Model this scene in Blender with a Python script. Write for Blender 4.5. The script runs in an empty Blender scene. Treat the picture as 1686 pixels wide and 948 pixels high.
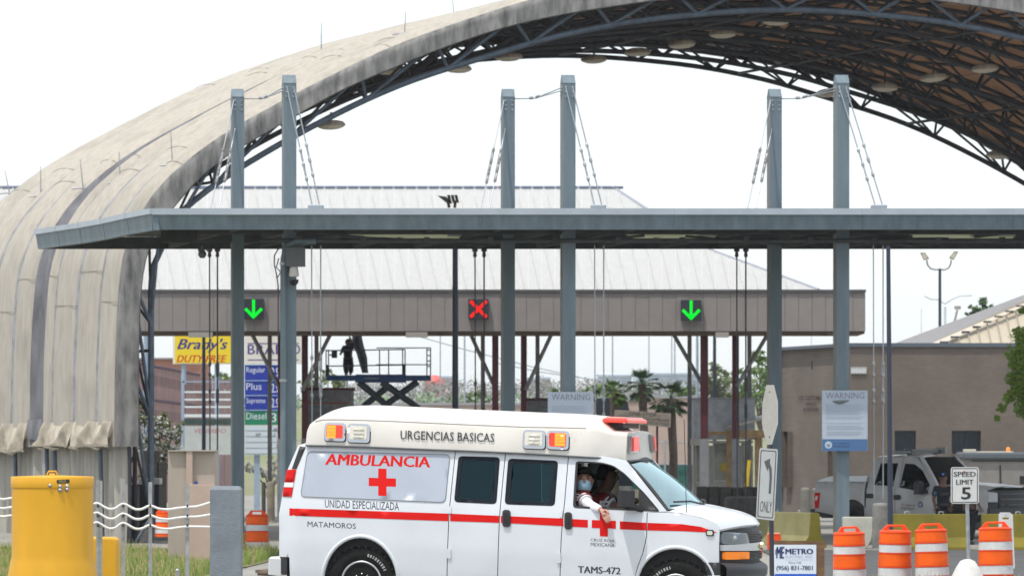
import bpy, math, random
from mathutils import Vector as V3, Matrix
from mathutils.geometry import delaunay_2d_cdt
from mathutils import noise as mnoise
random.seed(11)
scene = bpy.context.scene
COL = scene.collection
# ------------------------------------------------------------------ camera
FPX, HOR, CAMZ = 8000.0, 745.0, 2.3          # focal length in photo pixels, eye-level row, eye height
cam_d = bpy.data.cameras.new('camera'); cam = bpy.data.objects.new('camera', cam_d); COL.objects.link(cam)
cam.location = (0, 0, CAMZ); cam.rotation_euler = (math.radians(90), 0, 0)
cam_d.sensor_width = 36; cam_d.lens = 36*FPX/1686
cam_d.shift_y = (HOR-474)/1686; cam_d.clip_start = 1; cam_d.clip_end = 5000
cam_d.dof.use_dof = True; cam_d.dof.focus_distance = 53; cam_d.dof.aperture_fstop = 7.5
scene.camera = cam
# ------------------------------------------------------------------ sky and sun
SUN = V3((-0.22, -0.27, 0.94)).normalized()   # towards the sun: very high, on the camera's side and a little left
w = bpy.data.worlds.new('World'); scene.world = w; w.use_nodes = True
nt = w.node_tree; bg = nt.nodes['Background']
sky = nt.nodes.new('ShaderNodeTexSky'); sky.sky_type = 'NISHITA'; sky.sun_disc = False
sky.sun_elevation = math.asin(SUN.z); sky.sun_rotation = math.atan2(SUN.x, SUN.y)
sky.air_density = 1.0; sky.dust_density = 2.0; sky.ozone_density = 1.0
veil = nt.nodes.new('ShaderNodeMix'); veil.data_type = 'RGBA'; veil.inputs[0].default_value = .62   # thin bright overcast over the whole sky
veil.inputs[7].default_value = (8.3, 8.7, 8.9, 1); nt.links.new(sky.outputs[0], veil.inputs[6])
nt.links.new(veil.outputs[2], bg.inputs[0]); bg.inputs[1].default_value = 0.15
sd = bpy.data.lights.new('sun', 'SUN'); so = bpy.data.objects.new('sun', sd); COL.objects.link(so)
sd.energy = 3.0; sd.angle = math.radians(0.6); sd.color = (1.0, 0.95, 0.87)
so.rotation_euler = (-SUN).to_track_quat('-Z', 'Y').to_euler(); so.location = (0, 0, 60)
scene.view_settings.view_transform = 'Standard'; scene.view_settings.look = 'None'
scene.view_settings.exposure = 0.15; scene.view_settings.gamma = 1
scene.cycles.max_bounces = 8; scene.cycles.transparent_max_bounces = 12
# ------------------------------------------------------------------ helpers
def P(x, y, Y): return V3(((x-843)*Y/FPX, Y, CAMZ+(HOR-y)*Y/FPX))     # photo pixel at distance Y -> place in the world
def S(s): return FPX/s
MATS = {}
def mat(name, col, rough=0.6, metal=0.0, var=0.0, scale=3.0, bump=0.0, bscale=40.0, col2=None, stretch=(1,1,1), emit=None, estr=1.0, spec=None, coat=0.0, world=False, thr=None, wear=None):
    if name in MATS: return MATS[name]
    m = bpy.data.materials.new(name); m.use_nodes = True; N = m.node_tree.nodes; L = m.node_tree.links
    b = N['Principled BSDF']; c4 = (*col, 1)
    b.inputs['Base Color'].default_value = c4; b.inputs['Roughness'].default_value = rough; b.inputs['Metallic'].default_value = metal
    if spec is not None: b.inputs['Specular IOR Level'].default_value = spec
    if coat: b.inputs['Coat Weight'].default_value = coat; b.inputs['Coat Roughness'].default_value = 0.06
    m.diffuse_color = c4
    if emit: b.inputs['Emission Color'].default_value = (*emit, 1); b.inputs['Emission Strength'].default_value = estr
    tc = N.new('ShaderNodeTexCoord'); mp = N.new('ShaderNodeMapping'); mp.inputs['Scale'].default_value = stretch
    if world:
        g = N.new('ShaderNodeNewGeometry'); L.new(g.outputs['Position'], mp.inputs[0])
    else: L.new(tc.outputs['Object'], mp.inputs[0])
    if var or col2:
        no = N.new('ShaderNodeTexNoise'); no.inputs['Scale'].default_value = scale; no.inputs['Detail'].default_value = 7; no.inputs['Roughness'].default_value = 0.62
        L.new(mp.outputs[0], no.inputs[0])
        cr = N.new('ShaderNodeValToRGB'); L.new(no.outputs[0], cr.inputs[0]); L.new(cr.outputs[0], b.inputs['Base Color'])
        lo = col2 if col2 else tuple(max(0, c*(1-var)) for c in col)
        hi = col if col2 else tuple(min(1, c*(1+var*.6)) for c in col)
        t = thr or (0.36, 0.64)
        cr.color_ramp.elements[0].position = t[0]; cr.color_ramp.elements[1].position = t[1]
        cr.color_ramp.elements[0].color = (*lo, 1); cr.color_ramp.elements[1].color = (*hi, 1)
    if wear:       # patches of wear: (colour, where the noise starts and is full, scale, stretch)
        wc, w0, w1, wsc, wst = wear; m3 = N.new('ShaderNodeMapping'); m3.inputs['Scale'].default_value = wst; m3.inputs['Location'].default_value = (3.1, 7.7, 1.3)
        L.new(tc.outputs['Object'], m3.inputs[0]); n3 = N.new('ShaderNodeTexNoise'); n3.inputs['Scale'].default_value = wsc; n3.inputs['Detail'].default_value = 9; n3.inputs['Roughness'].default_value = .7; L.new(m3.outputs[0], n3.inputs[0])
        r3 = N.new('ShaderNodeMapRange'); r3.inputs[1].default_value = w0; r3.inputs[2].default_value = w1; L.new(n3.outputs[0], r3.inputs[0])
        x3 = N.new('ShaderNodeMix'); x3.data_type = 'RGBA'; L.new(r3.outputs[0], x3.inputs[0]); x3.inputs[6].default_value = c4; x3.inputs[7].default_value = (*wc, 1)
        if b.inputs['Base Color'].links: L.new(b.inputs['Base Color'].links[0].from_socket, x3.inputs[6])
        L.new(x3.outputs[2], b.inputs['Base Color'])
    if bump:
        n2 = N.new('ShaderNodeTexNoise'); n2.inputs['Scale'].default_value = bscale; n2.inputs['Detail'].default_value = 4
        L.new(mp.outputs[0], n2.inputs[0]); bp = N.new('ShaderNodeBump'); bp.inputs['Strength'].default_value = bump; bp.inputs['Distance'].default_value = 0.02
        L.new(n2.outputs[0], bp.inputs['Height']); L.new(bp.outputs[0], b.inputs['Normal'])
    MATS[name] = m; return m
def glass(name, tint, refl=0.12, rough=0.02, gcol=(.95, 1, 1)):
    if name in MATS: return MATS[name]
    m = bpy.data.materials.new(name); m.use_nodes = True; N = m.node_tree.nodes; L = m.node_tree.links
    N.remove(N['Principled BSDF']); out = N['Material Output']
    t = N.new('ShaderNodeBsdfTransparent'); t.inputs[0].default_value = (*tint, 1)
    g = N.new('ShaderNodeBsdfGlossy'); g.inputs['Roughness'].default_value = rough; g.inputs[0].default_value = (*gcol, 1)
    lw = N.new('ShaderNodeFresnel'); lw.inputs[0].default_value = 1.5
    ad = N.new('ShaderNodeMath'); ad.operation = 'ADD'; ad.inputs[1].default_value = refl; ad.use_clamp = True; L.new(lw.outputs[0], ad.inputs[0])
    mx = N.new('ShaderNodeMixShader'); L.new(ad.outputs[0], mx.inputs[0]); L.new(t.outputs[0], mx.inputs[1]); L.new(g.outputs[0], mx.inputs[2])
    L.new(mx.outputs[0], out.inputs[0]); m.diffuse_color = (*tint, .4); MATS[name] = m; return m

class MB:
    def __init__(s): s.v = []; s.f = []; s.m = []; s.sm = []; s.mi = 0
    def add(s, vs, fs, smooth=False):
        o = len(s.v); s.v += [V3(q) for q in vs]
        for f in fs: s.f.append([o+i for i in f]); s.m.append(s.mi); s.sm.append(smooth)
        return s
    def box(s, x0, y0, z0, x1, y1, z1, M=None):
        if x0 > x1: x0, x1 = x1, x0
        if y0 > y1: y0, y1 = y1, y0
        if z0 > z1: z0, z1 = z1, z0
        vs = [V3(q) for q in ((x0,y0,z0),(x1,y0,z0),(x1,y1,z0),(x0,y1,z0),(x0,y0,z1),(x1,y0,z1),(x1,y1,z1),(x0,y1,z1))]
        if M: vs = [M @ q for q in vs]
        return s.add(vs, [(0,3,2,1),(4,5,6,7),(0,1,5,4),(1,2,6,5),(2,3,7,6),(3,0,4,7)])
    def cbox(s, c, d, rz=0, bev=0):
        M = Matrix.Translation(V3(c)) @ Matrix.Rotation(rz, 4, 'Z')
        x, y, z = d[0]/2, d[1]/2, d[2]/2
        if not bev: return s.box(-x, -y, -z, x, y, z, M)
        b = bev; pl = [(-x+b,-y),(x-b,-y),(x,-y+b),(x,y-b),(x-b,y),(-x+b,y),(-x,y-b),(-x,-y+b)]
        q = [(px*(1-b/x), py*(1-b/y)) for px, py in pl]
        rings = [[(px,py,-z) for px,py in pl], [(px,py,z-b) for px,py in pl], [(px,py,z) for px,py in q]]
        vs = [M @ V3(p) for r in rings for p in r]; fs = [tuple(range(7,-1,-1)), tuple(range(16,24))]
        for k in range(2):
            for i in range(8): j = (i+1) % 8; fs.append((k*8+i, k*8+j, k*8+8+j, k*8+8+i))
        return s.add(vs, fs)
    def tube(s, a, b, r, n=8, r2=None, caps=True):
        a, b = V3(a), V3(b); d = b-a
        if d.length < 1e-6: return s
        q = d.to_track_quat('Z', 'Y'); r2 = r if r2 is None else r2; vs = []
        for c, rr in ((a, r), (b, r2)):
            for i in range(n): t = 2*math.pi*i/n; vs.append(c + q @ V3((rr*math.cos(t), rr*math.sin(t), 0)))
        s.add(vs, [(i, (i+1) % n, n+(i+1) % n, n+i) for i in range(n)], n > 5)
        if caps: s.add(vs, [tuple(range(n-1, -1, -1)), tuple(range(n, 2*n))])
        return s
    def path(s, pts, r, n=6, caps=True, radii=None):
        pts = [V3(p) for p in pts]; vs = []; K = len(pts); up = None
        for k, p in enumerate(pts):
            d = (pts[min(k+1, K-1)]-pts[max(k-1, 0)]).normalized()
            if up is None: up = V3((0,0,1)) if abs(d.z) < .9 else V3((1,0,0))
            a = d.cross(up)
            if a.length < 1e-4: a = d.orthogonal()
            a.normalize(); b = a.cross(d).normalized(); up = b; rr = radii[k] if radii else r
            for i in range(n): t = 2*math.pi*i/n; vs.append(p + a*(rr*math.cos(t)) + b*(rr*math.sin(t)))
        fs = [(k*n+i, k*n+(i+1) % n, (k+1)*n+(i+1) % n, (k+1)*n+i) for k in range(K-1) for i in range(n)]
        s.add(vs, fs, True)
        if caps: s.add(vs, [tuple(range(n-1, -1, -1)), tuple(range((K-1)*n, K*n))])
        return s
    def lathe(s, prof, c=(0,0,0), n=24, M=None, smooth=True):
        vs = []; c = V3(c)
        for r, z in prof:
            for i in range(n): t = 2*math.pi*i/n; vs.append(V3((r*math.cos(t), r*math.sin(t), z)))
        vs = [(M @ v if M else v)+c for v in vs]; K = len(prof)
        s.add(vs, [(k*n+i, k*n+(i+1) % n, (k+1)*n+(i+1) % n, (k+1)*n+i) for k in range(K-1) for i in range(n)], smooth)
        if prof[0][0] > 1e-5: s.add(vs[:n], [tuple(range(n-1, -1, -1))])
        if prof[-1][0] > 1e-5: s.add(vs[-n:], [tuple(range(n))])
        return s
    def prism(s, poly, fn):                      # poly of (u, v); fn(u, v, w) with w = 0 or 1
        n = len(poly); vs = [fn(u, v, 0) for u, v in poly]+[fn(u, v, 1) for u, v in poly]
        return s.add(vs, [tuple(range(n)), tuple(range(2*n-1, n-1, -1))]+[(i, n+i, n+(i+1) % n, (i+1) % n) for i in range(n)])
    def grid(s, nu, nv, fn, smooth=True):
        vs = [fn(i/nu, j/nv) for i in range(nu+1) for j in range(nv+1)]
        return s.add(vs, [(i*(nv+1)+j, (i+1)*(nv+1)+j, (i+1)*(nv+1)+j+1, i*(nv+1)+j+1) for i in range(nu) for j in range(nv)], smooth)
    def ball(s, c, r, n=10, sq=(1,1,1)):
        c = V3(c); K = max(4, n//2); prof = [(r*math.sin(math.pi*k/K), -r*math.cos(math.pi*k/K)) for k in range(K+1)]
        M = Matrix.Diagonal((*sq, 1)); return s.lathe([(max(a, 1e-5), b) for a, b in prof], c, n, M)
    def build(s, name, mats, parent=None, world=True, bevel=0):
        if not isinstance(mats, (list, tuple)): mats = [mats]
        me = bpy.data.meshes.new(name); off = V3()
        if parent is not None and world:
            p = parent
            while p is not None: off = off + p.location; p = p.parent
        me.from_pydata([tuple(v-off) for v in s.v], [], s.f); 
        for m in mats: me.materials.append(m)
        me.polygons.foreach_set('material_index', s.m); me.polygons.foreach_set('use_smooth', s.sm); me.update()
        o = bpy.data.objects.new(name, me); COL.objects.link(o)
        if parent is not None: o.parent = parent
        if bevel:
            b = o.modifiers.new('bevel', 'BEVEL'); b.width = bevel; b.segments = 2; b.limit_method = 'ANGLE'; b.angle_limit = 0.7
        return o
def tag(o, label=None, cat=None, group=None, kind=None):
    if label: o['label'] = label
    if cat: o['category'] = cat
    if group: o['group'] = group
    if kind: o['kind'] = kind
    return o
def thing(name, label, cat, loc=(0,0,0), group=None):
    o = bpy.data.objects.new(name, None); COL.objects.link(o); o.location = loc; o.empty_display_size = .2
    return tag(o, label, cat, group)
def lab(o, s): o['label'] = s; return o
def copy_tree(o, parent=None):
    c = o.copy(); COL.objects.link(c)
    if parent is not None: c.parent = parent
    for ch in list(o.children): copy_tree(ch, c)
    return c
def inside(p, poly):
    x, y = p; c = False; n = len(poly); j = n-1
    for i in range(n):
        xi, yi = poly[i]; xj, yj = poly[j]
        if (yi > y) != (yj > y) and x < (xj-xi)*(y-yi)/(yj-yi)+xi: c = not c
        j = i
    return c
def resample(poly, step, closed=True):
    out = []; n = len(poly)
    for i in range(n if closed else n-1):
        a = V3((*poly[i], 0)); b = V3((*poly[(i+1) % n], 0)); k = max(1, int(math.ceil((b-a).length/step)))
        for t in range(k): q = a.lerp(b, t/k); out.append((q.x, q.y))
    if not closed: out.append(tuple(poly[-1]))
    return out
def panel(mb, poly, fn, holes=(), step=.12, thick=.0, both=False):
    """sheet over a 2-D outline with holes, laid on the surface fn(u, v, depth); its edges turn in by thick"""
    loops = [resample(poly, step)]+[resample(h, step) for h in holes]; pts = []; edges = []
    for lp in loops:
        o = len(pts); pts += lp; edges += [(o+i, o+(i+1) % len(lp)) for i in range(len(lp))]
    xs = [p[0] for p in poly]; ys = [p[1] for p in poly]; nb = len(pts)
    i0 = math.floor(min(xs)/step); i1 = math.ceil(max(xs)/step); j0 = math.floor(min(ys)/step); j1 = math.ceil(max(ys)/step)
    for i in range(i0, i1+1):
        for j in range(j0, j1+1):
            q = (i*step+.003, j*step+.002)
            if inside(q, poly) and not any(inside(q, h) for h in holes):
                if all((q[0]-p[0])**2+(q[1]-p[1])**2 > (step*.35)**2 for p in pts[:nb]): pts.append(q)
    r = delaunay_2d_cdt([V3(p).to_2d() if len(p) == 3 else V3((p[0], p[1], 0)).to_2d() for p in pts], edges, [], 0, 1e-6)
    vs, fs = r[0], []
    for f in r[2]:
        c = (sum(vs[i].x for i in f)/len(f), sum(vs[i].y for i in f)/len(f))
        if inside(c, poly) and not any(inside(c, h) for h in holes): fs.append(list(f))
    mb.add([fn(p.x, p.y, 0) for p in vs], fs, True)
    if both: mb.add([fn(p.x, p.y, -thick) for p in vs], [f[::-1] for f in fs], True)
    if thick:
        for lp in loops:
            n = len(lp); mb.add([fn(*p, 0) for p in lp]+[fn(*p, -thick) for p in lp], [(i, (i+1) % n, n+(i+1) % n, n+i) for i in range(n)])
    return mb
def rrect(x0, y0, x1, y1, r, n=4, sk=0.0):
    out = []
    for cx, cy, a0 in ((x1-r, y0+r, -90), (x1-r, y1-r, 0), (x0+r, y1-r, 90), (x0+r, y0+r, 180)):
        for k in range(n+1):
            a = math.radians(a0+90*k/n); out.append((cx+r*math.cos(a), cy+r*math.sin(a)))
    return out
def rpoly(poly, r, n=4):
    """round the corners of a polygon"""
    out = []; N = len(poly)
    for i in range(N):
        p = V3((*poly[i], 0)); a = V3((*poly[i-1], 0)); b = V3((*poly[(i+1) % N], 0))
        u = (a-p); v = (b-p); rr = min(r, u.length*.45, v.length*.45); u = p+u.normalized()*rr; v = p+v.normalized()*rr
        for k in range(n+1):
            t = k/n; q = u*(1-t)**2+p*2*t*(1-t)+v*t*t; out.append((q.x, q.y))
    return out
_TX = {}
def text2d(s, shear=0.0, weight=0.0, res=2):
    key = (s, shear, weight)
    if key in _TX: return _TX[key]
    c = bpy.data.curves.new('t', 'FONT'); c.body = s; c.shear = shear; c.offset = weight; c.resolution_u = res; c.fill_mode = 'FRONT'; c.align_x = 'LEFT'
    o = bpy.data.objects.new('t', c); COL.objects.link(o); bpy.context.view_layer.update()
    dg = bpy.context.evaluated_depsgraph_get(); me = bpy.data.meshes.new_from_object(o.evaluated_get(dg))
    vs = [(v.co.x, v.co.y) for v in me.vertices]; fs = [tuple(p.vertices) for p in me.polygons]
    bpy.data.objects.remove(o); bpy.data.curves.remove(c); bpy.data.meshes.remove(me)
    x0 = min(v[0] for v in vs); x1 = max(v[0] for v in vs); y0 = min(v[1] for v in vs); y1 = max(v[1] for v in vs)
    _TX[key] = ([((a-x0)/(x1-x0), (b-y0)/(y1-y0)) for a, b in vs], fs); return _TX[key]
def text(mb, s, fn, shear=0.0, weight=0.0):
    """flat lettering; fn maps the unit box (left-bottom 0,0 to right-top 1,1) into the world"""
    vs, fs = text2d(s, shear, weight); return mb.add([fn(a, b) for a, b in vs], fs)
def onface(x0, y0, x1, y1, Y, eps=0.0):   # a frontal face between two photo pixels (y0 top, y1 bottom) at distance Y
    a = P(x0, y1, Y-eps); b = P(x1, y0, Y-eps)
    return lambda u, v: V3((a.x+(b.x-a.x)*u, Y-eps, a.z+(b.z-a.z)*v))
def fbox(mb, x0, y0, x1, y1, Y, d):       # frontal box: its face between two photo pixels at distance Y, d deep
    a = P(x0, y1, Y); b = P(x1, y0, Y); return mb.box(a.x, Y, a.z, b.x, Y+d, b.z)
def sm01(t): t = max(0.0, min(1.0, t)); return t*t*(3-2*t)
def interp(pts, x):
    if x <= pts[0][0]: return pts[0][1]
    for (a, b), (c, d) in zip(pts, pts[1:]):
        if x <= c: return b+(d-b)*(x-a)/(c-a)
    return pts[-1][1]
# ------------------------------------------------------------------ van placement (needed by the ground under it)
YAW, PITCH = math.radians(12), math.radians(2.05)
VANR = Matrix.Rotation(-YAW, 3, 'Z') @ Matrix.Rotation(PITCH, 3, 'Y')
VAN0 = P(595, 1016, 51.28) - VANR @ V3((0, -1.0, 0))
def zvan(X, Y):
    n = VANR @ V3((0, 0, 1)); return VAN0.z - (n.x*(X-VAN0.x)+n.y*(Y-VAN0.y))/n.z
def zg(X, Y):
    """height of the ground"""
    mid = 0.0
    if Y > 88: mid = sm01((Y-88)/28)*(-.22 if X < -3 else .10+.12*sm01((Y-112)/8) if X > 3 else (-.22+.32*(X+3)/6))
    if Y > 126: mid = mid*(1-sm01((Y-126)/30))
    v = zvan(max(-4.5, min(5.5, X)), max(46, min(56, Y)))
    k = sm01((Y-57)/22); return v*(1-k)+mid*k
# ------------------------------------------------------------------ ground
M_conc_road = mat('road_concrete', (.26,.25,.225), .9, var=.16, scale=.7, bump=.3, bscale=30, world=True)
M_grass_gnd = mat('grass_soil', (.13,.15,.05), .95, col2=(.20,.17,.09), scale=.8, bump=.8, bscale=8, world=True)
def sheet(name, x0, x1, y0, y1, nx, ny, m, dz=0.0, kind='structure', ys=None):
    mb = MB(); mb.grid(nx, ny, lambda u, v: (lambda X, Y: V3((X, Y, zg(X, Y)+dz)))(x0+(x1-x0)*u, y0+(y1-y0)*v))
    o = mb.build(name, m); tag(o, kind=kind); return o
mb = MB(); xs = [-2500,-600,-150,-60]+[-40+2*i for i in range(41)]+[60,150,600,2500]; ys = [-60,0,20,35]+[40+1.5*i for i in range(90)]+[190,230,320,600,1500,4000]
mb.add([V3((x, y, zg(x, y))) for x in xs for y in ys], [(i*len(ys)+j, (i+1)*len(ys)+j, (i+1)*len(ys)+j+1, i*len(ys)+j+1) for i in range(len(xs)-1) for j in range(len(ys)-1)], True)
tag(mb.build('ground', M_conc_road), 'pale concrete ground under the crossing', kind='structure')
sheet('grass_verge', -16, -5.6, 62, 128, 12, 60, M_grass_gnd, .02)
mb = MB()
mb.grid(10, 30, lambda u, v: (lambda X, Y: V3((X, Y, zg(X, Y)+.02)))(5.6+20*u, 60+50*v))
tag(mb.build('road', mat('road_asphalt', (.075,.075,.075), .9, var=.25, scale=1.2, bump=.4, bscale=50, world=True)), kind='structure')

def grass_blades(name, label, x0, x1, y0, y1, n, h, tan=.3, seed=1, dens=None):
    r = random.Random(seed); mb = MB()
    for _ in range(n):
        X = r.uniform(x0, x1); Y = r.uniform(y0, y1)
        if dens and r.random() > dens(X, Y): continue
        z = zg(X, Y); k = mnoise.noise(V3((X*.8, Y*.25, seed)))
        hh = h*r.uniform(.4, 1.1)*(1+.7*k); a = r.uniform(0, 6.28); wd = r.uniform(.006, .013); ln = r.uniform(-.35, .35)*hh; l2 = r.uniform(-.2, .2)*hh
        c, s_ = math.cos(a)*wd, math.sin(a)*wd; mb.mi = 0 if r.random() > tan else 1
        p1 = V3((X+ln*.35, Y+l2*.3, z+hh*.6)); p2 = V3((X+ln, Y+l2, z+hh))
        mb.add([(X-c, Y-s_, z-.03), (X+c, Y+s_, z-.03), (p1.x+c*.8, p1.y+s_*.8, p1.z), (p1.x-c*.8, p1.y-s_*.8, p1.z), p2], [(0,1,2,3), (3,2,4)])
        if mb.mi == 1 and r.random() < .35:
            mb.mi = 1; q = p2+V3((ln*.15, 0, .06)); mb.add([p2+V3((0,0,-.02)), p2+V3((.007,0,.02)), q, p2+V3((-.007,0,.02))], [(0,1,2,3)])
    mb.mi = 0
    o = mb.build(name, [mat('grass_green', (.20,.30,.05), .7, var=.35, scale=2, world=True), mat('grass_straw', (.46,.36,.18), .8, var=.3, scale=3, world=True)])
    return tag(o, label, 'grass', kind='stuff')
grass_blades('grass', 'green grass with straw seed heads growing round the yellow housings', -15, -5.7, 78, 120, 60000, .30, .24, 3)
grass_blades('weeds', 'dry weeds tufted at the foot of the wooden sign board', 5.2, 10.4, 79, 82.5, 1500, .22, .7, 5, lambda X, Y: .35+.6*mnoise.noise(V3((X*2, Y, 0))))
# ------------------------------------------------------------------ fabric vault over the inspection lanes
AX = 1310.0
def crom(pts, n):
    out = []; K = len(pts)
    d = [0]
    for a, b in zip(pts, pts[1:]): d.append(d[-1]+math.hypot(b[0]-a[0], b[1]-a[1]))
    for i in range(n+1):
        s_ = d[-1]*i/n; j = max(k for k in range(K-1) if d[k] <= s_+1e-9); t = (s_-d[j])/(d[j+1]-d[j])
        p0, p1, p2, p3 = pts[max(j-1, 0)], pts[j], pts[j+1], pts[min(j+2, K-1)]
        out.append(tuple(.5*((2*p1[q])+(-p0[q]+p2[q])*t+(2*p0[q]-5*p1[q]+4*p2[q]-p3[q])*t*t+(-p0[q]+3*p1[q]-3*p2[q]+p3[q])*t**3) for q in (0, 1)))
    return out
def mirror(p): return p+[(2*AX-x, y) for x, y in p[::-1][1:]]
OUT = mirror([(188,735),(189,600),(195,480),(203,420),(217,380),(240,337),(270,299),(300,271),(330,247),(380,213),(470,163),(540,127),(620,88),(700,56),(800,22),(880,-2),(1000,-30),(1150,-50),(1310,-57)])
RIM = mirror([(228,735),(228,600),(232,480),(243,415),(262,375),(285,342),(330,292),(380,253),(465,203),(560,150),(640,115),(740,75),(860,38),(1000,12),(1150,-6),(1310,-12)])
CH = mirror([(260,905),(260,575),(261,456),(275,412),(295,372),(319,339),(403,277),(540,199),(676,136),(830,86),(948,53),(1100,27),(1310,13)])
VY0, VDY, VDX = 133.33, 16.64, -6.55
def VT(x): k = (x+2304)/2492.0; return (VY0/k-VY0)/VDY        # where along the vault the wall foot shows at this photo column
def VQ(p, t, off=0.0, nrm=(0, 0)): return V3(((p[0]-843)/60+VDX*t+nrm[0]*off, VY0+VDY*t, CAMZ+(HOR-p[1])/60+nrm[1]*off))
def normals(pr):
    out = []
    for i in range(len(pr)):
        a = pr[max(i-1, 0)]; b = pr[min(i+1, len(pr)-1)]; dx, dz = b[0]-a[0], -(b[1]-a[1]); l = math.hypot(dx, dz); out.append((-dz/l, dx/l))
    return out
NP = 120
pout = crom(OUT, NP); nout = normals(pout); prim = crom(RIM, NP); pch = crom(CH, NP); nch = normals(pch)
def fabric_mat(name, c1, c2, c3, under):
    m = bpy.data.materials.new(name); m.use_nodes = True; N = m.node_tree.nodes; L = m.node_tree.links; b = N['Principled BSDF']
    b.inputs['Roughness'].default_value = .85
    tc = N.new('ShaderNodeTexCoord'); mp = N.new('ShaderNodeMapping'); mp.inputs['Scale'].default_value = (2.2, 2.2, .35); L.new(tc.outputs['Object'], mp.inputs[0])
    n1 = N.new('ShaderNodeTexNoise'); n1.inputs['Scale'].default_value = 2.5; n1.inputs['Detail'].default_value = 8; n1.inputs['Roughness'].default_value = .7; L.new(mp.outputs[0], n1.inputs[0])
    n2 = N.new('ShaderNodeTexNoise'); n2.inputs['Scale'].default_value = .6; n2.inputs['Detail'].default_value = 6; L.new(tc.outputs['Object'], n2.inputs[0])
    r1 = N.new('ShaderNodeValToRGB'); r1.color_ramp.elements[0].position = .35; r1.color_ramp.elements[1].position = .62
    r1.color_ramp.elements[0].color = (*c2, 1); r1.color_ramp.elements[1].color = (*c1, 1); L.new(n1.outputs[0], r1.inputs[0])
    r2 = N.new('ShaderNodeValToRGB'); r2.color_ramp.elements[0].position = .52; r2.color_ramp.elements[1].position = .8; L.new(n2.outputs[0], r2.inputs[0])
    mx = N.new('ShaderNodeMix'); mx.data_type = 'RGBA'; L.new(r2.outputs[0], mx.inputs[0]); L.new(r1.outputs[0], mx.inputs[6]); mx.inputs[7].default_value = (*c3, 1)
    L.new(mx.outputs[2], b.inputs['Base Color'])
    bp = N.new('ShaderNodeBump'); bp.inputs['Strength'].default_value = .35; bp.inputs['Distance'].default_value = .06; L.new(n1.outputs[0], bp.inputs['Height']); L.new(bp.outputs[0], b.inputs['Normal'])
    MATS[name] = m; return m
M_fab = fabric_mat('weathered_fabric', (.43,.395,.34), (.34,.31,.265), (.265,.245,.21), None)
M_joint = mat('joint_fabric', (.15,.15,.165), .8, var=.35, scale=3, stretch=(1,1,.3))
M_val = mat('valance_fabric', (.235,.232,.225), .9, col2=(.085,.085,.085), scale=1.6, stretch=(2.6,2.6,.55), thr=(.34,.60), bump=.3, bscale=6)
M_under = mat('vault_lining', (.58,.33,.19), .95, col2=(.40,.22,.13), scale=1.2)
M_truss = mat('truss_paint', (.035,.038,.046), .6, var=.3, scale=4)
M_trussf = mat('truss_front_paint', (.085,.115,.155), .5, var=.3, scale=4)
vault = thing('fabric_vault', 'huge weathered beige fabric vault on lattice arches spanning the lanes', 'canopy', VQ((AX, 905), .5))
bx = [188, 162, 124, 87, 74, 49, 22, -15, -51, -87]
ts = [VT(x) for x in bx]
def bulge_panel(name, t0, t1, m, depth, nseg=8, flat=False):
    mb = MB(); r = random.Random(int(t0*1000))
    def fn(u, v):
        i = u*NP; j = min(int(i), NP-1); f = i-j; p = tuple(pout[j][q]*(1-f)+pout[j+1][q]*f for q in (0, 1)); nr = tuple(nout[j][q]*(1-f)+nout[j+1][q]*f for q in (0, 1))
        s_ = 4*v*(1-v); off = depth*s_**.8 + (.02*mnoise.noise(V3((u*60, v*3, t0*9))) if depth > 0 else 0)
        if not flat and v < .16: off -= .035
        return VQ(p, t0+(t1-t0)*v, off, nr)
    mb.grid(NP*2, nseg, fn); o = mb.build(name, m, vault); return o
for a, b in zip(range(len(bx)-1), range(1, len(bx))):
    if a == 4: bulge_panel('joint_strip', ts[a], ts[b], M_joint, -.28, 8, True)
    else: bulge_panel('fabric_panel', ts[a], ts[b], M_fab, .13)
# dark ribs welded between the bays
for a in (1, 2, 3, 6, 7):
    mb = MB(); mb.grid(NP, 2, lambda u, v: VQ(pout[int(round(u*NP))], ts[a]-.008+.028*v, .018, nout[int(round(u*NP))])); mb.build('rib_strip', mat('rib_fabric', (.27,.27,.28), .8, var=.3, scale=3), vault)
# seams across the bays: short sewn creases
M_seam = mat('seam_thread', (.30,.27,.22), .9)
for a in range(len(bx)-1):
    if a == 4: continue
    for i in (9, 19, 34):
        pts = []
        for q in range(9):
            v = q/8; s_ = 4*v*(1-v); j = i+(2 if a % 2 else 0); pts.append(VQ(pout[j], ts[a]+(ts[a+1]-ts[a])*v, .13*s_**.8+.012, nout[j])+V3((0, 0, .05*(v-.5))))
        mb = MB(); mb.path(pts, .008, 4); mb.build('sewn_seam', M_seam, vault)
# lining: the same fabric seen from inside
mb = MB(); mb.grid(NP, 16, lambda u, v: VQ(pout[int(round(u*NP))], .01+.98*v, -.30, nout[int(round(u*NP))])); mb.build('lining', M_under, vault)
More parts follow.
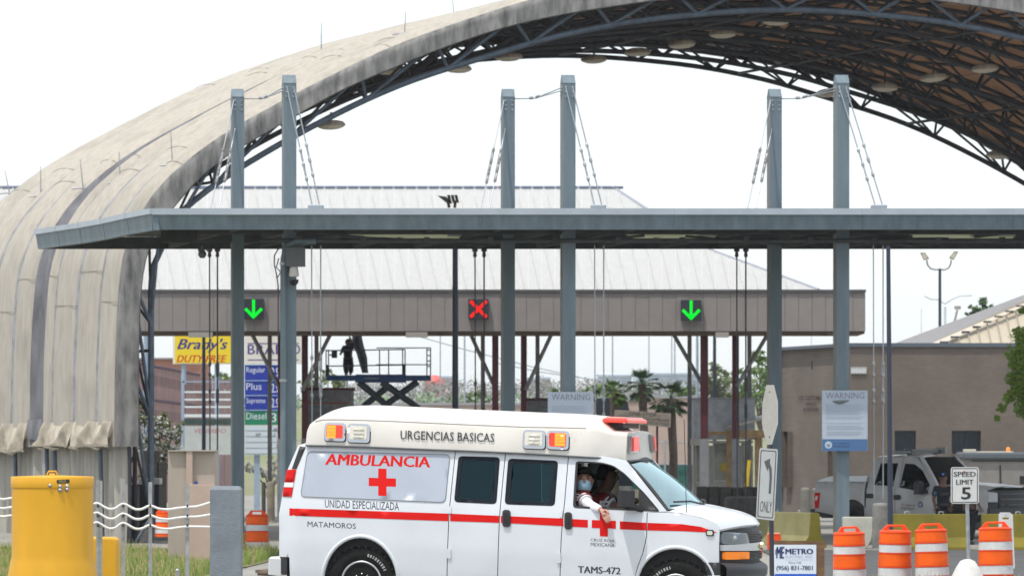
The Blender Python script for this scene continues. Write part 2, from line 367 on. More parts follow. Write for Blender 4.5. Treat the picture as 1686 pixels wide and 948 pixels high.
# valance: fabric wrapped round the first arch, front and rear
for t, nm in ((0.0, 'valance'), (1.0, 'valance')):
    mb = MB(); s_ = -1 if t == 0 else 1
    def fv(u, v):
        i = int(round(u*NP*2)); i2 = i/2; j = min(int(i2), NP-1); f = i2-j
        a = [pout[j][q]*(1-f)+pout[j+1][q]*f for q in (0, 1)]; b = [prim[j][q]*(1-f)+prim[j+1][q]*f for q in (0, 1)]
        p = (a[0]+(b[0]-a[0])*v, a[1]+(b[1]-a[1])*v); w = VQ(p, t)
        w.y += s_*(.10*math.sin(min(1, v*5)*math.pi/2)+.05*v*mnoise.noise(V3((u*70, v*1.5, t)))+.015*math.sin(u*900)*v); return w
    mb.grid(NP*2, 6, fv)
    mb.grid(NP*2, 2, lambda u, v: fv(u, 1)+V3((0, -s_*v*.35, 0)))
    mb.build(nm, M_val, vault)
# gathered hem and skirt along the left wall
def zpx(y): return CAMZ+(HOR-y)/60
for a in range(len(bx)-1):
    r = random.Random(a+5); t0, t1 = ts[a], ts[a+1]
    if a == 4:
        mb = MB(); mb.grid(10, 10, lambda u, v: VQ((188, 690), t0+(t1-t0)*u, 0)+V3((-.05-.03*math.sin(v*3)+.20*math.sin(u*math.pi)*(1-.5*v), 0, -.62*v+.05+.05*math.sin(u*9)*v)))
        mb.build('joint_skirt', M_joint, vault); continue
    ph = r.uniform(-.4, .4); low = .75 if a < 4 else .9
    def fh(u, v):
        w = VQ((188, 735), t0+(t1-t0)*u, 0); w.z = zpx(693)-low*v
        fold = .16*math.exp(-((u-.10-.22*v)/.07)**2)+.10*math.exp(-((u-.62+.3*v)/.10)**2)*(v)+.05*math.sin(u*19+ph*8+v*3)*v
        w.x -= .04+.16*v**.7+.08*math.sin(v*math.pi)*math.sin(u*math.pi+ph)+fold*1.25
        w.z += .05*math.sin(u*7+ph)*v
        w.z += .05*mnoise.noise(V3((u*5, a*3, 1)))*v
        if v > .90: w.x += .05*math.sin((v-.90)*90)*(1+.4*math.sin(u*23))
        return w
    mb = MB(); mb.grid(44, 40, fh); o = mb.build('gathered_hem', mat('hem_fabric', (.46,.41,.33), .85, var=.25, scale=3, bump=.3, bscale=9), vault)
mb = MB()
def fs(u, v):
    t = ts[0]+(1-ts[0])*u; w = VQ((188, 735), t, 0); w.x += .30; w.z = zpx(728)-(zpx(728)+.32)*v
    w.x += .09*math.sin(u*150)+.05*math.sin(u*67+2)+.04*mnoise.noise(V3((u*40, v*1.2, 3)))*2
    return w
mb.grid(260, 8, fs); mb.build('skirt', mat('skirt_fabric', (.42,.395,.34), .9, col2=(.27,.26,.24), scale=1.6, stretch=(3,3,.35), bump=.2, bscale=8), vault)
for a in (1, 3, 4, 6):
    mb = MB(); p = VQ((188, 735), ts[a], 0); mb.tube((p.x+.05, p.y, p.z-.05), (p.x+.12, p.y, -.3), .07, 6); mb.build('skirt_post', M_trussf, vault)
# lattice arches
def at_prof(pr, f):
    i = f*NP; j = min(int(i), NP-1); q = i-j; return (pr[j][0]*(1-q)+pr[j+1][0]*q, pr[j][1]*(1-q)+pr[j+1][1]*q)
UP = [((pout[i][0]*.35+prim[i][0]*.65), (pout[i][1]*.35+prim[i][1]*.65)) for i in range(NP+1)]
UP[0] = (215, 905)
def arch(t, front, nweb=23):
    tr = bpy.data.objects.new('lattice_arch', None); COL.objects.link(tr); tr.parent = vault
    m = M_trussf if front else M_truss
    rr = .085 if front else .075
    mb = MB(); mb.path([VQ(p, t) for p in pch], rr, 8); mb.build('lower_chord', m, tr)
    for s_ in (-1, 1):
        mb = MB(); mb.path([VQ(UP[i], t+s_*.032) for i in range(0, NP+1)], .06, 6); mb.build('upper_chord', M_truss, tr)
    webs = MB()
    for k in range(nweb):
        f0 = (k+.5)/nweb; 
        if f0 > .93: continue
        for s_ in (-1, 1):
            pa = VQ(at_prof(pch, f0), t); pb = VQ(at_prof(UP, f0+(.5/nweb if k % 2 == 0 else -.5/nweb)), t+s_*.032); pc = VQ(at_prof(UP, f0+(-.5/nweb if k % 2 == 0 else .5/nweb)), t+s_*.032)
            if front and s_ < 0:
                for e in (pb, pc):
                    w_ = MB(); w_.tube(pa, e, .05, 6); w_.build('web_brace', M_trussf, tr)
            else:
                for e in (pb, pc): webs.tube(pa, e, .04, 5, caps=False)
    for k in range(nweb*2 if not front else 0):
        f0 = (k+.5)/(nweb*2); webs.tube(VQ(at_prof(UP, f0), t-.032), VQ(at_prof(UP, f0+.5/nweb*.8 if f0 < .98 else f0), t+.032), .035, 4, caps=False)
    o = webs.build('web_lattice', M_truss, tr); o['kind'] = 'stuff'
    return tr
for t, fr in ((0.035, True), (.20, False), (.37, False), (.54, False), (.72, False), (.86, False), (.97, False)): arch(t, fr)
mb = MB()
for k in range(1, 30):
    f = k/30
    if f > .86: continue
    mb.tube(VQ(at_prof(UP, f), .02)+V3((0, 0, .10)), VQ(at_prof(UP, f), .985)+V3((0, 0, .10)), .06, 5, caps=False)
    if k % 3 == 0: mb.tube(VQ(at_prof(pch, f), .03), VQ(at_prof(pch, f), .97), .045, 5, caps=False)
for k in range(0, 27, 2):      # wind bracing: long diagonals under the lining
    f = k/30
    for t0, t1 in ((.035, .37), (.37, .72), (.72, .97)):
        mb.tube(VQ(at_prof(UP, f), t0), VQ(at_prof(UP, f+.05), t1), .04, 4, caps=False)
        mb.tube(VQ(at_prof(UP, f+.05), t0), VQ(at_prof(UP, f), t1), .04, 4, caps=False)
tag(mb.build('purlin_lattice', M_truss, vault), kind='stuff')
# dark machinery and supports just inside the left leg
# lightning rods standing on the vault
M_rod = mat('rod_metal', (.35,.36,.38), .4, metal=.6)
rods = [(16, 313, 8, 274), (67, 325, 67, 274), (137, 312, 132, 263), (198, 306, 196, 254), (284, 277, 281, 217), (529, 93, 529, 38), (666, 58, 668, 20), (749, 37, 745, 0)]
rnames = ['thin lightning rod at the far left edge of the vault roof', 'thin lightning rod second from the left on the vault', 'thin lightning rod third from the left, leaning on the vault', 'thin lightning rod beside the dark seam of the vault', 'thin lightning rod above the left end of the canopy fascia', 'lightning rod on the vault skyline above the left tall column', 'short lightning rod on the vault skyline near its valance', 'lightning rod leaning at the top edge of the photo']
def vault_z(X, Y, it=0):   # height of the vault skin over a place
    t = (Y-VY0)/VDY; x = (X-VDX*t)*60+843
    best = min(range(NP//2), key=lambda i: abs(pout[i][0]-x)); j = min(max(best, 1), NP-1); return CAMZ+(HOR-pout[j][1])/60
for (xb, yb, xt, yt), nm in zip(rods, rnames):
    best = None
    for q in range(0, 101):                    # find the spot on the skin seen at this pixel
        t = q/100; Y = VY0+VDY*t; w_ = P(xb, yb, Y); d = abs(vault_z(w_.x, Y)-w_.z)
        if best is None or d < best[0]: best = (d, Y, w_)
    Y, b = best[1], best[2]; z = vault_z(b.x, Y); tp = P(xt, yt, Y)
    r_ = thing('lightning_rod', nm, 'lightning rod', (b.x, Y, z), 'lightning rods on the fabric vault')
    m_ = MB(); m_.tube((b.x, Y, z), (tp.x, Y, z+(tp.z-b.z)), .022, 6, .010); m_.build('rod', M_rod, r_)
    m_ = MB(); m_.path([(b.x-.35, Y, z+.02), (b.x, Y, z+.05), (b.x+.35, Y, z-.02)], .025, 5); m_.build('rod_foot', M_rod, r_)
# lamps hanging under the arches
M_lampb = mat('lamp_shell', (.50,.46,.38), .6, col2=(.22,.20,.17), scale=3); M_lens = mat('lamp_lens', (.62,.57,.46), .4)
lamps = [(545,208,.1),(640,118,.25),(753,115,.12),(838,96,.45),(978,100,.8),(1050,88,.85),(1123,75,.5),(1190,58,.4),(1278,37,.3),(1457,146,.6),(1537,130,.45),(1622,115,.35),(1365,155,.9),(1645,257,.9)]
ld = ['low at the left beside the tallest left column', 'small, half hidden behind the front chord', 'just under the front chord left of centre', 'wide, under the front chord near the gap of sky', 'against the sky left of the tall middle column', 'right of the lamp against the sky, over the middle column', 'in the dark lattice upper centre, lowest of three in a slanting row', 'in the dark lattice, middle of three in a slanting row', 'in the dark lattice, highest of three in a slanting row', 'on the brown lining right of the right tall column, lowest of three', 'on the brown lining, middle of the right three', 'on the brown lining, highest of the right three', 'half hidden behind the top of the right tall column', 'at the right edge against the white sky']
for (x, y, t), d in zip(lamps, ld):
    Y = VY0+VDY*t; p = P(x, y, Y)
    L_ = thing('hanging_lamp', 'flat vault lamp '+d, 'lamp', p, 'lamps hanging under the fabric vault')
    M = Matrix.Translation(p) @ Matrix.Rotation(random.uniform(-.12, .05), 4, 'Y') @ Matrix.Diagonal((1, .62, 1, 1))
    m_ = MB(); m_.lathe([(.18, .16), (.34, .12), (.40, .05), (.40, 0)][::-1], (0,0,0), 16, M); m_.build('shell', M_lampb, L_)
    m_ = MB(); m_.lathe([(.02, -.10), (.20, -.085), (.34, -.04), (.38, 0)], (0,0,0), 16, M); m_.build('lens', M_lens, L_)
    m_ = MB(); xx = (p.x-VDX*t)*60+843; q = min(pch, key=lambda c: abs(c[0]-xx)); m_.tube(p+V3((0, 0, .14)), V3((p.x, Y, CAMZ+(HOR-q[1])/60+.1)), .03, 6); m_.build('hanger', M_truss, L_)
# ------------------------------------------------------------------ flat steel canopy over the booths
M_steel = mat('steel_paint', (.150,.20,.232), .5, var=.20, scale=1.6, stretch=(2.5,2.5,.35), bump=.06, bscale=12, spec=.4, wear=((.22,.13,.08), .66, .74, 2.6, (3,3,.5)))
M_lip = mat('lip_paint', (.36,.41,.46), .45, var=.08, scale=2)
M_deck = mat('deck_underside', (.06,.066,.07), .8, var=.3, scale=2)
M_rust = mat('column_edge', (.20,.21,.20), .7, col2=(.26,.15,.08), scale=5, thr=(.3,.45))
M_galv = mat('galvanised', (.42,.43,.44), .45, metal=.7, var=.2, scale=8)
M_cable = mat('cable_steel', (.40,.42,.45), .4, metal=.6)
M_cabled = mat('cable_dark', (.07,.07,.08), .6)
YF, YB, YC1, YC2 = S(71), S(64.8), 114.3, 118.9
canopy = thing('booth_canopy', 'long flat blue grey steel canopy carried on tall columns over the lanes', 'canopy', P(935, 405, 115))
def quadbox(mb, pts, d):      # face of four points extruded by vector d
    a = [V3(p) for p in pts]; b = [p+V3(d) for p in a]; return mb.add(a+b, [(0,1,2,3),(7,6,5,4),(0,4,5,1),(1,5,6,2),(2,6,7,3),(3,7,4,0)])
segs = [250, 548, 788, 1110, 1420, 1668, 1900]
for a, b in zip(segs, segs[1:]):
    mb = MB(); g = .004
    p = [P(a, 353, YF), P(b, 353, YF), P(b, 378, YF+.12), P(a, 378, YF+.12)]; p[0].x += g; p[3].x += g
    quadbox(mb, p[::-1], (0, .08, 0)); mb.build('fascia', M_steel, canopy)
    mb = MB(); q = [P(a, 343, YF-.05), P(b, 343, YF-.05), P(b, 353.4, YF-.05), P(a, 353.4, YF-.05)]; q[0].x += g; q[3].x += g
    quadbox(mb, q[::-1], (0, .25, 0)); mb.build('drip_edge', M_lip, canopy)
# left end, stepping back
E0t, E1t = P(250, 343, YF), P(58, 378, YB); n_e = 5
for k in range(n_e):
    a, b = k/n_e, (k+1)/n_e; sag = lambda t: V3((0, 0, -.035*math.sin(t*math.pi)**2*(1 if t > .3 else .4)))
    A, B = E0t.lerp(E1t, a)+sag(a), E0t.lerp(E1t, b-.004)+sag(b); h1, h2 = V3((0, 0, -.13)), V3((0, 0, -.50))
    mb = MB(); quadbox(mb, [A+h2+V3((.06,0,0)), B+h2+V3((.06,0,0)), B+h1, A+h1], (.12, .02, 0)); mb.build('end_fascia', M_steel, canopy)
    mb = MB(); quadbox(mb, [A+h1+V3((-.05,0,0)), B+h1+V3((-.05,0,0)), B+V3((-.05,0,0)), A+V3((-.05,0,0))], (.25, .03, 0)); mb.build('drip_edge', M_lip, canopy)
ztop, zbot = P(0, 345, YF).z, P(0, 377, YF).z
mb = MB(); a, b, c, d = P(258, 345, YF+.22), P(1900, 345, YF+.22), P(1780, 345, YF), P(68, 378, YB-.05)
b.z = c.z = d.z = a.z = ztop-.03; c = V3((b.x-.3, YB, a.z))
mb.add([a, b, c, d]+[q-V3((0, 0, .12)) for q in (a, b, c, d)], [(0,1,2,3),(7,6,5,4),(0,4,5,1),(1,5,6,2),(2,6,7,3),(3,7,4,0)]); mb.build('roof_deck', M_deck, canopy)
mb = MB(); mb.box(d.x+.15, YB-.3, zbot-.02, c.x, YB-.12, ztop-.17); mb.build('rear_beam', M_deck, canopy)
xL, xR = -5.9, 14.9
for y_, h_ in ((YC1, .42), (YC2, .42)):
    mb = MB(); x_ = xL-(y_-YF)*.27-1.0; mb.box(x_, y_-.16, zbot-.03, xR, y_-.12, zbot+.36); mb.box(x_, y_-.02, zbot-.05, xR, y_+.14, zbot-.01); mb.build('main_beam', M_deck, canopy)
for k in range(13):
    x_ = -6.4+1.55*k; mb = MB(); mb.add(*[None]*0) if False else None
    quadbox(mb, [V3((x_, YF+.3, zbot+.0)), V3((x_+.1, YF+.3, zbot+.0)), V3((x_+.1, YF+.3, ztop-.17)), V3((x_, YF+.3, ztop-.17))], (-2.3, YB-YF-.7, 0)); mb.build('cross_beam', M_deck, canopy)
for (xa, ya, xb, yb) in ((430,404,560,386),(810,404,560,388),(905,402,1060,388),(1290,403,1130,389),(1500,404,1340,389)):
    mb = MB(); mb.tube(P(xa, ya, YC2-.3), P(xb, yb, YC1+.2), .035, 6); mb.build('sway_rod', M_deck, canopy)
mb = MB(); zz = P(0, 397, YC1).z; mb.tube((xL, YC1-.3, zz), (xR, YC1-.3, zz), .05, 8)
for k in range(12): mb.cbox((-5+1.5*k, YC1-.3, zz), (.14, .14, .16))
mb.build('conduit', M_deck, canopy)
M_ltb = mat('fixture_body', (.34,.36,.34), .5); M_ltl = mat('fixture_lens', (.50,.52,.36), .3, emit=(.9,1.0,.6), estr=.08)
fx = [(575,740),(600,760),(1030,1150),(1040,1180),(1500,1600),(1560,1670)]
for k, (a, b) in enumerate(fx):
    Y = YC1+1.0 if k % 2 == 0 else YC2-1.2; y_ = 388.5 if k % 2 == 0 else 392
    f_ = MB(); p = P(a, y_, Y); q = P(b, y_, Y); f_.box(p.x, Y-.25, p.z+.03, q.x, Y+.25, p.z+.12); o = f_.build('light_fixture', M_ltb, canopy)
    f_ = MB(); f_.box(p.x+.05, Y-.2, p.z-.02, q.x-.05, Y+.2, p.z+.03); f_.build('lens', M_ltl, o)
# columns
def column(x, y0, Y, wpx, rear):
    wd = wpx*Y/FPX; c = bpy.data.objects.new('column', None); COL.objects.link(c); c.parent = canopy
    b = P(x, y0, Y); zt = b.z; z0 = zg(b.x, Y)-.05; c.location = V3((b.x, Y, z0))-canopy.location; c.rotation_euler = (0, 0, math.radians(9)); h = zt-z0; w2 = wd/2*.99
    def bl(mb, nm, m): return mb.build(nm, m, c, world=False)
    mb = MB(); mb.box(-w2, -.19, 0, w2, -.17, h-.2); bl(mb, 'front_flange', M_steel)
    mb = MB(); mb.box(-w2, .17, 0, w2, .19, h-.2); bl(mb, 'rear_flange', M_steel)
    mb = MB(); mb.box(-.012, -.17, 0, .012, .17, h-.22); bl(mb, 'web', M_rust)
    mb = MB(); mb.box(-w2+.002, -.168, 0, -w2+.012, .168, h-.21); bl(mb, 'side_plate', M_rust)
    mb = MB(); mb.add([(-w2,-.2,h-.2),(w2,-.2,h-.2),(w2,-.06,h),(-w2,-.06,h),(-w2,.06,h),(w2,.06,h),(w2,.2,h-.2),(-w2,.2,h-.2)], [(0,1,2,3),(3,2,5,4),(4,5,6,7),(0,3,4,7),(1,6,5,2),(0,7,6,1)]); bl(mb, 'cap_plate', M_steel)
    for i in range(3):
        for s_ in (-1, 1):
            mb = MB(); mb.lathe([(.018, 0), (.018, .02), (.001, .02)], (s_*w2*.55, -.19, h-.30-.11*i), 6, Matrix.Rotation(math.radians(90), 4, 'X')); bl(mb, 'bolt', M_galv)
    mb = MB(); mb.box(-w2-.1, -.3, 0, w2+.1, .3, .06); bl(mb, 'base_plate', M_steel)
    if rear: mb = MB(); mb.box(-w2-.015, -.205, .06, w2+.015, .205, .62); bl(mb, 'painted_foot', mat('yellow_foot', (.50,.42,.03), .6, var=.2))
    return c
for x in (476, 935, 1385): column(x, 124, YC1, 21.5, False)
for x in (391, 836.2, 1275): column(x, 147, YC2, 20, True)
# stay cables
def turnbuckle(par, a, b, f, L=.34, m=None):
    d = (b-a).normalized(); c = a.lerp(b, f); m = m or M_galv; mb = MB()
    q = d.to_track_quat('Z', 'Y').to_matrix().to_4x4(); T = Matrix.Translation(c) @ q
    for z_ in (-L/2, L/2): mb.lathe([(.012, z_-.08), (.034, z_-.03), (.042, z_), (.034, z_+.03), (.012, z_+.08)], (0,0,0), 8, T)
    for s_ in (-1, 1): mb.tube(T @ V3((s_*.028, 0, -L/2)), T @ V3((s_*.028, 0, L/2)), .010, 5)
    return mb.build('turnbuckle', m, par)
def stay(a, b, fr, r=.016, m=None, mt=None):
    mb = MB(); mb.tube(a, b, r, 6); o = mb.build('stay_cable', m or M_cable, canopy)
    for f in fr: turnbuckle(o, V3(a), V3(b), f, m=mt)
for xc, xb, xp, dz in ((476,391,520,0),(935,836,985,0),(1385,1275,1447,0)):
    stay(P(xc-4, 142, YC1-.2), P(xp-6, 338, YC1-.6), (.60,.72)); stay(P(xc+8, 145, YC1-.2), P(xp+6, 338, YC1-.5), (.55,.68))
    mb = MB(); p = P(xp, 341, YC1-.5); mb.cbox(p, (.36, .4, .1), bev=.02); mb.build('anchor_plate', M_lip, canopy)
    q = YC2-.2; stay(P(xb-6, 165, q), P(xb-44, 343, YC2-1.5), (.52,.62,.70), .014, mt=mat('dull_zinc', (.2,.2,.2), .5)); stay(P(xb-4, 212, q), P(xb-30, 343, YC2-1.5), (.35,.46,.58), .014, mt=MATS['dull_zinc'])
    c0, c1, c2 = P(xb+10, 163, q), P(xb+44, 161, (YC1+YC2)/2), P(xc-10, 146, YC1-.2)
    for dz2 in (0, .07):
        mb = MB(); mb.path([c0, c1-V3((0, 0, .02)), c2+V3((0, 0, dz2-.05))], .014, 6); o = mb.build('tie_cable', M_cable, canopy)
    turnbuckle(o, c0, c1, .85, .2); turnbuckle(o, c1, c2, .12, .2)
# tie-down rods hanging from the canopy
for (xa, xb, Y, y1, yt, dark) in ((345,358,YC2+.4,826,600,1),(513,528,YC1+.1,720,590,0),(782,797,YC2+.4,690,632,1),(979,994,YC1+.1,720,640,0),(1213,1228,YC2+.4,800,625,1),(1438,1454,YC1+.1,760,600,0)):
    for x in (xa, xb):
        a = P(x, 404, Y); b = P(x+(1 if x == xa else 0), y1+60, Y); m = M_cabled if dark else M_cable
        mb = MB(); mb.tube(a, b, .019 if dark else .015, 6); o = mb.build('tie_rod', m, canopy)
        L = a.z-b.z
        for yy in (yt+8, yt+52): turnbuckle(o, a, b, (P(0, 404, Y).z-P(0, yy, Y).z)/L, .26, M_cabled if dark else M_galv)
        if dark:
            mb = MB(); p = P(x, 415, Y); mb.lathe([(.012, -.14), (.05, -.10), (.035, 0), (.07, .02), (.07, .07), (.012, .1)], p, 8); mb.build('shackle', M_cabled, o)
            p = P(x, 400, Y)
# conduit, junction box and dome camera on the left tall column
mb = MB(); Y = YC1-.32
mb.path([P(466.5, 905, Y)]+[P(466.5, y, Y) for y in (700, 560, 450)]+[P(467, 425, Y), P(470, 412, Y), P(477, 403, Y), P(488, 398, Y), P(520, 397, Y)], .075, 10); mb.build('conduit_pipe', M_steel, canopy)
mb = MB(); mb.path([P(458, y, Y) for y in (560, 500, 470)]+[P(455, 450, Y), P(451.5, 435, Y), P(452, 420, Y), P(458, 410, Y), P(466, 405, Y)], .018, 6)
mb.path([P(458, 470, Y), P(456, 458, Y), P(462, 448, Y), P(455, 440, Y), P(459, 425, Y)], .016, 6); mb.build('loose_cable', M_cabled, canopy)
for y in (434, 626): mb = MB(); mb.lathe([(.09, -.03), (.09, .03)], P(466.5, y, Y), 10); mb.build('pipe_clamp', M_galv, canopy)
cm = thing('security_camera', 'pale dome security camera under a grey box on the left tall column', 'camera', P(487, 440, Y-.05))
mb = MB(); p = P(486, 422.5, Y-.1); mb.cbox(p, (.47, .25, .47), bev=.03); mb.build('junction_box', mat('box_grey', (.10,.105,.11), .6, var=.1), cm)
mb = MB(); mb.lathe([(.05, .08), (.05, 0), (.09, -.02), (.105, -.10), (.12, -.21), (.10, -.25)], P(484, 438, Y-.12), 16); mb.build('housing', mat('cam_white', (.55,.53,.50), .5), cm)
mb = MB(); mb.lathe([(.11, 0), (.11, -.03), (.10, -.08), (.06, -.13), (.001, -.145)], P(484, 460, Y-.12), 16); mb.build('dome', mat('cam_dome', (.01,.012,.02), .1), cm)
sp = thing('floodlight', 'small dark floodlight hanging under the left end of the canopy', 'floodlight', P(333, 412, YC1))
mb = MB(); mb.tube(P(333, 404, YC1), P(333, 414, YC1), .03, 6); mb.build('bracket', M_cabled, sp)
mb = MB(); mb.lathe([(.03, .12), (.09, .08), (.10, 0), (.05, -.07)], P(333, 420, YC1), 10); mb.build('lamp_head', M_cabled, sp)
mb = MB(); mb.path([P(326, 412, YC1), P(338, 410, YC1), P(347, 411, YC1)], .03, 6); mb.build('arm', M_cabled, sp)
# ------------------------------------------------------------------ vehicle tools
class Frame:
    def __init__(s, R, O, W): s.R = R; s.O = V3(O); s.W = W; s.RT = R.transposed(); s.c = s.RT @ (V3((0, 0, CAMZ))-s.O)
    def ray(s, x, y): return s.RT @ V3(((x-843)/FPX, 1, (HOR-y)/FPX))
    def side(s, x, y, W=None):           # photo pixel -> (along, up) on the near side
        d = s.ray(x, y); w = .95
        for _ in range(5):
            t = (-w-s.c.y)/d.y; p = s.c+d*t; w = W if W is not None else s.W(p.x, p.z)
        return (p.x, p.z)
    def poly(s, pts, W=None): return [s.side(x, y, W) for x, y in pts]
    def skin(s, x, z, off): return V3((x, -(s.W(x, z)+off), z))
    def surf(s, x, y, f):                # photo pixel -> point on a front surface x = f(y, z)
        d = s.ray(x, y); t0 = (-1.3-s.c.y)/d.y; t1 = (1.3-s.c.y)/d.y; last = None
        for k in range(801):
            t = t0+(t1-t0)*k/800; p = s.c+d*t; v = p.x-f(p.y, p.z)
            if last is not None and (v > 0) != (last[0] > 0) : return p
            last = (v, p)
        return p
def bil(c, u, v): return ((c[0][0]*(1-u)+c[1][0]*u)*(1-v)+(c[3][0]*(1-u)+c[2][0]*u)*v, (c[0][1]*(1-u)+c[1][1]*u)*(1-v)+(c[3][1]*(1-u)+c[2][1]*u)*v)
def skinmesh(name, m, parent, vs, es, rs, sub=2, root=0):
    me = bpy.data.meshes.new(name); me.from_pydata([tuple(v) for v in vs], es, []); me.materials.append(m)
    o = bpy.data.objects.new(name, me); COL.objects.link(o); o.parent = parent
    sk = o.modifiers.new('skin', 'SKIN'); sk.use_smooth_shade = True
    if not me.skin_vertices: me.skin_vertices.new()
    for i, r in enumerate(rs):
        d = me.skin_vertices[0].data[i]; d.radius = (r, r) if not isinstance(r, tuple) else r; d.use_root = (i == root)
    ss = o.modifiers.new('sub', 'SUBSURF'); ss.levels = sub; ss.render_levels = sub
    return o
# ------------------------------------------------------------------ ambulance
def prof(pts): return lambda q: interp(pts, q)
_wz = prof([(.30,.955),(.5,.985),(.75,1.0),(1.08,.995),(1.22,.975),(1.5,.915),(1.8,.845),(2.0,.80)])
def vanW(x, z):
    w = _wz(z)
    if x < -.70: w -= .16*min(1, (-.70-x)/.27)**2.2
    if x > 3.35: w -= .085*min(1.3, (x-3.35)/.6)**2
    return w
VF = Frame(VANR, VAN0, vanW)
M_wht = mat('van_white', (.62,.65,.69), .32, wear=((.46,.45,.42), .66, .80, 1.1, (1,1,.6)), var=.055, scale=1.4, bump=.02, bscale=2.5, coat=.5)
M_cap = mat('cap_white', (.61,.585,.54), .45, wear=((.42,.38,.32), .64, .80, 1.6, (1,1,.5)), var=.07, scale=1.5)
M_blk = mat('black_plastic', (.018,.018,.02), .55, bump=.05, bscale=90); M_rub = mat('tyre_rubber', (.018,.018,.018), .8, var=.3, scale=12, bump=.3, bscale=60)
M_dark = mat('cabin_dark', (.012,.012,.014), .8); M_int = mat('cabin_grey', (.05,.055,.06), .8)
M_red = mat('decal_red', (.60,.008,.006), .55, spec=.15); M_let = mat('decal_black', (.03,.035,.05), .5); M_pan = mat('panel_grey', (.38,.42,.49), .4, var=.04, scale=3)
M_chr = mat('chrome', (.50,.51,.53), .22, metal=.9); M_wind = glass('tinted_glass', (.12,.28,.31), .02, .03, (.28,.52,.60)); M_ws = glass('windscreen_glass', (.30,.50,.52), .42, .06, (.72,.93,.95)); M_clr = glass('clear_glass', (.55,.66,.64), .04)
M_amb = mat('amber_lens', (.85,.22,.01), .25, emit=(1,.25,.0), estr=.25)
van = thing('ambulance', 'white ambulance van with red stripe, red crosses and AMBULANCIA lettering driving to the right', 'ambulance', VAN0)
van.rotation_euler = VANR.to_euler()
def vp(name, m, mb, parent=None): return mb.build(name, m, parent or van, world=False)
def arc(cx, cy, rx, ry, a0, a1, n=14): return [(cx+rx*math.cos(math.radians(a0+(a1-a0)*k/n)), cy-ry*math.sin(math.radians(a0+(a1-a0)*k/n))) for k in range(n+1)]
OPEN = rpoly([(948.6,758.8),(991,761),(1010,766),(1028.5,779),(1060,810),(1086.7,841.5),(943.8,835)], 6)
W1 = rpoly([(755.4,750.6),(823,752.6),(817,829),(748,825.5)], 7); W2 = rpoly([(837.3,754.7),(918.6,758.4),(913,832),(831.3,829.2)], 7)
AR_R = [(532,974)]+arc(593,958,60,74,178,2)+[(655,974)]; AR_F = arc(1112,964,62,62,178,2)
quarter = [(505,728.5),(631,733),(749.3,737.5),(749.3,742),(739.2,838),(735.3,945),(734.5,975)]+AR_R[::-1]+[(478,974),(476.5,917),(460,915.5),(459.5,845),(464.4,817),(471,779),(480,758),(491,733)]
door1 = [(750.7,737.6),(832,741),(831.8,744),(822.7,838),(818.6,945),(818.2,975),(736,975),(736.7,945),(740.6,838),(750.6,742)]
door2 = [(833.4,741),(935.5,747),(935.3,751),(928.9,826),(923.3,886),(921.4,945),(921,975),(819.6,975),(820,945),(824.1,838),(833.2,744)]
fdoor = [(937,747.2),(1000,751.5),(1030,757),(1098,841.5),(1064.9,843),(1064,882.5),(1057.4,911),(1049,933),(1045,950),(1043,975),(922.4,975),(922.8,945),(924.7,886),(930.3,826),(936.7,751)]
fender = [(1066.3,843.2),(1099,842.8),(1130,846),(1160,853),(1180,861),(1184.5,868),(1184.5,874),(1183.5,900),(1184,942),(1183,958)]+AR_F[::-1][:-1]+[(1050,956),(1046.2,950),(1050.3,933),(1058.7,911),(1065.4,882.5)]
for nm, pl, hs in (('quarter_panel', quarter, []), ('cargo_door', door1, [W1]), ('cargo_door', door2, [W2]), ('front_door', fdoor, [OPEN]), ('fender', fender, [])):
    mb = MB(); panel(mb, VF.poly(pl), VF.skin, [VF.poly(h) for h in hs], .06, .03); o = vp(nm, M_wht, mb)
    if nm == 'cargo_door' or nm == 'front_door': globals()[{0: 'D1', 1: 'D2', 2: 'D3'}[[door1, door2, fdoor].index(pl)]] = o
    if nm == 'quarter_panel': QP = o
    if nm == 'fender': FE = o
# dark backing behind the shut lines, and the far side of the body
back = [(506,730),(749,739),(936,749),(1030,759),(1097,842),(1130,848),(1170,860),(1180,880),(1182,958)]+AR_F[::-1][:-1]+[(1044,975),(734.5,975)]+AR_R[::-1]+[(480,974),(462,914),(466,817),(494,735)]
mb = MB(); panel(mb, VF.poly(back), lambda x, z, o: VF.skin(x, z, o-.028), [VF.poly(OPEN), VF.poly(W1), VF.poly(W2)], .05, .02); vp('inner_shell', M_dark, mb)
far = VF.poly(back)
mb = MB(); panel(mb, far, lambda x, z, o: (lambda q: V3((q.x, -q.y, q.z)))(VF.skin(x, z, o)), [VF.poly(OPEN), VF.poly(W2)], .12, .04, both=True); vp('far_side_body', M_wht, mb)
mb = MB(); panel(mb, VF.poly(rpoly([(948.6,758.8),(991,761),(1010,766),(1028.5,779),(1060,810),(1086.7,841.5),(943.8,835)], 6)), lambda x, z, o: (lambda q: V3((q.x, -q.y, q.z)))(VF.skin(x, z, -.02)), step=.12); vp('far_door_glass', M_clr, mb)
mb = MB(); panel(mb, VF.poly(W2), lambda x, z, o: (lambda q: V3((q.x, -q.y, q.z)))(VF.skin(x, z, -.02)), step=.12); vp('far_cargo_glass', M_clr, mb)
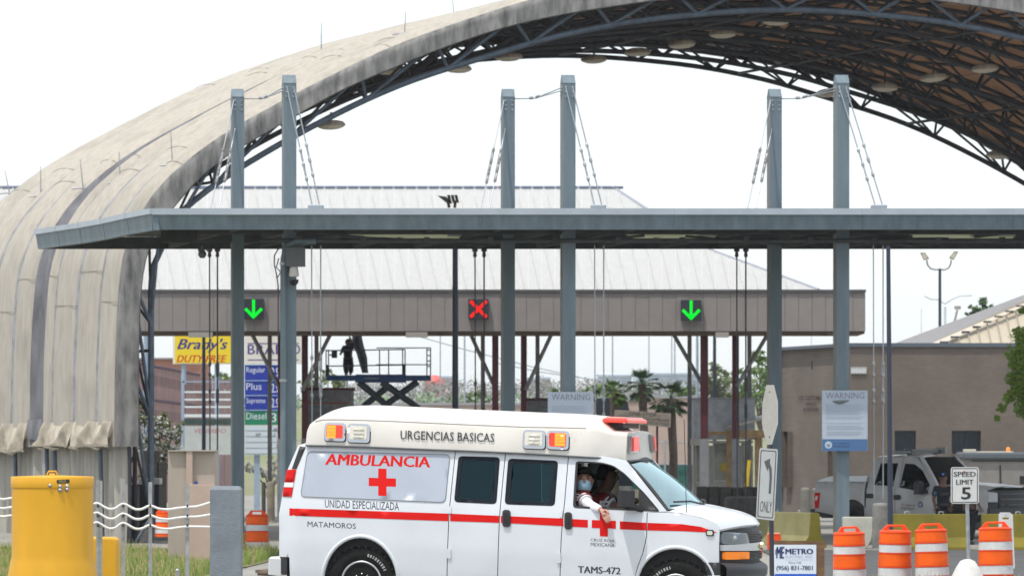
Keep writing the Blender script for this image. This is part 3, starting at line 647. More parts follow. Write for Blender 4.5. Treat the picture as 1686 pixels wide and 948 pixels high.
# windows with rubber gaskets
for pl, dd in ((W1, D1), (W2, D2)):
    q = VF.poly(pl); cx = sum(p[0] for p in q)/len(q); cz = sum(p[1] for p in q)/len(q); inn = [(cx+(p[0]-cx)*.82, cz+(p[1]-cz)*.86) for p in q]
    mb = MB(); panel(mb, [(cx+(p[0]-cx)*1.012, cz+(p[1]-cz)*1.012) for p in q], lambda x, z, o: VF.skin(x, z, o+.003), [inn], .07, .02); vp('window_gasket', mat('gasket_navy', (.006,.009,.016), .6, spec=.2), mb, dd)
    mb = MB(); panel(mb, [(cx+(p[0]-cx)*.9, cz+(p[1]-cz)*.9) for p in q], lambda x, z, o: VF.skin(x, z, -.006), step=.1); vp('window_glass', M_wind, mb, dd)
q = VF.poly(OPEN); cx = sum(p[0] for p in q)/len(q); cz = sum(p[1] for p in q)/len(q)
mb = MB(); panel(mb, [(cx+(p[0]-cx)*1.01, cz+(p[1]-cz)*1.012) for p in q], lambda x, z, o: VF.skin(x, z, o+.003), [[(cx+(p[0]-cx)*.955, cz+(p[1]-cz)*.94) for p in q]], .06, .025); vp('window_seal', M_blk, mb, D3)
mb = MB(); panel(mb, VF.poly([(1053,803),(1086,840.8),(1053,840)]), lambda x, z, o: VF.skin(x, z, o-.004), step=.1, thick=.01); vp('quarter_light', M_blk, mb, D3)
# grey side panel (blanked window)
mb = MB(); gp = VF.poly(rpoly([(512,742.8),(741,748),(733,826),(495,816.4),(506,747)], 8)); panel(mb, gp, lambda x, z, o: VF.skin(x, z, o+.006), step=.09, thick=.008); vp('blanking_panel', M_pan, mb)
mb = MB(); gq = [VF.skin(x, z, .007) for x, z in gp]; mb.path(gq+[gq[0]], .005, 5, caps=False); vp('panel_trim', mat('trim_grey', (.25,.27,.30), .5), mb)
def decal(name, pts, m, off, par=None, W=None, holes=(), step=.09):
    mb = MB(); panel(mb, VF.poly(pts), lambda x, z, o: VF.skin(x, z, off), holes=[VF.poly(h) for h in holes], step=step); return vp(name, m, mb, par)
for a, b, par in (((476.5,836,848.2),(738.3,844.8,857.2),QP),((741.2,844.9,857.3),(822,848.5,860),D1),((824.6,848.6,860),(927.8,852.9,865.6),D2),((930.2,853,865.8),(968,855.2,867.9),D3),((1020.7,857.4,870.6),(1064.2,860,872.4),D3)):
    decal('red_stripe', [(a[0],a[1]),(b[0],b[1]),(b[0],b[2]),(a[0],a[2])], M_red, .0030, par)
decal('red_stripe', [(1066.2,860),(1123,862.2),(1154,866.5),(1181.6,876.3),(1154,875.3),(1123,873.8),(1065.8,872.5)], M_red, .0030, FE)
def cross(cx, cy, h, wd, sl, par, off):
    w = wd/2; pl = [(-w,-h),(w,-h),(w,-w),(h,-w),(h,w),(w,w),(w,h),(-w,h),(-w,w),(-h,w),(-h,-w),(-w,-w)]
    decal('red_cross', [(cx+x, cy+y+sl*x) for x, y in pl], M_red, off, par)
cross(629.8, 793.3, 22.4, 13.6, .03, QP, .0068); cross(994.3, 862.5, 19.8, 13, .035, D3, .0038)
def vtext(s, c, m, off, par, W=None, shear=0, weight=0, name='lettering', bold=0):
    fn = (lambda a, b: (lambda xz: VF.skin(xz[0], xz[1], off))(VF.side(*bil(c, a, b)))) if W is None else (lambda a, b: (lambda xz: V3((xz[0], -(W(xz[0], xz[1])+off), xz[1])))(VF.side(*bil(c, a, b), W=W(0, 2.0))))
    mb = MB()
    for k in range(1+2*bold):
        dx = (0, -.45, .45, -.9, .9)[k]; c2 = [(x+dx, y) for x, y in c]; of = off+.0003*k
        text(mb, s, lambda a, b: (lambda xz: VF.skin(xz[0], xz[1], of))(VF.side(*bil(c2, a, b))), shear, weight)
    return vp(name, m, mb, par)
vtext('AMBULANCIA', [(536,764.5),(707.5,769),(708.5,751.5),(539,746.5)], M_red, .0070, QP, bold=2)
vtext('UNIDAD ESPECIALIZADA', [(535,835),(657,839.5),(657,826.5),(535,822)], M_let, .0016, QP)
vtext('MATAMOROS', [(506.4,866.6),(586,870),(586,861.2),(506.4,857.6)], M_let, .0016, QP)
vtext('CRUZ ROJA', [(972.6,891.7),(1012,893.6),(1012,887.4),(972.6,885.6)], M_let, .0016, D3)
vtext('MEXICANA', [(972.6,898.3),(1012,900),(1012,894.1),(972.6,892.5)], M_let, .0016, D3)
vtext('TAMS-472', [(952,942.3),(1021.5,944.8),(1021.5,933.5),(952,931)], M_let, .0016, D3, bold=1)
def vblock(name, x0, y0, x1, y1, d, m, par, r=3, off=0, sl=.034, step=.06):
    cx = (x0+x1)/2; pl = [(x, y+sl*(x-cx)) for x, y in rrect(x0, y0, x1, y1, r)]
    mb = MB(); panel(mb, VF.poly(pl), lambda x, z, o: VF.skin(x, z, off+d+o), step=step, thick=d); return vp(name, m, mb, par)
for x0, y0, x1, y1, par in ((929.8,842.5,942,871,D3),(827.8,838.6,840.8,867,D2)):
    o = vblock('door_handle', x0, y0, x1, y1, .022, M_blk, par, 5); vblock('grip', x0+3, y0+5, x1-3, y1-7, .03, M_dark, o, 2)
for x0, y0, x1, y1 in ((738.6,833,743.4,844.5),(736.5,902.5,742.5,918.7),(921.8,840,925.8,851),(916.5,909,923.5,926)): 
    o = vblock('door_hinge', x0, y0, x1, y1, .014, M_wht, D1 if x0 < 800 else D3, 1.2)
vblock('side_marker', 1162.5, 871.5, 1175.6, 881.8, .012, M_blk, FE, 2.5); vblock('marker_lens', 1164.5, 873.3, 1173.5, 880, .018, mat('marker_glass', (.6,.62,.5), .2), FE, 2)
# tail lamp and rear corner glass
mb = MB(); panel(mb, VF.poly([(494,734),(503.5,735.5),(488.5,771.5),(480.5,771.8)]), lambda x, z, o: VF.skin(x, z, .004), step=.06); vp('rear_corner_glass', M_blk, mb)
for nm, pl, m in (('tail_lamp', [(472.6,773),(487.6,772.2),(483.8,793.5),(468.8,793.3)], M_red), ('tail_lamp', [(468.8,793.6),(483.8,793.8),(482.4,801.5),(467.4,801.2)], mat('lamp_white', (.7,.68,.66), .3)), ('tail_lamp', [(467.4,801.5),(482.4,801.8),(479.7,817),(465.4,816.6)], M_red)):
    mb = MB(); panel(mb, VF.poly(pl), lambda x, z, o: VF.skin(x, z, .012+o), step=.05, thick=.014); vp(nm, m, mb)
# wheel arch lips, wheel wells and wheels
for cx, cy, rx, ry in ((593,958,63,76),(1112,964,65,64)):
    mb = MB(); pts = [VF.skin(*VF.side(*p), -.004) for p in arc(cx, cy, rx, ry, 186, -6, 22)]; mb.path(pts, .022, 6); vp('arch_lip', M_wht, mb)
HX = [VF.side(594.5, 957)[0], VF.side(1112.5, 966)[0]]; HZ = .378
for hx in HX:
    mb = MB(); mb.lathe([(.50, -.93), (.50, -.45), (.001, -.45)], (0, 0, 0), 24, Matrix.Translation((hx, 0, .43)) @ Matrix.Rotation(math.radians(-90), 4, 'X')); vp('wheel_well', M_dark, mb)
def tarc(mb, r, a, h, wd):          # raised mark on the tyre wall
    q = lambda rr, an: V3((hx_+rr*math.cos(an), -.9715, HZ+rr*math.sin(an)))
    mb.add([q(r, a-wd), q(r, a+wd), q(r+h, a+wd), q(r+h, a-wd)], [(0,1,2,3)])
for side in (-1, 1):
    for hx in HX:
        hx_ = hx; wl = bpy.data.objects.new('wheel', None); COL.objects.link(wl); wl.parent = van; y0 = .97
        M = Matrix.Translation((hx, 0, HZ)) @ Matrix.Rotation(math.radians(-90*side*-1), 4, 'X') if side > 0 else Matrix.Translation((hx, 0, HZ)) @ Matrix.Rotation(math.radians(90), 4, 'X')
        mb = MB(); mb.lathe([(.215, .74), (.33, .735), (.372, .76), (.378, .80), (.378, .91), (.372, .945), (.345, .965), (.29, .970), (.235, .962), (.215, .945)], (0,0,0), 48, M); vp('tyre', M_rub, mb, wl)
        if side > 0:
            mb = MB(); mb.lathe([(.001, .93), (.21, .93)], (0,0,0), 20, M); vp('rim', M_chr, mb, wl); continue
        mb = MB()
        for k in range(60):
            a = 2*math.pi*k/60; c, s_ = math.cos(a), math.sin(a)
            mb.cbox((hx+.368*c, -.925+.03*(k % 2), HZ+.368*s_), (.022, .07, .020))
        o = vp('tread_block', M_rub, mb, wl); o['kind'] = 'stuff'
        Mr = mat('rim_steel', (.55,.56,.58), .35, metal=.75, var=.1, scale=10)
        mb = MB(); mb.lathe([(.222, .90), (.222, .958), (.210, .966), (.200, .955), (.195, .90), (.192, .86)], (0,0,0), 40, M); vp('rim', Mr, mb, wl)
        out = [(.196*math.cos(2*math.pi*k/40), .196*math.sin(2*math.pi*k/40)) for k in range(40)]; hs = []
        for k in range(8):
            a = 2*math.pi*(k+.5)/8; h = []
            for j in range(12):
                b = 2*math.pi*j/12; rr = .143+.026*math.cos(b); an = a+.20*math.sin(b)*(1+.25*math.cos(b)); h.append((rr*math.cos(an), rr*math.sin(an)))
            hs.append(h)
        mb = MB(); panel(mb, out, lambda u, v, o: V3((hx+u, -(.895+.035*max(0, 1-((math.hypot(u, v)-.085)/.09)**2)+o), HZ+v)), hs, .035, .012); vp('rim_disc', Mr, mb, wl)
        mb = MB(); mb.lathe([(.060, .89), (.060, .955), (.045, .972), (.001, .975)], (0,0,0), 20, M); vp('hub_cap', M_blk, mb, wl)
        mb = MB()
        for k in range(8): a = 2*math.pi*k/8; mb.lathe([(.011, .92), (.011, .95), (.001, .952)], (.082*math.cos(a), 0, .082*math.sin(a)), 6, M)
        o = vp('wheel_nut', M_chr, mb, wl); o['kind'] = 'stuff'
        mb = MB(); mb.lathe([(.19, .80), (.001, .80)], (0,0,0), 20, M); vp('brake_drum', M_dark, mb, wl)
        mb = MB(); a0 = math.radians(52 if hx < 1 else 128)
        for k in range(9): tarc(mb, .272, a0+(k-4)*.105*1.0, .032, .030 if k % 3 else .018)
        vp('tyre_marking', mat('tyre_white', (.35,.35,.35), .7), mb, wl)
# front face
XN = VF.side(1184.5, 890)[0]
def fx_(y, z): return XN+.012+.262*(1-min(1.2, abs(y)/.90)**2.3)-.10*max(0, z-.86)-.04*max(0, .75-z)
def FP(x, y, off=0):
    p = VF.surf(x, y, fx_); return V3((fx_(p.y, p.z)+off, p.y, p.z))
def fmap(off): return lambda y, z, o: V3((fx_(y, z)+off+o, y, z))
def fpoly(pts): return [(p.y, p.z) for p in (FP(x, y) for x, y in pts)]
ze = lambda row: VF.side(1184, row)[1]
z_hood, z_lt, z_lb, z_cb, z_sb, z_bt = ze(873.5), ze(875), ze(895.5), ze(906), ze(923), ze(926)
mb = MB(); panel(mb, [(-.90, z_bt-.12), (.90, z_bt-.12), (.90, z_hood), (.5, z_hood+.03), (0, z_hood+.045), (-.5, z_hood+.03), (-.90, z_hood)], fmap(-.02), step=.08); vp('nose_panel', M_blk, mb)
for s_ in (1, -1):
    def mir(pts): return [(y*s_, z) for y, z in pts]
    hl = [(-.895, z_lb), (-.42, z_lb+.01), (-.46, z_lt-.012), (-.88, z_lt)]
    mb = MB(); panel(mb, mir(rpoly(hl, .03)), fmap(.0), step=.08, thick=.02); o = vp('headlight', mat('lamp_bowl', (.20,.23,.28), .15, metal=.6), mb)
    mb = MB(); panel(mb, mir(rpoly(hl, .03)), fmap(.014), step=.08, thick=.01); vp('headlight_glass', glass('lamp_glass', (.75,.8,.85), .10), mb, o)
    mb = MB(); mb.ball((fx_(-.70, .95)-.012, -.70*s_, (z_lt+z_lb)/2), .036, 12); vp('bulb_reflector', M_chr, mb, o)
    sg = [(-.86, z_sb+.015), (-.43, z_sb+.02), (-.43, z_cb-.012), (-.86, z_cb-.012)]
    mb = MB(); panel(mb, mir(rpoly(sg, .02)), fmap(.012), step=.08, thick=.03); vp('turn_signal', M_amb, mb)
mb = MB(); panel(mb, [(-.90, z_cb), (.90, z_cb), (.90, z_lb-.006), (.4, z_lb+.012), (0, z_lb+.022), (-.4, z_lb+.012), (-.90, z_lb-.006)], fmap(.022), step=.07, thick=.04); gb = vp('grille_bar', M_chr, mb)
bt = [(-.12,-.018),(-.045,-.018),(-.03,-.038),(.03,-.038),(.045,-.018),(.12,-.018),(.12,.018),(.045,.018),(.03,.038),(-.03,.038),(-.045,.018),(-.12,.018)]
mb = MB(); panel(mb, [(a, (z_cb+z_lb)/2+b+.012) for a, b in bt], fmap(.045), step=.05, thick=.02); vp('emblem', mat('emblem_gold', (.62,.52,.28), .3, metal=.8), mb, gb)
for zt, zb in ((z_lt-.01, z_lb+.03), (z_cb-.02, z_sb+.01)):
    mb = MB()
    for k in range(5): z = zb+(zt-zb)*(k+.5)/5; panel(mb, [(-.40, z-.004), (.40, z-.004), (.40, z+.004), (-.40, z+.004)], fmap(.0), step=.1, thick=.02)
    o = vp('grille', mat('grille_grey', (.05,.05,.055), .5), mb); o['kind'] = 'stuff'
mb = MB()
def bmp(z0, z1, out, wd): return lambda u, v: (lambda y, z: V3((fx_(y*.93, .6)+out*math.sin(min(1, v*3)*math.pi/2)*(1 if v < .9 else .6), y, z)))((u*2-1)*wd, z1+(z0-z1)*v)
mb.grid(24, 6, bmp(z_bt-.16, z_bt, .07, .95)); vp('bumper_cover', mat('bumper_black', (.022,.024,.03), .5), mb)
mb = MB(); panel(mb, VF.poly([(1159,925),(1186,925.5),(1186,946),(1165,948)]), lambda x, z, o: VF.skin(x, z, o+.012), step=.06, thick=.03); vp('bumper_side', mat('bumper_black', (.022,.024,.03), .5), mb)
mb = MB(); mb.grid(24, 6, bmp(z_bt-.40, z_bt-.155, .11, .955)); mb.grid(24, 1, lambda u, v: bmp(0, z_bt-.155, .11, .955)(u, 0)+V3((.11*v, 0, 0))); vp('bumper', mat('bumper_white', (.72,.72,.72), .3, coat=.3), mb)
mb = MB(); panel(mb, VF.poly([(1160,948),(1186,946.5),(1190,975),(1165,975)]), lambda x, z, o: VF.skin(x, z, o+.02), step=.06, thick=.03); vp('bumper_end', MATS['bumper_white'], mb)
# hood, cowl, windscreen
etop = VF.poly([(1099,842),(1130,845.3),(1160,852.3),(1180,860.5),(1184,867.5)]); zed = prof(etop); XH0 = etop[0][0]; XH1 = etop[-1][0]
def hood(u, v):
    y = (u*2-1); s_ = abs(y); x1 = XN+.012+.262*(1-(s_*.98)**2.3)-.035; x = (XH0-.05)+(x1-(XH0-.05))*v; xe = XH0+(XH1-XH0)*v
    w = vanW(xe, zed(xe))+.002; crown = .100*(1-v)+.055*v
    return V3((x, y*w, zed(xe)+.003+crown*(1-s_**3.2)-.03*max(0, (v-.8)/.2)**2))
mb = MB(); mb.grid(28, 16, hood); mb.grid(28, 1, lambda u, v: hood(u, 1)+V3((-.02*v, 0, -.025*v))); vp('hood', M_wht, mb)
nb, ntp = VF.side(1098.5, 841.5), VF.side(1029.5, 760.5, .72)
def wsf(u, v, o=0):
    y = (u*2-1); wy = (vanW(nb[0], nb[1])-.03)*(1-v)+.715*v
    return V3((nb[0]+(ntp[0]-nb[0])*v+.24*(1-y*y)*(1-.72*v)+o*.5, y*wy, nb[1]+(ntp[1]-nb[1])*v+.035*(1-y*y)+.03*math.sin(v*math.pi)+o))
mb = MB(); mb.grid(24, 12, wsf); vp('windscreen', M_ws, mb)
mb = MB()
for a in ([(u/20, 0) for u in range(21)], [(u/20, 1) for u in range(21)], [(0, v/10) for v in range(11)], [(1, v/10) for v in range(11)]): mb.path([wsf(*p, .004) for p in a], .022, 6)
vp('windscreen_seal', M_blk, mb)
mb = MB(); mb.grid(20, 3, lambda u, v: wsf(u, 0)+V3((.16*v, 0, -.03-.03*v))); vp('cowl', M_blk, mb)
for u0, u1 in ((.06, .42), (.46, .86)):
    mb = MB(); a = wsf(u0+.02, .10, .03); b = wsf(u1, .02, .03); mb.path([a, a.lerp(b, .5)+V3((.02, 0, .02)), b], .010, 5); mb.tube(b, wsf(min(1, u1+.12), -.06, .02), .012, 5); vp('wiper', M_blk, mb)
mb = MB(); p = VF.side(1129, 843); q = VF.side(1129.6, 690); mb.tube((p[0], -vanW(*p)+.05, p[1]), (q[0], -vanW(*p)+.05, q[1]), .004, 5); vp('antenna', M_blk, mb)
# mirror
mp_ = VF.side(1036.5, 817); mb = MB(); mb.cbox((mp_[0], -1.13, mp_[1]), (.17, .24, .21), .25, .04); mb.tube((mp_[0]+.03, -1.08, mp_[1]-.09), (mp_[0]+.16, -.93, mp_[1]-.14), .035, 6); vp('side_mirror', M_blk, mb)
# ------------------------------------------------------------------ high roof cap
def capW(x, z): return interp([(1.70,.885),(1.82,.875),(2.02,.845),(2.12,.80),(2.3,.62)], z)
st = [(503.5,733.5,708,704),(507,733.6,699,695),(516,733.8,693.5,687),(527,734,690.5,680.5),(540,734.2,690,674.5),(556,734.5,690,669.5),(587,735.5,690.7,668),(640,737.5,692.5,670.2),(700,740,695.2,673),(780,743,698.8,676.5),(859,746.5,702,680),(910,749.3,703,681.8),(944,751.5,703.6,683.5),(962,752.6,704.2,685.2),(976,753.5,705.5,690),(988,754.3,708.5,700),(1000,755.2,711.5,709.2),(1020,757,712.8,710.6)]
secs = []
for x, a, b, c in st:
    xa, za = VF.side(x, a, .88); _, zb = VF.side(x, b, .85); _, zc = VF.side(x, c, .75); secs.append((xa, za, zb, zc))
CX0 = VF.side(965, 752, .88)[0]; secs.append((max(secs[-1][0], wsf(0, 1).x)+.01, secs[-1][1]-.012, secs[-1][2], secs[-1][3]))
def capsec(s_):
    x, za, zb, zc = s_; h = [(.885, za), (.882, za+.03), (.855, zb-.03), (.835, zb), (.79, zb+(zc-zb)*.55), (.70, zc-.003), (.45, zc+.010), (0, zc+.016)]
    k = 1-.155*sm01((x-CX0)/(secs[-1][0]-CX0)) if x > CX0 else 1.0
    return [V3((x, -w*k, z)) for w, z in h]+[V3((x, w*k, z)) for w, z in h[::-1][1:]]
mb = MB(); rows = [capsec(s_) for s_ in secs]; n = len(rows[0])
mb.add([p for r in rows for p in r], [(i*n+j, (i+1)*n+j, (i+1)*n+j+1, i*n+j+1) for i in range(len(rows)-1) for j in range(n-1)], True)
mb.add(rows[0], [tuple(range(n))])
xs_, zs_, z1_, z2_ = secs[-1]
hd = wsf(0, 1)
CAPX = max(xs_, hd.x)
def capf(u, v):                        # rounded front wall of the cap
    y = u*2-1; s_ = abs(y); zt = interp([(0, z2_+.016), (.51, z2_+.010), (.79, z2_-.003), (.90, z1_+(z2_-z1_)*.55), (1, z1_)], s_)
    xb = xs_+.075*(1-s_**2.6); z0 = zs_+.02*(1-s_*s_)
    return V3((xb-.04*v*(1-s_**4), y*(.748-.045*v), z0+(zt-z0)*v))
mb.grid(24, 6, capf)
mb.grid(24, 2, lambda u, v: (lambda p: V3((p.x+(xs_-.01-p.x)*v, p.y*(1-.0*v), p.z)))(capf(u, 1)))
cap = vp('roof_cap', M_cap, mb)
mb = MB(); mb.path([r_[0]+V3((0, -.004, .004)) for r_ in rows]+[capf(u/16, 0)+V3((.004, 0, 0)) for u in range(1, 16)], .010, 5); vp('drip_seal', mat('seal_grey', (.10,.11,.12), .6), mb, cap)
mb = MB(); mb.path([V3((s_[0], -.838, s_[2]+.002)) for s_ in secs[2:-5]], .009, 5); vp('roof_ridge', M_cap, mb, cap)
cw = lambda x, z: capW(x, z)+.012
def cap_text(s, c, m): mb = MB(); text(mb, s, lambda a, b: (lambda xz: V3((xz[0], -(capW(*xz)+.021), xz[1])))(VF.side(*bil(c, a, b), W=.875)), 0, .006); vp('lettering', m, mb, cap)
cap_text('URGENCIAS BASICAS', [(659.5,722.8),(814,727.6),(814,713),(659.5,708)], M_let)
M_rl = mat('beacon_red', (.75,.03,.02), .2, emit=(1,.08,.02), estr=.35); M_ol = mat('beacon_orange', (.95,.25,.02), .2, emit=(1,.33,.03), estr=1.0); M_wl = mat('scene_lens', (.66,.63,.55), .25, var=.1, scale=20)
def capblock(name, x0, y0, x1, y1, d, m, par, r=3, sl=.034, o0=.0):
    cx = (x0+x1)/2; pl = [VF.side(x, y+sl*(x-cx), .87) for x, y in rrect(x0, y0, x1, y1, r)]
    mb = MB(); panel(mb, pl, lambda x, z, o: V3((x, -(capW(x, z)+o0+d+o), z)), step=.05, thick=d+.02); return vp(name, m, mb, par)
for k, (x0, y0, x1, y1, red) in enumerate(((535.3,695.6,569.2,725.6,1),(573.2,697.2,609.2,728,0),(862,707.5,898,738.2,0),(901.7,708.8,936.8,739.4,1))):
    h = capblock('warning_light' if red else 'scene_light', x0, y0, x1, y1, .03, M_chr, van, 5); capblock('lamp_gasket', x0-1, y0-1, x1+1.4, y1+1.6, .012, mat('gasket_grey', (.05,.055,.06), .7), h, 5.5)
    if red:
        fl = k == 0; xm = x0+(x1-x0)*(.55 if fl else .36)
        capblock('lens', x0+3, y0+3.5, x1-4.5, y1-5, .040, M_rl, h, 3)
        for j in range(9):
            yy = y0+4.3+j*2.35; xa, xb = (x0+4, xm) if fl else (xm, x1-5.5)
            capblock('reflector_rib', xa, yy, xb, yy+1.7, .045, M_ol, h, .6)
    else:
        capblock('lens', x0+3, y0+3.5, x1-4.5, y1-5, .038, M_wl, h, 3)
        for j in range(3):
            yy = y0+7+j*6.2; capblock('lens_bar', x0+9, yy, x1-9, yy+3.2, .05, M_wl, h, 1.2)
for u0, u1 in ((.02, .20), (.74, .90)):
    mb = MB(); mb.grid(4, 4, lambda u, v: capf(u0+(u1-u0)*u, .30+.60*v)+V3((.045, -.03 if u0 < .5 else .0, 0))); mb.grid(1, 4, lambda u, v: capf(u0, .30+.60*v)+V3((.045*u, -.03*u, 0)))
    mb.grid(1, 4, lambda u, v: capf(u1, .30+.60*v)+V3((.045*u, 0, 0))); h = vp('warning_light', M_chr, mb)
    mb = MB(); mb.grid(4, 6, lambda u, v: capf(u0+(u1-u0)*(.16+.7*u), .35+.5*v)+V3((.06, -.035 if u0 < .5 else 0, 0))); vp('lens', mat('beacon_pink', (.8,.05,.05), .2, emit=(1,.12,.1), estr=.5), mb, h)
# light bar on the front shelf
zb = z2_+.045; lbx = VF.side(1027, 705, 0)[0]
mb = MB(); mb.cbox((lbx, 0, zb+.02), (.16, .9, .05)); lbo = vp('light_bar', M_blk, mb)
mb = MB(); mb.cbox((lbx+.01, 0, zb+.075), (.27, 1.16, .045), 0, .018); vp('lens', mat('bar_red', (.70,.04,.03), .2, emit=(1,.1,.06), estr=.30), mb, lbo)
mb = MB(); mb.cbox((lbx+.01, 0, zb+.103), (.20, 1.04, .016), 0, .005); vp('lens_top', mat('bar_pink', (.80,.35,.32), .25), mb, lbo)
# rear bumper and tow platform
xr = VF.side(463, 930)[0]
mb = MB(); mb.cbox((xr-.06, 0, VF.side(455, 931, .9)[1]), (.16, 1.80, .19), 0, .02); vp('rear_bumper', mat('bumper_grey', (.55,.56,.58), .4), mb)
vblock('bumper_corner', 459, 916, 473.5, 944, .02, M_blk, van, 2)
mb = MB(); zr = VF.side(440, 941, .9)[1]; mb.cbox((xr-.16, -.1, zr), (.26, 1.5, .035)); mb.cbox((xr-.22, -.1, zr-.03), (.12, 1.4, .03)); vp('step_plate', mat('rusty_step', (.16,.12,.09), .8, var=.4, scale=8), mb)
mb = MB(); mb.grid(1, 1, lambda u, v: V3((VF.side(476, 800)[0]+.22*v, -.74+1.48*u, .5+1.25*v))); vp('rear_doors', M_wht, mb)
# floor, interior
mb = MB(); mb.box(-.85, -.84, .42, 3.3, .84, .48); vp('floor_pan', M_dark, mb)
mb = MB(); mb.box(-.8, -.82, 1.72, 2.7, .82, 1.75); vp('headliner', M_int, mb)
px_ = VF.side(940, 800)[0]
mb = MB(); mb.box(px_-.06, -.80, .5, px_-.03, -.25, 1.7); mb.box(px_-.06, .25, .5, px_-.03, .80, 1.7); vp('partition', mat('partition_grey', (.05,.055,.06), .8), mb)
mb = MB(); mb.grid(16, 4, lambda u, v: V3((nb[0]-.28+.50*v*(1)+.20*(1-(u*2-1)**2)*v, (u*2-1)*.82, 1.16-.02*v+.03*math.sin(v*3)))); mb.box(nb[0]-.30, -.82, .7, nb[0]-.26, .82, 1.15); vp('dashboard', mat('dash_grey', (.05,.055,.06), .9), mb)
mb = MB(); r = random.Random(2)
for k in range(5): c = wsf(.16+.07*k, .08+.03*(k % 2), -.05); mb.cbox(c, (.16, .12, .012), r.uniform(0, 3)); 
vp('papers', mat('paper_teal', (.55,.66,.64), .8), mb)
for sy in (-.45, .45):
    sx = VF.side(966, 830)[0]; mb = MB(); mb.cbox((sx+.06, sy, .78), (.5, .5, .14), 0, .04); mb.cbox((sx-.2, sy, 1.12), (.13, .48, .60), 0, .04); mb.cbox((sx-.2, sy, 1.50), (.1, .26, .18), 0, .03); vp('seat', mat('seat_cloth', (.035,.035,.04), .9), mb)
mb = MB(); c = V3((nb[0]-.42, .42, 1.13)); M = Matrix.Translation(c) @ Matrix.Rotation(math.radians(-62), 4, 'Y'); mb.path([M @ V3((.18*math.cos(t*math.pi/8), .18*math.sin(t*math.pi/8), 0)) for t in range(17)], .014, 6); vp('steering_wheel', M_blk, mb)
mb = MB(); mb.box(.3, .3, .5, 1.7, .75, 1.05); vp('stretcher', mat('bench_blue', (.10,.13,.15), .8), mb)
# ------------------------------------------------------------------ people in the cab
M_skin1 = mat('skin_tan', (.34,.18,.12), .6); M_skin2 = mat('skin_brown', (.20,.10,.065), .6); M_hair = mat('hair_black', (.012,.010,.010), .7)
M_mar = mat('jersey_maroon', (.22,.010,.018), .8, var=.2, scale=12); M_jw = mat('jersey_white', (.68,.68,.70), .8); M_slv = mat('sleeve_white', (.78,.76,.84), .8, var=.04, scale=12, bump=.25, bscale=22); M_mask = mat('mask_blue', (.38,.58,.74), .8, var=.08, scale=30)
def L(x, y, w): d = VF.side(x, y, w); return V3((d[0], -w, d[1]))
pw = .66; hdp = L(961.5, 789, pw)
pas = thing('person', 'passenger in a maroon jersey and blue face mask resting an arm out of the window', 'person', VAN0); pas.rotation_euler = van.rotation_euler
nk, sh = hdp+V3((-.01, 0, -.15)), hdp+V3((0, 0, -.21)); hips = V3((hdp.x-.06, hdp.y+.05, .88))
shn, shf = L(957, 820, .74), hdp+V3((.02, .36, -.25)); elb = L(972, 832.5, .90); wri = L(990.5, 839, 1.02)
kn = hips+V3((.48, -.02, .06))
vs = [hips, hips+V3((0, 0, .22)), sh+V3((0, 0, -.04)), nk, hdp+V3((.0, -.01, -.08)), hdp+V3((0, 0, .0)), hdp+V3((0, 0, .07)), shn+V3((.0, .03, 0)), elb, wri, shf, shf+V3((.12, .02, -.24)), shf+V3((.35, -.05, -.28)), kn, kn+V3((.1, 0, -.38)), kn+V3((.0, .18, 0)), kn+V3((.1, .18, -.38))]
es = [(0,1),(1,2),(2,3),(3,4),(4,5),(5,6),(2,7),(7,8),(8,9),(2,10),(10,11),(11,12),(0,13),(13,14),(0,15),(15,16)]
rs = [.15,.13,.10,.065,.088,.108,.088,.065,.046,.030,.06,.045,.03,.08,.05,.08,.05]
body = skinmesh('body', M_skin1, pas, vs, es, rs)
skinmesh('jersey', M_mar, pas, [hips+V3((0,0,-.02)), hips+V3((0,0,.22)), sh+V3((0,0,-.045)), shn+V3((0,.02,.0)), shn.lerp(elb, .50), shf, shf.lerp(shf+V3((.12,.02,-.24)), .7)], [(0,1),(1,2),(2,3),(3,4),(2,5),(5,6)], [.17,.155,.13,.118,.108,.10,.09])
skinmesh('white_sleeve', M_slv, pas, [shn.lerp(elb, .42), shn.lerp(elb, .62), elb, elb.lerp(wri, .55), wri.lerp(elb, .04)], [(0,1),(1,2),(2,3),(3,4)], [.068,.068,.060,.050,.042])
mb = MB()
for f in (.22, .46):
    a = shn.lerp(elb, f); d = (elb-shn).normalized(); q = d.to_track_quat('Z', 'Y').to_matrix().to_4x4(); mb.lathe([(.074, -.010), (.083, 0), (.074, .010)], (0,0,0), 16, Matrix.Translation(a) @ q)
mb.build('sleeve_stripe', M_jw, pas, world=False)
# hand: palm and five fingers hanging over the door edge
hd0 = wri; pd = (L(995, 846, 1.045)-wri).normalized(); lat = pd.cross(V3((0, -1, 0))).normalized()
hvs = [hd0-pd*.02, hd0+pd*.035, hd0+pd*.075]; hes = [(0,1),(1,2)]; hrs = [(.026,.022), (.036,.017), (.038,.015)]
for i, (o_, ln, cv) in enumerate(((-.030,.066,.25),(-.010,.078,.16),(.011,.074,.10),(.030,.058,.0))):
    b = hd0+pd*.085+lat*o_; m1 = b+pd*ln*.4+V3((.004*i, -.006, -.003)); m2 = m1+(pd+V3((cv*.6, .10, -.5))).normalized()*ln*.35; e_ = m2+(pd+V3((cv*.4, .35, -.9))).normalized()*ln*.28
    k = len(hvs); hvs += [b, m1, m2, e_]; hes += [(2,k),(k,k+1),(k+1,k+2),(k+2,k+3)]; hrs += [.0105,.0095,.0088,.0072]
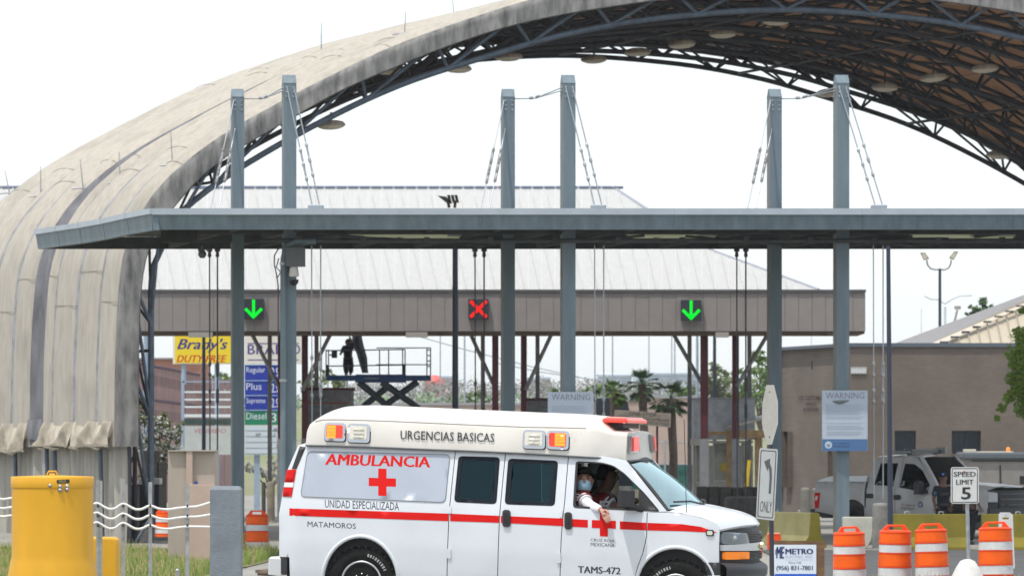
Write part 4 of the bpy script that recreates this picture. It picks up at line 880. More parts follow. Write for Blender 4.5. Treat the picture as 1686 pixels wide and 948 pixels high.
k = len(hvs); b = hd0+pd*.03-lat*.034; hvs += [b, b-lat*.014+pd*.035+V3((0, -.008, 0)), b-lat*.010+pd*.066+V3((0, -.004, -.006))]; hes += [(1,k),(k,k+1),(k+1,k+2)]; hrs += [.014,.0115,.0085]
skinmesh('hand', mat('skin_hand', (.46,.25,.19), .55), pas, hvs, hes, hrs, 2, 0)
# face: mask, eyes, ears, nose, hair
fd = V3((.25, -.97, 0)).normalized(); rt = V3((.97, .25, 0))
def facepart(c, fd, rt, par, mskin, mask, hairlen, cap=None):
    H = Matrix((rt.to_4d(), fd.to_4d(), V3((0,0,1)).to_4d(), V3((0,0,0)).to_4d())).transposed(); H = Matrix.Translation(c) @ Matrix(((rt.x, fd.x, 0, 0), (rt.y, fd.y, 0, 0), (0, 0, 1, 0), (0, 0, 0, 1))) @ Matrix.Diagonal((1.06, 1.10, 1.04, 1))
    mb = MB()
    for s_ in (-1, 1): mb.ball(H @ V3((s_*.034, .082, .012)), .012, 8)
    mb.build('eyes', mat('eye_dark', (.05,.04,.035), .2), par, world=False)
    mb = MB()
    for s_ in (-1, 1): mb.path([H @ V3((s_*.018, .094, .036)), H @ V3((s_*.036, .092, .042)), H @ V3((s_*.052, .078, .034))], .006, 5)
    mb.build('eyebrows', M_hair, par, world=False)
    mb = MB()
    for s_ in (-1, 1): mb.ball(H @ V3((s_*.090, .0, -.01)), .019, 8, (.7, 1, 1.3))
    mb.path([H @ V3((0, .088, .02)), H @ V3((0, .104, -.012)), H @ V3((0, .108, -.026)), H @ V3((0, .09, -.036))], .012, 6, radii=[.007, .011, .014, .006])
    mb.build('nose_and_ears', mskin, par, world=False)
    if mask:
        mb = MB(); mb.grid(12, 10, lambda u, v: H @ V3((.078*math.sin((u-.5)*2.2), .088*math.cos((u-.5)*2.2)+.026*math.sin(v*math.pi)*math.cos((u-.5)*2.4), -.005-.098*v+(.0)))); mb.build('face_mask', M_mask, par, world=False)
        mb = MB()
        for s_ in (-1, 1):
            for z_ in (-.015, -.085): mb.path([H @ V3((s_*.070, .045, z_)), H @ V3((s_*.092, .01, -.03))], .002, 4)
        mb.build('mask_strap', M_jw, par, world=False)
    mb = MB()
    def hr(u, v):
        a = u*2*math.pi; th = v*math.radians(118); r = .108+.006*mnoise.noise(V3((a*3, v*8, 1)))
        fr = math.cos(a-math.pi/2)
        if fr > .2: th = min(th, math.radians(58+22*(1-fr)))
        return H @ V3((r*.93*math.sin(th)*math.cos(a), r*math.sin(th)*math.sin(a)-.008, .012+r*1.12*math.cos(th)))
    mb.grid(24, 12, hr); mb.build('hair' if cap is None else 'cap', M_hair if cap is None else cap, par, world=False)
facepart(hdp, fd, rt, pas, M_skin1, True, 0)
mb = MB(); text(mb, 'E', lambda a, b: shn+V3((-.06+.06*a, -.105, -.02+.07*b))); mb.build('jersey_letter', M_jw, pas, world=False)
# driver
dw = .05; dh = L(1001, 783, dw)
drv = thing('person', 'driver in profile at the wheel wearing a maroon jersey with white sleeve stripes', 'person', VAN0); drv.rotation_euler = van.rotation_euler
nk, sh = dh+V3((-.03, 0, -.15)), dh+V3((-.05, 0, -.22)); hips = V3((dh.x-.13, dh.y+.02, .9)); shn = sh+V3((.0, -.24, -.05)); elb = L(1017, 836, dw+.30); han = elb+V3((.22, .05, .10)); shf = sh+V3((0, .24, -.05))
skinmesh('body', M_skin2, drv, [hips, hips+V3((0,0,.25)), sh, nk, dh+V3((.01,0,-.07)), dh, dh+V3((-.01,0,.07)), shn, elb, han, shf, shf+V3((.2,0,-.26)), shf+V3((.42,-.05,-.12)), hips+V3((.5,-.1,.06)), hips+V3((.6,-.1,-.35)), hips+V3((.5,.12,.06)), hips+V3((.6,.12,-.35))], es, [.17,.15,.12,.075,.092,.112,.09,.075,.055,.035,.075,.055,.035,.09,.06,.09,.06])
skinmesh('jersey', M_mar, drv, [hips+V3((0,0,-.03)), hips+V3((0,0,.25)), sh+V3((0,0,-.04)), shn, shn.lerp(elb, .65), shf, shf+V3((.12,0,-.16))], [(0,1),(1,2),(2,3),(3,4),(2,5),(5,6)], [.21,.19,.15,.125,.122,.12,.10])
for f in (.44, .66):
    mb = MB(); a = shn.lerp(elb, f); q = (elb-shn).normalized().to_track_quat('Z', 'Y').to_matrix().to_4x4(); mb.lathe([(.080, -.011), (.093, 0), (.080, .011)], (0,0,0), 18, Matrix.Translation(a) @ q); mb.build('sleeve_stripe', M_jw, drv, world=False)
mb = MB(); c = shn+V3((.02, -.128, -.03)); text(mb, 'E', lambda a, b: c+V3((.02+.10*a, .0, -.06+.10*b)), weight=.02); mb.build('sleeve_letter', M_jw, drv, world=False)
mb = MB(); c = sh.lerp(hips, .3)+V3((.13, -.12, .0)); mb.cbox(c, (.08, .12, .18), .3, .02); mb.build('shirt_front', mat('jersey_pale', (.5,.5,.56), .8), drv, world=False)
facepart(dh, V3((1, 0, 0)), V3((0, -1, 0)), drv, M_skin2, False, 0)
# ------------------------------------------------------------------ white pickup truck behind the barriers
TY = math.radians(40); TR = Matrix.Rotation(-TY, 3, 'Z')
TW = lambda x, z: interp([(.3,.97),(.7,1.0),(1.15,.99),(1.30,.95),(1.60,.84),(1.95,.70)], z)
_z = .24; T0 = P(1390, 745+(2.3-_z)*66, 8000/66) - TR @ V3((0, -1.0, 0)); T0.z = zg(T0.x, T0.y)
TF = Frame(TR, T0, TW)
truck = thing('pickup_truck', 'white crew cab pickup truck with a roof light bar parked behind the yellow barriers', 'pickup truck', T0); truck.rotation_euler = (0, 0, -TY)
M_tw = mat('truck_white', (.42,.41,.405), .35, var=.04, coat=.4); M_tg = glass('truck_glass', (.10,.13,.15), .04, .04); M_tb = mat('truck_black', (.012,.012,.014), .5)
def tp(name, m, pts, off=0.0, th=.03, holes=(), par=None, st=.14, both=False):
    mb = MB(); panel(mb, TF.poly(pts), lambda x, z, o: TF.skin(x, z, off+o), [TF.poly(h) for h in holes], st, th, both); return mb.build(name, m, par or truck, world=False)
wr, wf = TF.side(1390, 850), TF.side(1583, 868); TZ = .40
g1 = [(1450,762),(1479,762),(1471,799.5),(1439,798)]; g2 = [(1490,762.5),(1506,763.5),(1519,774),(1531,797),(1527,811),(1481,802)]
def tarcpx(cx, r=.50):
    return [(cx+r*math.cos(math.radians(a)), TZ+.02+r*math.sin(math.radians(a))) for a in range(0, 181, 12)]
def tpan(name, m, poly, off=0, th=.03, holes=(), flip=1):
    mb = MB(); panel(mb, poly, lambda x, z, o: (lambda q: V3((q.x, q.y*flip, q.z)))(TF.skin(x, z, off+o)), holes, .14, th, True); return mb.build(name, m, truck, world=False)
xr_, xc_, xd_, xe_, xf_ = TF.side(1343, 820)[0], TF.side(1424, 830)[0], TF.side(1473, 830)[0], TF.side(1541, 830)[0], TF.side(1625, 830)[0]
zbd = TF.side(1400, 793)[1]; zlo = .50
wrx, wfx = xr_+1.12, xf_-.90
bed = [(xr_+.02, .62), (wrx-.52, .52)]+tarcpx(wrx)[::-1]+[(wrx+.52, zlo), (xc_-.02, zlo), (xc_-.02, zbd), (xr_+.0, zbd+.02), (xr_-.03, 1.2)]
cab1 = [(xc_+.01, zlo), (xd_, zlo)]+TF.poly([(1473,803),(1480,801),(1487,752),(1450,753),(1441,757),(1429,795)])
cab2 = [(xd_+.02, zlo), (xe_-.02, zlo)]+TF.poly([(1541,797),(1522,765),(1509,752.5),(1488,752),(1481,801),(1474,803)])
zf = TF.side(1560, 800)[1]; znose = zf-.10
fen = [(xe_, zlo), (wfx-.5, zlo)]+tarcpx(wfx)[::-1]+[(wfx+.52, .55), (xf_, .6), (xf_, znose), (xe_+.5, zf+.0), (xe_-.02, TF.side(1542,797)[1])]
for fl in (1, -1):
    tpan('bed_side', M_tw, bed, flip=fl)
    tpan('rear_door', M_tw, cab1, holes=[TF.poly(g1)], flip=fl); tpan('front_door', M_tw, cab2, holes=[TF.poly(g2)], flip=fl); tpan('front_fender', M_tw, fen, flip=fl)
    for g in (g1, g2): tpan('side_window', M_tg, TF.poly(g), off=-.012, th=.004, flip=fl)
mb = MB(); mb.box(xr_+.1, -.9, .45, xf_-.15, .9, .75); mb.box(xr_+.1, -.93, .5, xc_, .93, 1.1); mb.box(xe_+.1, -.9, .7, xf_-.25, .9, znose-.08); mb.build('chassis', M_tb, truck, world=False)
mb = MB(); zt_ = zbd+.01
mb.add([(xr_, -.97, zt_), (xc_, -.97, zt_), (xc_, .97, zt_), (xr_, .97, zt_), (xr_+.12, -.88, zt_+.06), (xr_+.35, -.86, zt_+.13), (xc_-.03, -.86, zt_+.13), (xc_-.03, .86, zt_+.13), (xr_+.35, .86, zt_+.13), (xr_+.12, .88, zt_+.06)], [(0,1,6,5,4),(4,5,8,9),(5,6,7,8),(1,2,7,6),(2,3,9,8,7),(3,0,4,9)]); mb.build('bed_cover', mat('cover_white', (.70,.72,.74), .4), truck, world=False)
zr_ = TF.side(1500, 751)[1]; xra, xrb = TF.side(1446, 755, .7)[0], TF.side(1516, 756, .7)[0]
mb = MB(); mb.grid(8, 8, lambda u, v: V3((xra+(xrb+.18-xra)*u-.05*(2*v-1)**2, (2*v-1)*.73, zr_-.02+.05*(1-(2*v-1)**2)+.035*math.sin(u*math.pi)))); mb.build('roof', M_tw, truck, world=False)
def tws(u, v): y = 2*u-1; return V3((xe_+.0+.42*(1-y*y)*(1-.5*v)-(xe_+.0-xrb-.02)*v, y*(.93-.21*v), zf+.0+(zr_-zf-.01)*v+.03*math.sin(v*3.1)))
mb = MB(); mb.grid(12, 6, tws); mb.build('windscreen', mat('dark_windscreen', (.010,.010,.009), .6, spec=.06), truck, world=False)
for u in (0, 1):
    mb = MB(); mb.path([tws(u, v/6) for v in range(7)], .05, 6); mb.build('windscreen_pillar', M_tw, truck, world=False)
mb = MB(); mb.grid(12, 8, lambda u, v: (lambda y: V3((xe_+.25+(xf_-.06+.20*(1-y*y)-xe_-.25)*v, y*.97, zf+(znose-zf)*v**1.5+.07*(1-abs(y)**3)+(.03 if abs(abs(y)-.55) < .12 else 0))))(2*u-1)); mb.build('hood', M_tw, truck, world=False)
fr = lambda y, o=0: xf_-.02+.17*(1-y*y)+o
def fpan(name, m, pts, off, th=.04): mb = MB(); panel(mb, pts, lambda y, z, o: V3((fr(y, off+o), y, z)), step=.12, thick=th); return mb.build(name, m, truck, world=False)
fpan('grille', M_tb, [(-.62,.72),(.62,.72),(.66,znose-.04),(-.66,znose-.04)], .02); fpan('front_panel', M_tb, [(-.97,.6),(.97,.6),(.97,znose),(-.97,znose)], 0)
fpan('bumper', mat('bumper_dark', (.03,.03,.035), .5), [(-.99,.48),(.99,.48),(.99,.72),(-.99,.72)], .10, .1)
for s_ in (-1, 1):
    fpan('headlight', mat('head_glass', (.35,.37,.40), .15, metal=.4), sorted([(s_*.68,.88),(s_*.97,.88),(s_*.97,znose-.03),(s_*.68,znose-.06)], key=lambda p: math.atan2(p[1]-1, p[0]-s_*.8)), .03)
for k in range(3): fpan('grille_bar', mat('grille_edge', (.05,.055,.07), .4), [(-.6,.80+.13*k),(.6,.80+.13*k),(.6,.83+.13*k),(-.6,.83+.13*k)], .05, .03)
tl = TF.poly([(1341.5,811),(1350.5,810),(1348,836),(1342,836)]); mb = MB(); panel(mb, tl, lambda x, z, o: TF.skin(x, z, .012+o), step=.08, thick=.03); o = mb.build('tail_lamp', M_red, truck, world=False)
mb = MB(); panel(mb, TF.poly([(1343.5,817),(1347,815),(1346,822),(1343,824)]), lambda x, z, o: TF.skin(x, z, .02+o), step=.08, thick=.02); mb.build('reverse_lens', mat('lamp_white', (.7,.68,.66), .3), o, world=False)
mb = MB(); mb.box(xr_-.05, -.95, zlo+.1, xr_, .95, zbd); mb.build('tailgate', M_tw, truck, world=False)
mb = MB(); mb.cbox((xr_-.12, 0, .58), (.2, 1.9, .2), 0, .03); mb.build('rear_bumper', M_tb, truck, world=False)
for x0, y0, x1, y1 in ((1427,812,1438,819.5),(1472,814,1483,822)):
    mb = MB(); panel(mb, TF.poly(rrect(x0, y0, x1, y1, 2)), lambda x, z, o: TF.skin(x, z, .03+o), step=.06, thick=.03); mb.build('door_handle', M_tb, truck, world=False)
m_ = TF.side(1513, 802, 1.2); mb = MB(); mb.cbox((m_[0], -1.2, m_[1]), (.16, .34, .34), 0, .06); mb.tube((m_[0]+.05, -1.1, m_[1]-.1), (m_[0]+.1, -.95, m_[1]-.12), .05, 6); mb.build('side_mirror', M_tb, truck, world=False)
mb = MB(); mb.cbox((m_[0], 1.2, m_[1]), (.16, .30, .30), 0, .06); mb.build('side_mirror', M_tb, truck, world=False)
bx_ = (xra+xrb)/2+.2; mb = MB(); mb.cbox((bx_, 0, zr_+.13), (.26, 1.30, .10), 0, .03); mb.cbox((bx_, -.55, zr_+.06), (.12, .06, .1)); mb.cbox((bx_, .55, zr_+.06), (.12, .06, .1)); lb = mb.build('light_bar', mat('bar_dark', (.06,.07,.075), .3), truck, world=False)
mb = MB(); mb.cbox((bx_-.45, 0, zr_+.11), (.05, 1.35, .05)); mb.cbox((bx_-.2, -.68, zr_+.11), (.6, .05, .05)); mb.cbox((bx_+.1, .68, zr_+.15), (.3, .1, .16)); mb.build('roof_rack', mat('rack_grey', (.22,.24,.24), .5), truck, world=False)
for wx in (wrx, wfx):
    for s_ in (-1, 1):
        M = Matrix.Translation((wx, 0, TZ)) @ Matrix.Rotation(math.radians(90*(1 if s_ < 0 else -1)), 4, 'X')
        wl = bpy.data.objects.new('wheel', None); COL.objects.link(wl); wl.parent = truck
        mb = MB(); mb.lathe([(.24,.70),(.38,.71),(.40,.76),(.40,.90),(.38,.96),(.26,.97),(.24,.93)], (0,0,0), 28, M); mb.build('tyre', M_rub, wl, world=False)
        mb = MB(); mb.lathe([(.25,.92),(.22,.88),(.08,.90),(.07,.95),(.001,.95)], (0,0,0), 20, M); mb.build('rim', mat('rim_steel', (.55,.56,.58), .35, metal=.75), wl, world=False)
c_ = TF.side(1515.5, 830); mb = MB(); n_ = 20
mb.add([TF.skin(c_[0]+.085*math.cos(6.283*k/n_), c_[1]+.085*math.sin(6.283*k/n_), .006) for k in range(n_)], [tuple(range(n_))]); em = mb.build('door_emblem', mat('emblem_navy', (.03,.05,.12), .5), truck, world=False)
mb = MB(); mb.path([TF.skin(c_[0]+.075*math.cos(6.283*k/n_), c_[1]+.075*math.sin(6.283*k/n_), .008) for k in range(n_+1)], .008, 4); mb.box(c_[0]-.03, -(TW(*c_)+.012), c_[1]-.04, c_[0]+.03, -(TW(*c_)+.007), c_[1]+.035); mb.build('emblem_ring', mat('emblem_grey', (.35,.38,.42), .5), em, world=False)
for nm_, c, sc in (('U.S. Customs and', [(1484,832),(1507,833),(1507,829),(1484,828)], M_mar), ('Border Protection', [(1484,837.5),(1507,838.5),(1507,834),(1484,833.2)], M_let)):
    mb = MB(); text(mb, nm_, lambda a, b: TF.skin(*TF.side(*bil(c, a, b)), .005)); mb.build('lettering', sc, truck, world=False)
# ------------------------------------------------------------------ second vehicle behind the truck
Y2 = 8000/61.0
bus = thing('utility_van', 'grey boxy utility van with a pale roof ridge and small orange beacon behind the pickup', 'van', P(1660, 880, Y2))
mb = MB(); a = P(1590, 860, Y2+2); b = P(1760, 752, Y2+4.2); mb.box(a.x, Y2+2, .35, b.x, Y2+4.1, b.z); mb.build('body', mat('van_grey', (.24,.225,.21), .5, var=.1), bus, bevel=.06)
mb = MB(); a = P(1586, 756, Y2+1.95); b = P(1764, 747, Y2+1.95); mb.box(a.x, Y2+1.9, a.z, b.x, Y2+4.2, b.z+.05); mb.build('roof', mat('roof_dark', (.10,.12,.14), .5), bus, bevel=.05)
mb = MB(); a = P(1588, 745, Y2+2.1); mb.box(a.x, Y2+2.1, a.z-.02, a.x+.32, Y2+2.6, a.z+.10); mb.box(a.x+.32, Y2+2.1, a.z-.04, a.x+1.35, Y2+2.5, a.z+.04); mb.build('roof_vent', mat('vent_cream', (.55,.52,.42), .6), bus, bevel=.02)
mb = MB(); mb.lathe([(.06,0),(.06,.09),(.03,.13),(.001,.135)], P(1660, 743.5, Y2+2.2), 12); mb.build('beacon', mat('beacon_amber', (.9,.25,.03), .3, emit=(1,.3,.05), estr=.3), bus)
mb = MB(); fbox(mb, 1646, 765, 1648, 800, Y2+1.97, .02); fbox(mb, 1600, 757.5, 1760, 759, Y2+1.96, .03); mb.build('door_seam', M_tb, bus)
mb = MB(); fbox(mb, 1680, 783, 1690, 797, Y2+1.2, .2); mb.build('side_mirror', M_tb, bus)
for x in (1610, 1735):
    mb = MB(); p = P(x, 745, Y2+2.1); mb.lathe([(.30,-.1),(.36,-.08),(.36,.08),(.30,.1)], (p.x, p.y, zg(p.x, p.y)+.36), 20, Matrix.Rotation(math.radians(90), 4, 'X')); mb.build('wheel', M_rub, bus)
# ------------------------------------------------------------------ two officers
def officer(label, hx, hy, s, facing, arms, capm, lean=0.0, vest=True, lean2=0):
    Y = 8000/s; h = P(hx, hy, Y); gz = zg(h.x, Y); H = h.z-gz; o = thing('person', label, 'person', (h.x+lean2, Y, gz)); k = H/1.68
    X = h.x; hd = V3((X, Y, h.z))
    B = lambda x, y, z: V3((X+x*k, Y+y*k, gz+z*k))
    hip = B(lean, 0, .95); vs = [hip, B(lean*.5, 0, 1.18), B(0, 0, 1.38), B(0, 0, 1.50), B(0, -.01, 1.58), hd, B(0, 0, 1.755)]
    es_ = [(0,1),(1,2),(2,3),(3,4),(4,5),(5,6)]; rs_ = [.155,.14,.13,.07,.088,.108,.088]
    for sd, (ex, ey, ez, hx_, hy_, hz_) in zip((-1, 1), arms):
        i = len(vs); vs += [B(sd*.19, 0, 1.40), B(sd*.19+ex, ey, 1.40+ez), B(sd*.19+hx_, hy_, 1.40+hz_)]; es_ += [(2, i), (i, i+1), (i+1, i+2)]; rs_ += [.068, .048, .032]
    for sd in (-1, 1):
        i = len(vs); vs += [B(lean+sd*.10, 0, .82), B(lean*.6+sd*.12, -.02, .48), B(sd*.13, .02, .10), B(sd*.15, -.13, .045)]; es_ += [(0, i), (i, i+1), (i+1, i+2), (i+2, i+3)]; rs_ += [.09, .062, .042, .04]
    skinmesh('body', mat('skin_arm', (.13,.065,.045), .6), o, [v-V3(o.location) for v in vs], es_, [r*k for r in rs_])
    L_ = V3(o.location)
    navy = mat('uniform_navy', (.005,.007,.013), .85, var=.2, scale=14)
    sv = [vs[0]+V3((0,0,-.14)), vs[0]+V3((0,0,.05)), vs[1], vs[2], vs[7], vs[7].lerp(vs[8], .8), vs[10], vs[10].lerp(vs[11], .8)]
    skinmesh('shirt', navy, o, [v-L_ for v in sv], [(0,1),(1,2),(2,3),(3,4),(4,5),(3,6),(6,7)], [r*k for r in (.17,.185,.18,.17,.095,.080,.095,.080)])
    tv = [vs[0]+V3((0,0,-.02))]+vs[13:16]+vs[17:20]
    skinmesh('trousers', navy, o, [v-L_ for v in tv], [(0,1),(1,2),(2,3),(0,4),(4,5),(5,6)], [r*k for r in (.15,.12,.095,.075,.12,.095,.075)])
    if vest: skinmesh('vest', M_tb, o, [v-L_ for v in (vs[1]+V3((0,-.02,-.05)), vs[2]+V3((0,-.02,-.02)))], [(0,1)], [.205*k,.195*k], 2)
    mb = MB()
    for sd in (-1, 1): mb.cbox(B(sd*.15, -.10, .05), (.11*k, .29*k, .10*k), 0, .03)
    mb.build('boots', M_tb, o)
    for sd, i in ((-1, 9), (1, 12)):
        mb = MB(); w_ = vs[i]; dr = (vs[i]-vs[i-1]).normalized(); lt = dr.cross(V3((0, 1, 0))).normalized()
        for f in range(4): mb.path([w_+lt*(.024*(f-1.5)), w_+lt*(.026*(f-1.5))+dr*.06, w_+lt*(.024*(f-1.5))+dr*.10+V3((0,-.01,-.01))], .0095, 5)
        mb.path([w_-lt*.03, w_-lt*.05+dr*.04, w_-lt*.045+dr*.07], .011, 5)
        mb.build('fingers', mat('skin_arm', (.13,.065,.045), .6), o)
    f3 = V3((math.sin(facing), -math.cos(facing), 0)); r3 = V3((math.cos(facing), math.sin(facing), 0))
    facepart(hd-L_, f3, r3, o, MATS['skin_arm'], False, 0, cap=capm)
    mb = MB(); Hm = Matrix(((r3.x, f3.x, 0, hd.x), (r3.y, f3.y, 0, hd.y), (0, 0, 1, hd.z), (0, 0, 0, 1)))
    mb.grid(8, 3, lambda u, v: Hm @ V3((.085*math.sin((u-.5)*2.4), (.085+.075*v)*math.cos((u-.5)*1.6), .052-.018*v))); mb.build('cap_brim', capm, o)
    mb = MB(); mb.cbox(Hm @ V3((0, .112, .085)), (.05, .012, .035), facing); mb.build('cap_badge', mat('badge_blue', (.10,.25,.75), .4), o)
    return o, vs
off1, ov = officer('officer in a dark navy uniform and cap standing in front of the pickup door', 1553, 786, 68.6, -.12, ((-.07,0,-.28,-.02,-.06,-.52),(.06,0,-.28,.0,-.12,-.50)), mat('cap_navy', (.004,.006,.012), .9))
mb = MB(); mb.cbox(ov[8].lerp(ov[7], .55)+V3((0, -.075, 0)), (.08, .02, .09), 0, .01); mb.build('shoulder_patch', mat('patch_blue', (.04,.10,.16), .7), off1)
mb = MB(); c = ov[0]; mb.lathe([(.168, -.03), (.172, 0), (.168, .03)], c+V3((0, 0, .02)), 20); mb.build('belt', M_tb, off1)
off2, o2 = officer('person mostly hidden behind the speed limit sign, hands folded over dark clothes', 1590, 789, 69.6, .5, ((.05,-.12,-.26,.30,-.28,-.40),(.10,-.05,-.28,.18,-.22,-.47)), mat('cap_navy', (.004,.006,.012), .9), lean=.12, vest=False)
# ------------------------------------------------------------------ barriers, bollards, barrels
M_yc = mat('barrier_yellow', (.20,.165,.012), .85, col2=(.14,.12,.014), scale=1.5, bump=.2, bscale=15); M_kh = mat('barrier_khaki', (.27,.255,.12), .85, col2=(.22,.20,.085), scale=2, bump=.2, bscale=15)
M_bc = mat('barrier_concrete', (.50,.50,.44), .9, col2=(.40,.40,.34), scale=2.5, bump=.3, bscale=20); M_cb = mat('bollard_concrete', (.24,.23,.21), .9, col2=(.15,.145,.13), scale=4, bump=.4, bscale=25)
JP = [(-.30, 0), (.30, 0), (.30, .08), (.16, .30), (.11, .83), (-.11, .83), (-.16, .30), (-.30, .08)]
def jersey(name, label, end, ang, L_, mface, mend, group='concrete traffic barriers'):
    z = zg(end.x, end.y)-.02; o = thing(name, label, 'barrier', (end.x, end.y, z), group); o.rotation_euler = (0, 0, ang)
    mb = MB(); n = len(JP); vs = [V3((0, y, zz)) for y, zz in JP]+[V3((L_, y, zz)) for y, zz in JP]
    mb.add(vs, [(i, (i+1) % n, n+(i+1) % n, n+i) for i in range(n)]); mb.mi = 1; mb.add(vs, [tuple(range(n))[::-1], tuple(range(n, 2*n))])
    mb.build('block', [mface, mend], o, world=False, bevel=.012)
    for k in range(2):
        mb = MB(); mb.path([(L_*(.3+.4*k), -.03, .83), (L_*(.3+.4*k), -.03, .88), (L_*(.3+.4*k)+.1, -.03, .88), (L_*(.3+.4*k)+.1, -.03, .83)], .012, 5); mb.build('lifting_loop', M_galv, o, world=False)
    return o
Yb = S(72)
p = P(1604, 0, Yb); jersey('traffic_barrier', 'olive yellow concrete barrier in front of the pickup, left of the speed limit post gap', V3((p.x-.12, Yb, 0)), math.pi, 1.95, M_yc, M_yc)
p = P(1614, 0, Yb); jersey('traffic_barrier', 'olive yellow concrete barrier running off the right edge of the photo', V3((p.x+.03, Yb, 0)), 0, 2.6, M_yc, M_yc)
p = P(1342, 0, S(71)); jersey('traffic_barrier', 'faded khaki barrier with a yellow end behind the electrician board', V3((p.x, S(71), 0)), math.radians(112), 3.0, M_kh, M_yc)
cbar = thing('curved_barrier', 'pale grey concrete block with a curved lower corner behind the orange barrels', 'barrier', P(1415, 910, S(71.5)))
mb = MB(); pl = [(1388,850.5),(1437.5,850.5),(1437.5,872),(1435,888),(1429,899),(1420,908),(1412,913),(1388,914)]
mb.prism(pl, lambda x, y, w_: P(x, y, S(71.5))+V3((0, .35*w_, 0))); mb.build('block', M_bc, cbar, bevel=.02)
def bollard(label, x, ytop, s, wpx, m=None, cat='bollard'):
    Y = 8000/s; p = P(x, ytop, Y); z0 = zg(p.x, Y)-.05; r = wpx/2/s; o = thing('concrete_bollard', label, cat, (p.x, Y, z0), 'round concrete bollards')
    mb = MB(); h = p.z-z0; mb.lathe([(r*1.02, 0), (r, h*.3), (r*.99, h-.10), (r*.93, h-.04), (r*.7, h-.008), (.001, h)], (p.x, Y, z0), 24); mb.build('post', m or M_cb, o)
    mb = MB(); mb.lathe([(r*1.25, 0), (r*1.25, .09), (r*1.0, .11)], (p.x, Y, z0), 20); mb.build('footing', M_cb, o); return o
bollard('round grey concrete bollard beside the pale curved block and a thin pole', 1449.5, 827, 73, 27)
bollard('round concrete bollard at the foot of the brown brick building, larger of two', 1326, 802, 50, 16)
bollard('narrow concrete bollard at the brown brick building just left of the pickup tailgate', 1341, 803, 50, 9)
bollard('small concrete bollard on the lane left of the ambulance, right one of two', 446, 792, 50, 13, mat('bollard_tan', (.25,.22,.17), .9, var=.3)); bollard('small grey bollard on the lane left of the ambulance, left one of two', 434, 793, 49, 7, M_cb)
M_or = mat('barrel_orange', (.80,.072,.012), .5, spec=.2, var=.12, scale=3, wear=((.30,.05,.02), .62, .72, 5, (1,1,1))); M_wb = mat('barrel_white', (.66,.66,.65), .35, wear=((.25,.22,.20), .62, .74, 6, (1,1,.6)), var=.10, scale=6, bump=.1, bscale=200); M_ore = mat('barrel_band', (.90,.125,.008), .4, spec=.2, var=.12, scale=4, wear=((.35,.07,.02), .64, .76, 5, (1,1,.7)))
def barrel(label, x, ytop, ybot, wpx, s, group='orange traffic barrels'):
    Y = 8000/s; p = P(x, ybot, Y); h = (ybot-ytop)/s; r = wpx/2/s; o = thing('traffic_barrel', label, 'traffic barrel', (p.x, Y, p.z), group)
    lv = [0, .17, .28, .40, .51, .66, .77, .985]; nm = ['base', 'white_band', 'orange_band', 'white_band', 'orange_band', 'white_band', 'orange_top']
    nm = ['base_tier', 'white_band', 'orange_tier', 'white_band', 'orange_tier', 'white_band', 'top_tier']
    H = h*.93; bs = [(0, .23, 0), (.23, .375, 1), (.375, .63, 0), (.63, .765, 1), (.765, .98, 0)]
    tot = len(bs)
    for a, b, wt in bs:
        ra = r*(1.08-.10*a); rb = r*(1.08-.10*b); za, zb = a*H, b*H; mb = MB()
        if wt: mb.lathe([(ra*.985, za+.004), (rb*.985, zb-.004)], p, 32); mb.build('white_band', M_wb, o)
        else:
            mb.lathe([(ra*1.0, za), (ra*1.012, za+.012), (ra*.985, za+.03), (rb*.985, zb-.03), (rb*1.012, zb-.012), (rb*1.0, zb)], p, 32)
            if b > .9: mb.lathe([(rb, zb), (rb*.93, zb+.018), (rb*.80, zb+.024), (.001, zb+.024)], p, 32)
            t = mb.build('orange_tier', M_or, o)
            mb = MB(); mb.lathe([(ra*.992, za+.035), (rb*.992, zb-.035)], p, 32); mb.build('reflective_band', M_ore, t)
    mb = MB(); c = p+V3((0, 0, H+.005)); w2 = r*.80
    mb.path([c+V3((-w2, 0, -.02)), c+V3((-w2*.68, 0, h*.068)), c+V3((w2*.68, 0, h*.068)), c+V3((w2, 0, -.02))], .022, 6)
    mb.add([c+V3((-w2, -.03, 0)), c+V3((-w2*.72, -.03, h*.062)), c+V3((-w2*.55, -.03, h*.062)), c+V3((-w2*.5, -.03, 0)), c+V3((w2*.5, -.03, 0)), c+V3((w2*.55, -.03, h*.062)), c+V3((w2*.72, -.03, h*.062)), c+V3((w2, -.03, 0))], [(0,3,2,1),(4,7,6,5)])
    o.rotation_euler = (math.radians(random.uniform(-1.2, 1.2)), math.radians(random.uniform(-1.6, 1.6)), random.uniform(-.5, .5))
    mb.build('handle', M_or, o)
    mb = MB(); mb.lathe([(r*1.35, 0), (r*1.35, .05), (r*1.15, .09), (r*1.08, .09)], p, 24); mb.build('rubber_base', M_rub, o)
    return o
barrel('orange and white traffic barrel, leftmost of the right row, beside the electrician board', 1399.5, 868, 972, 53, 92)
barrel('orange and white traffic barrel second from left in the right row, under the round bollard', 1473, 865, 970, 53.5, 92.5)
barrel('orange and white traffic barrel just left of the speed limit post', 1535.5, 863, 970, 54, 93)
barrel('rightmost orange and white traffic barrel, in front of the white upright board', 1640, 860, 968, 55.5, 94)
barrel('scuffed orange and white traffic barrel standing alone on the lane left of the ambulance', 423.5, 841, 919, 37.5, 67.5)
barrel('orange and white barrel half hidden behind the beige cabinet and cable fence', 271, 838, 888, 30, 60)
bs_ = thing('orange_block', 'low orange traffic marker between the ambulance nose and the electrician board', 'traffic marker', P(1276, 905, S(80)))
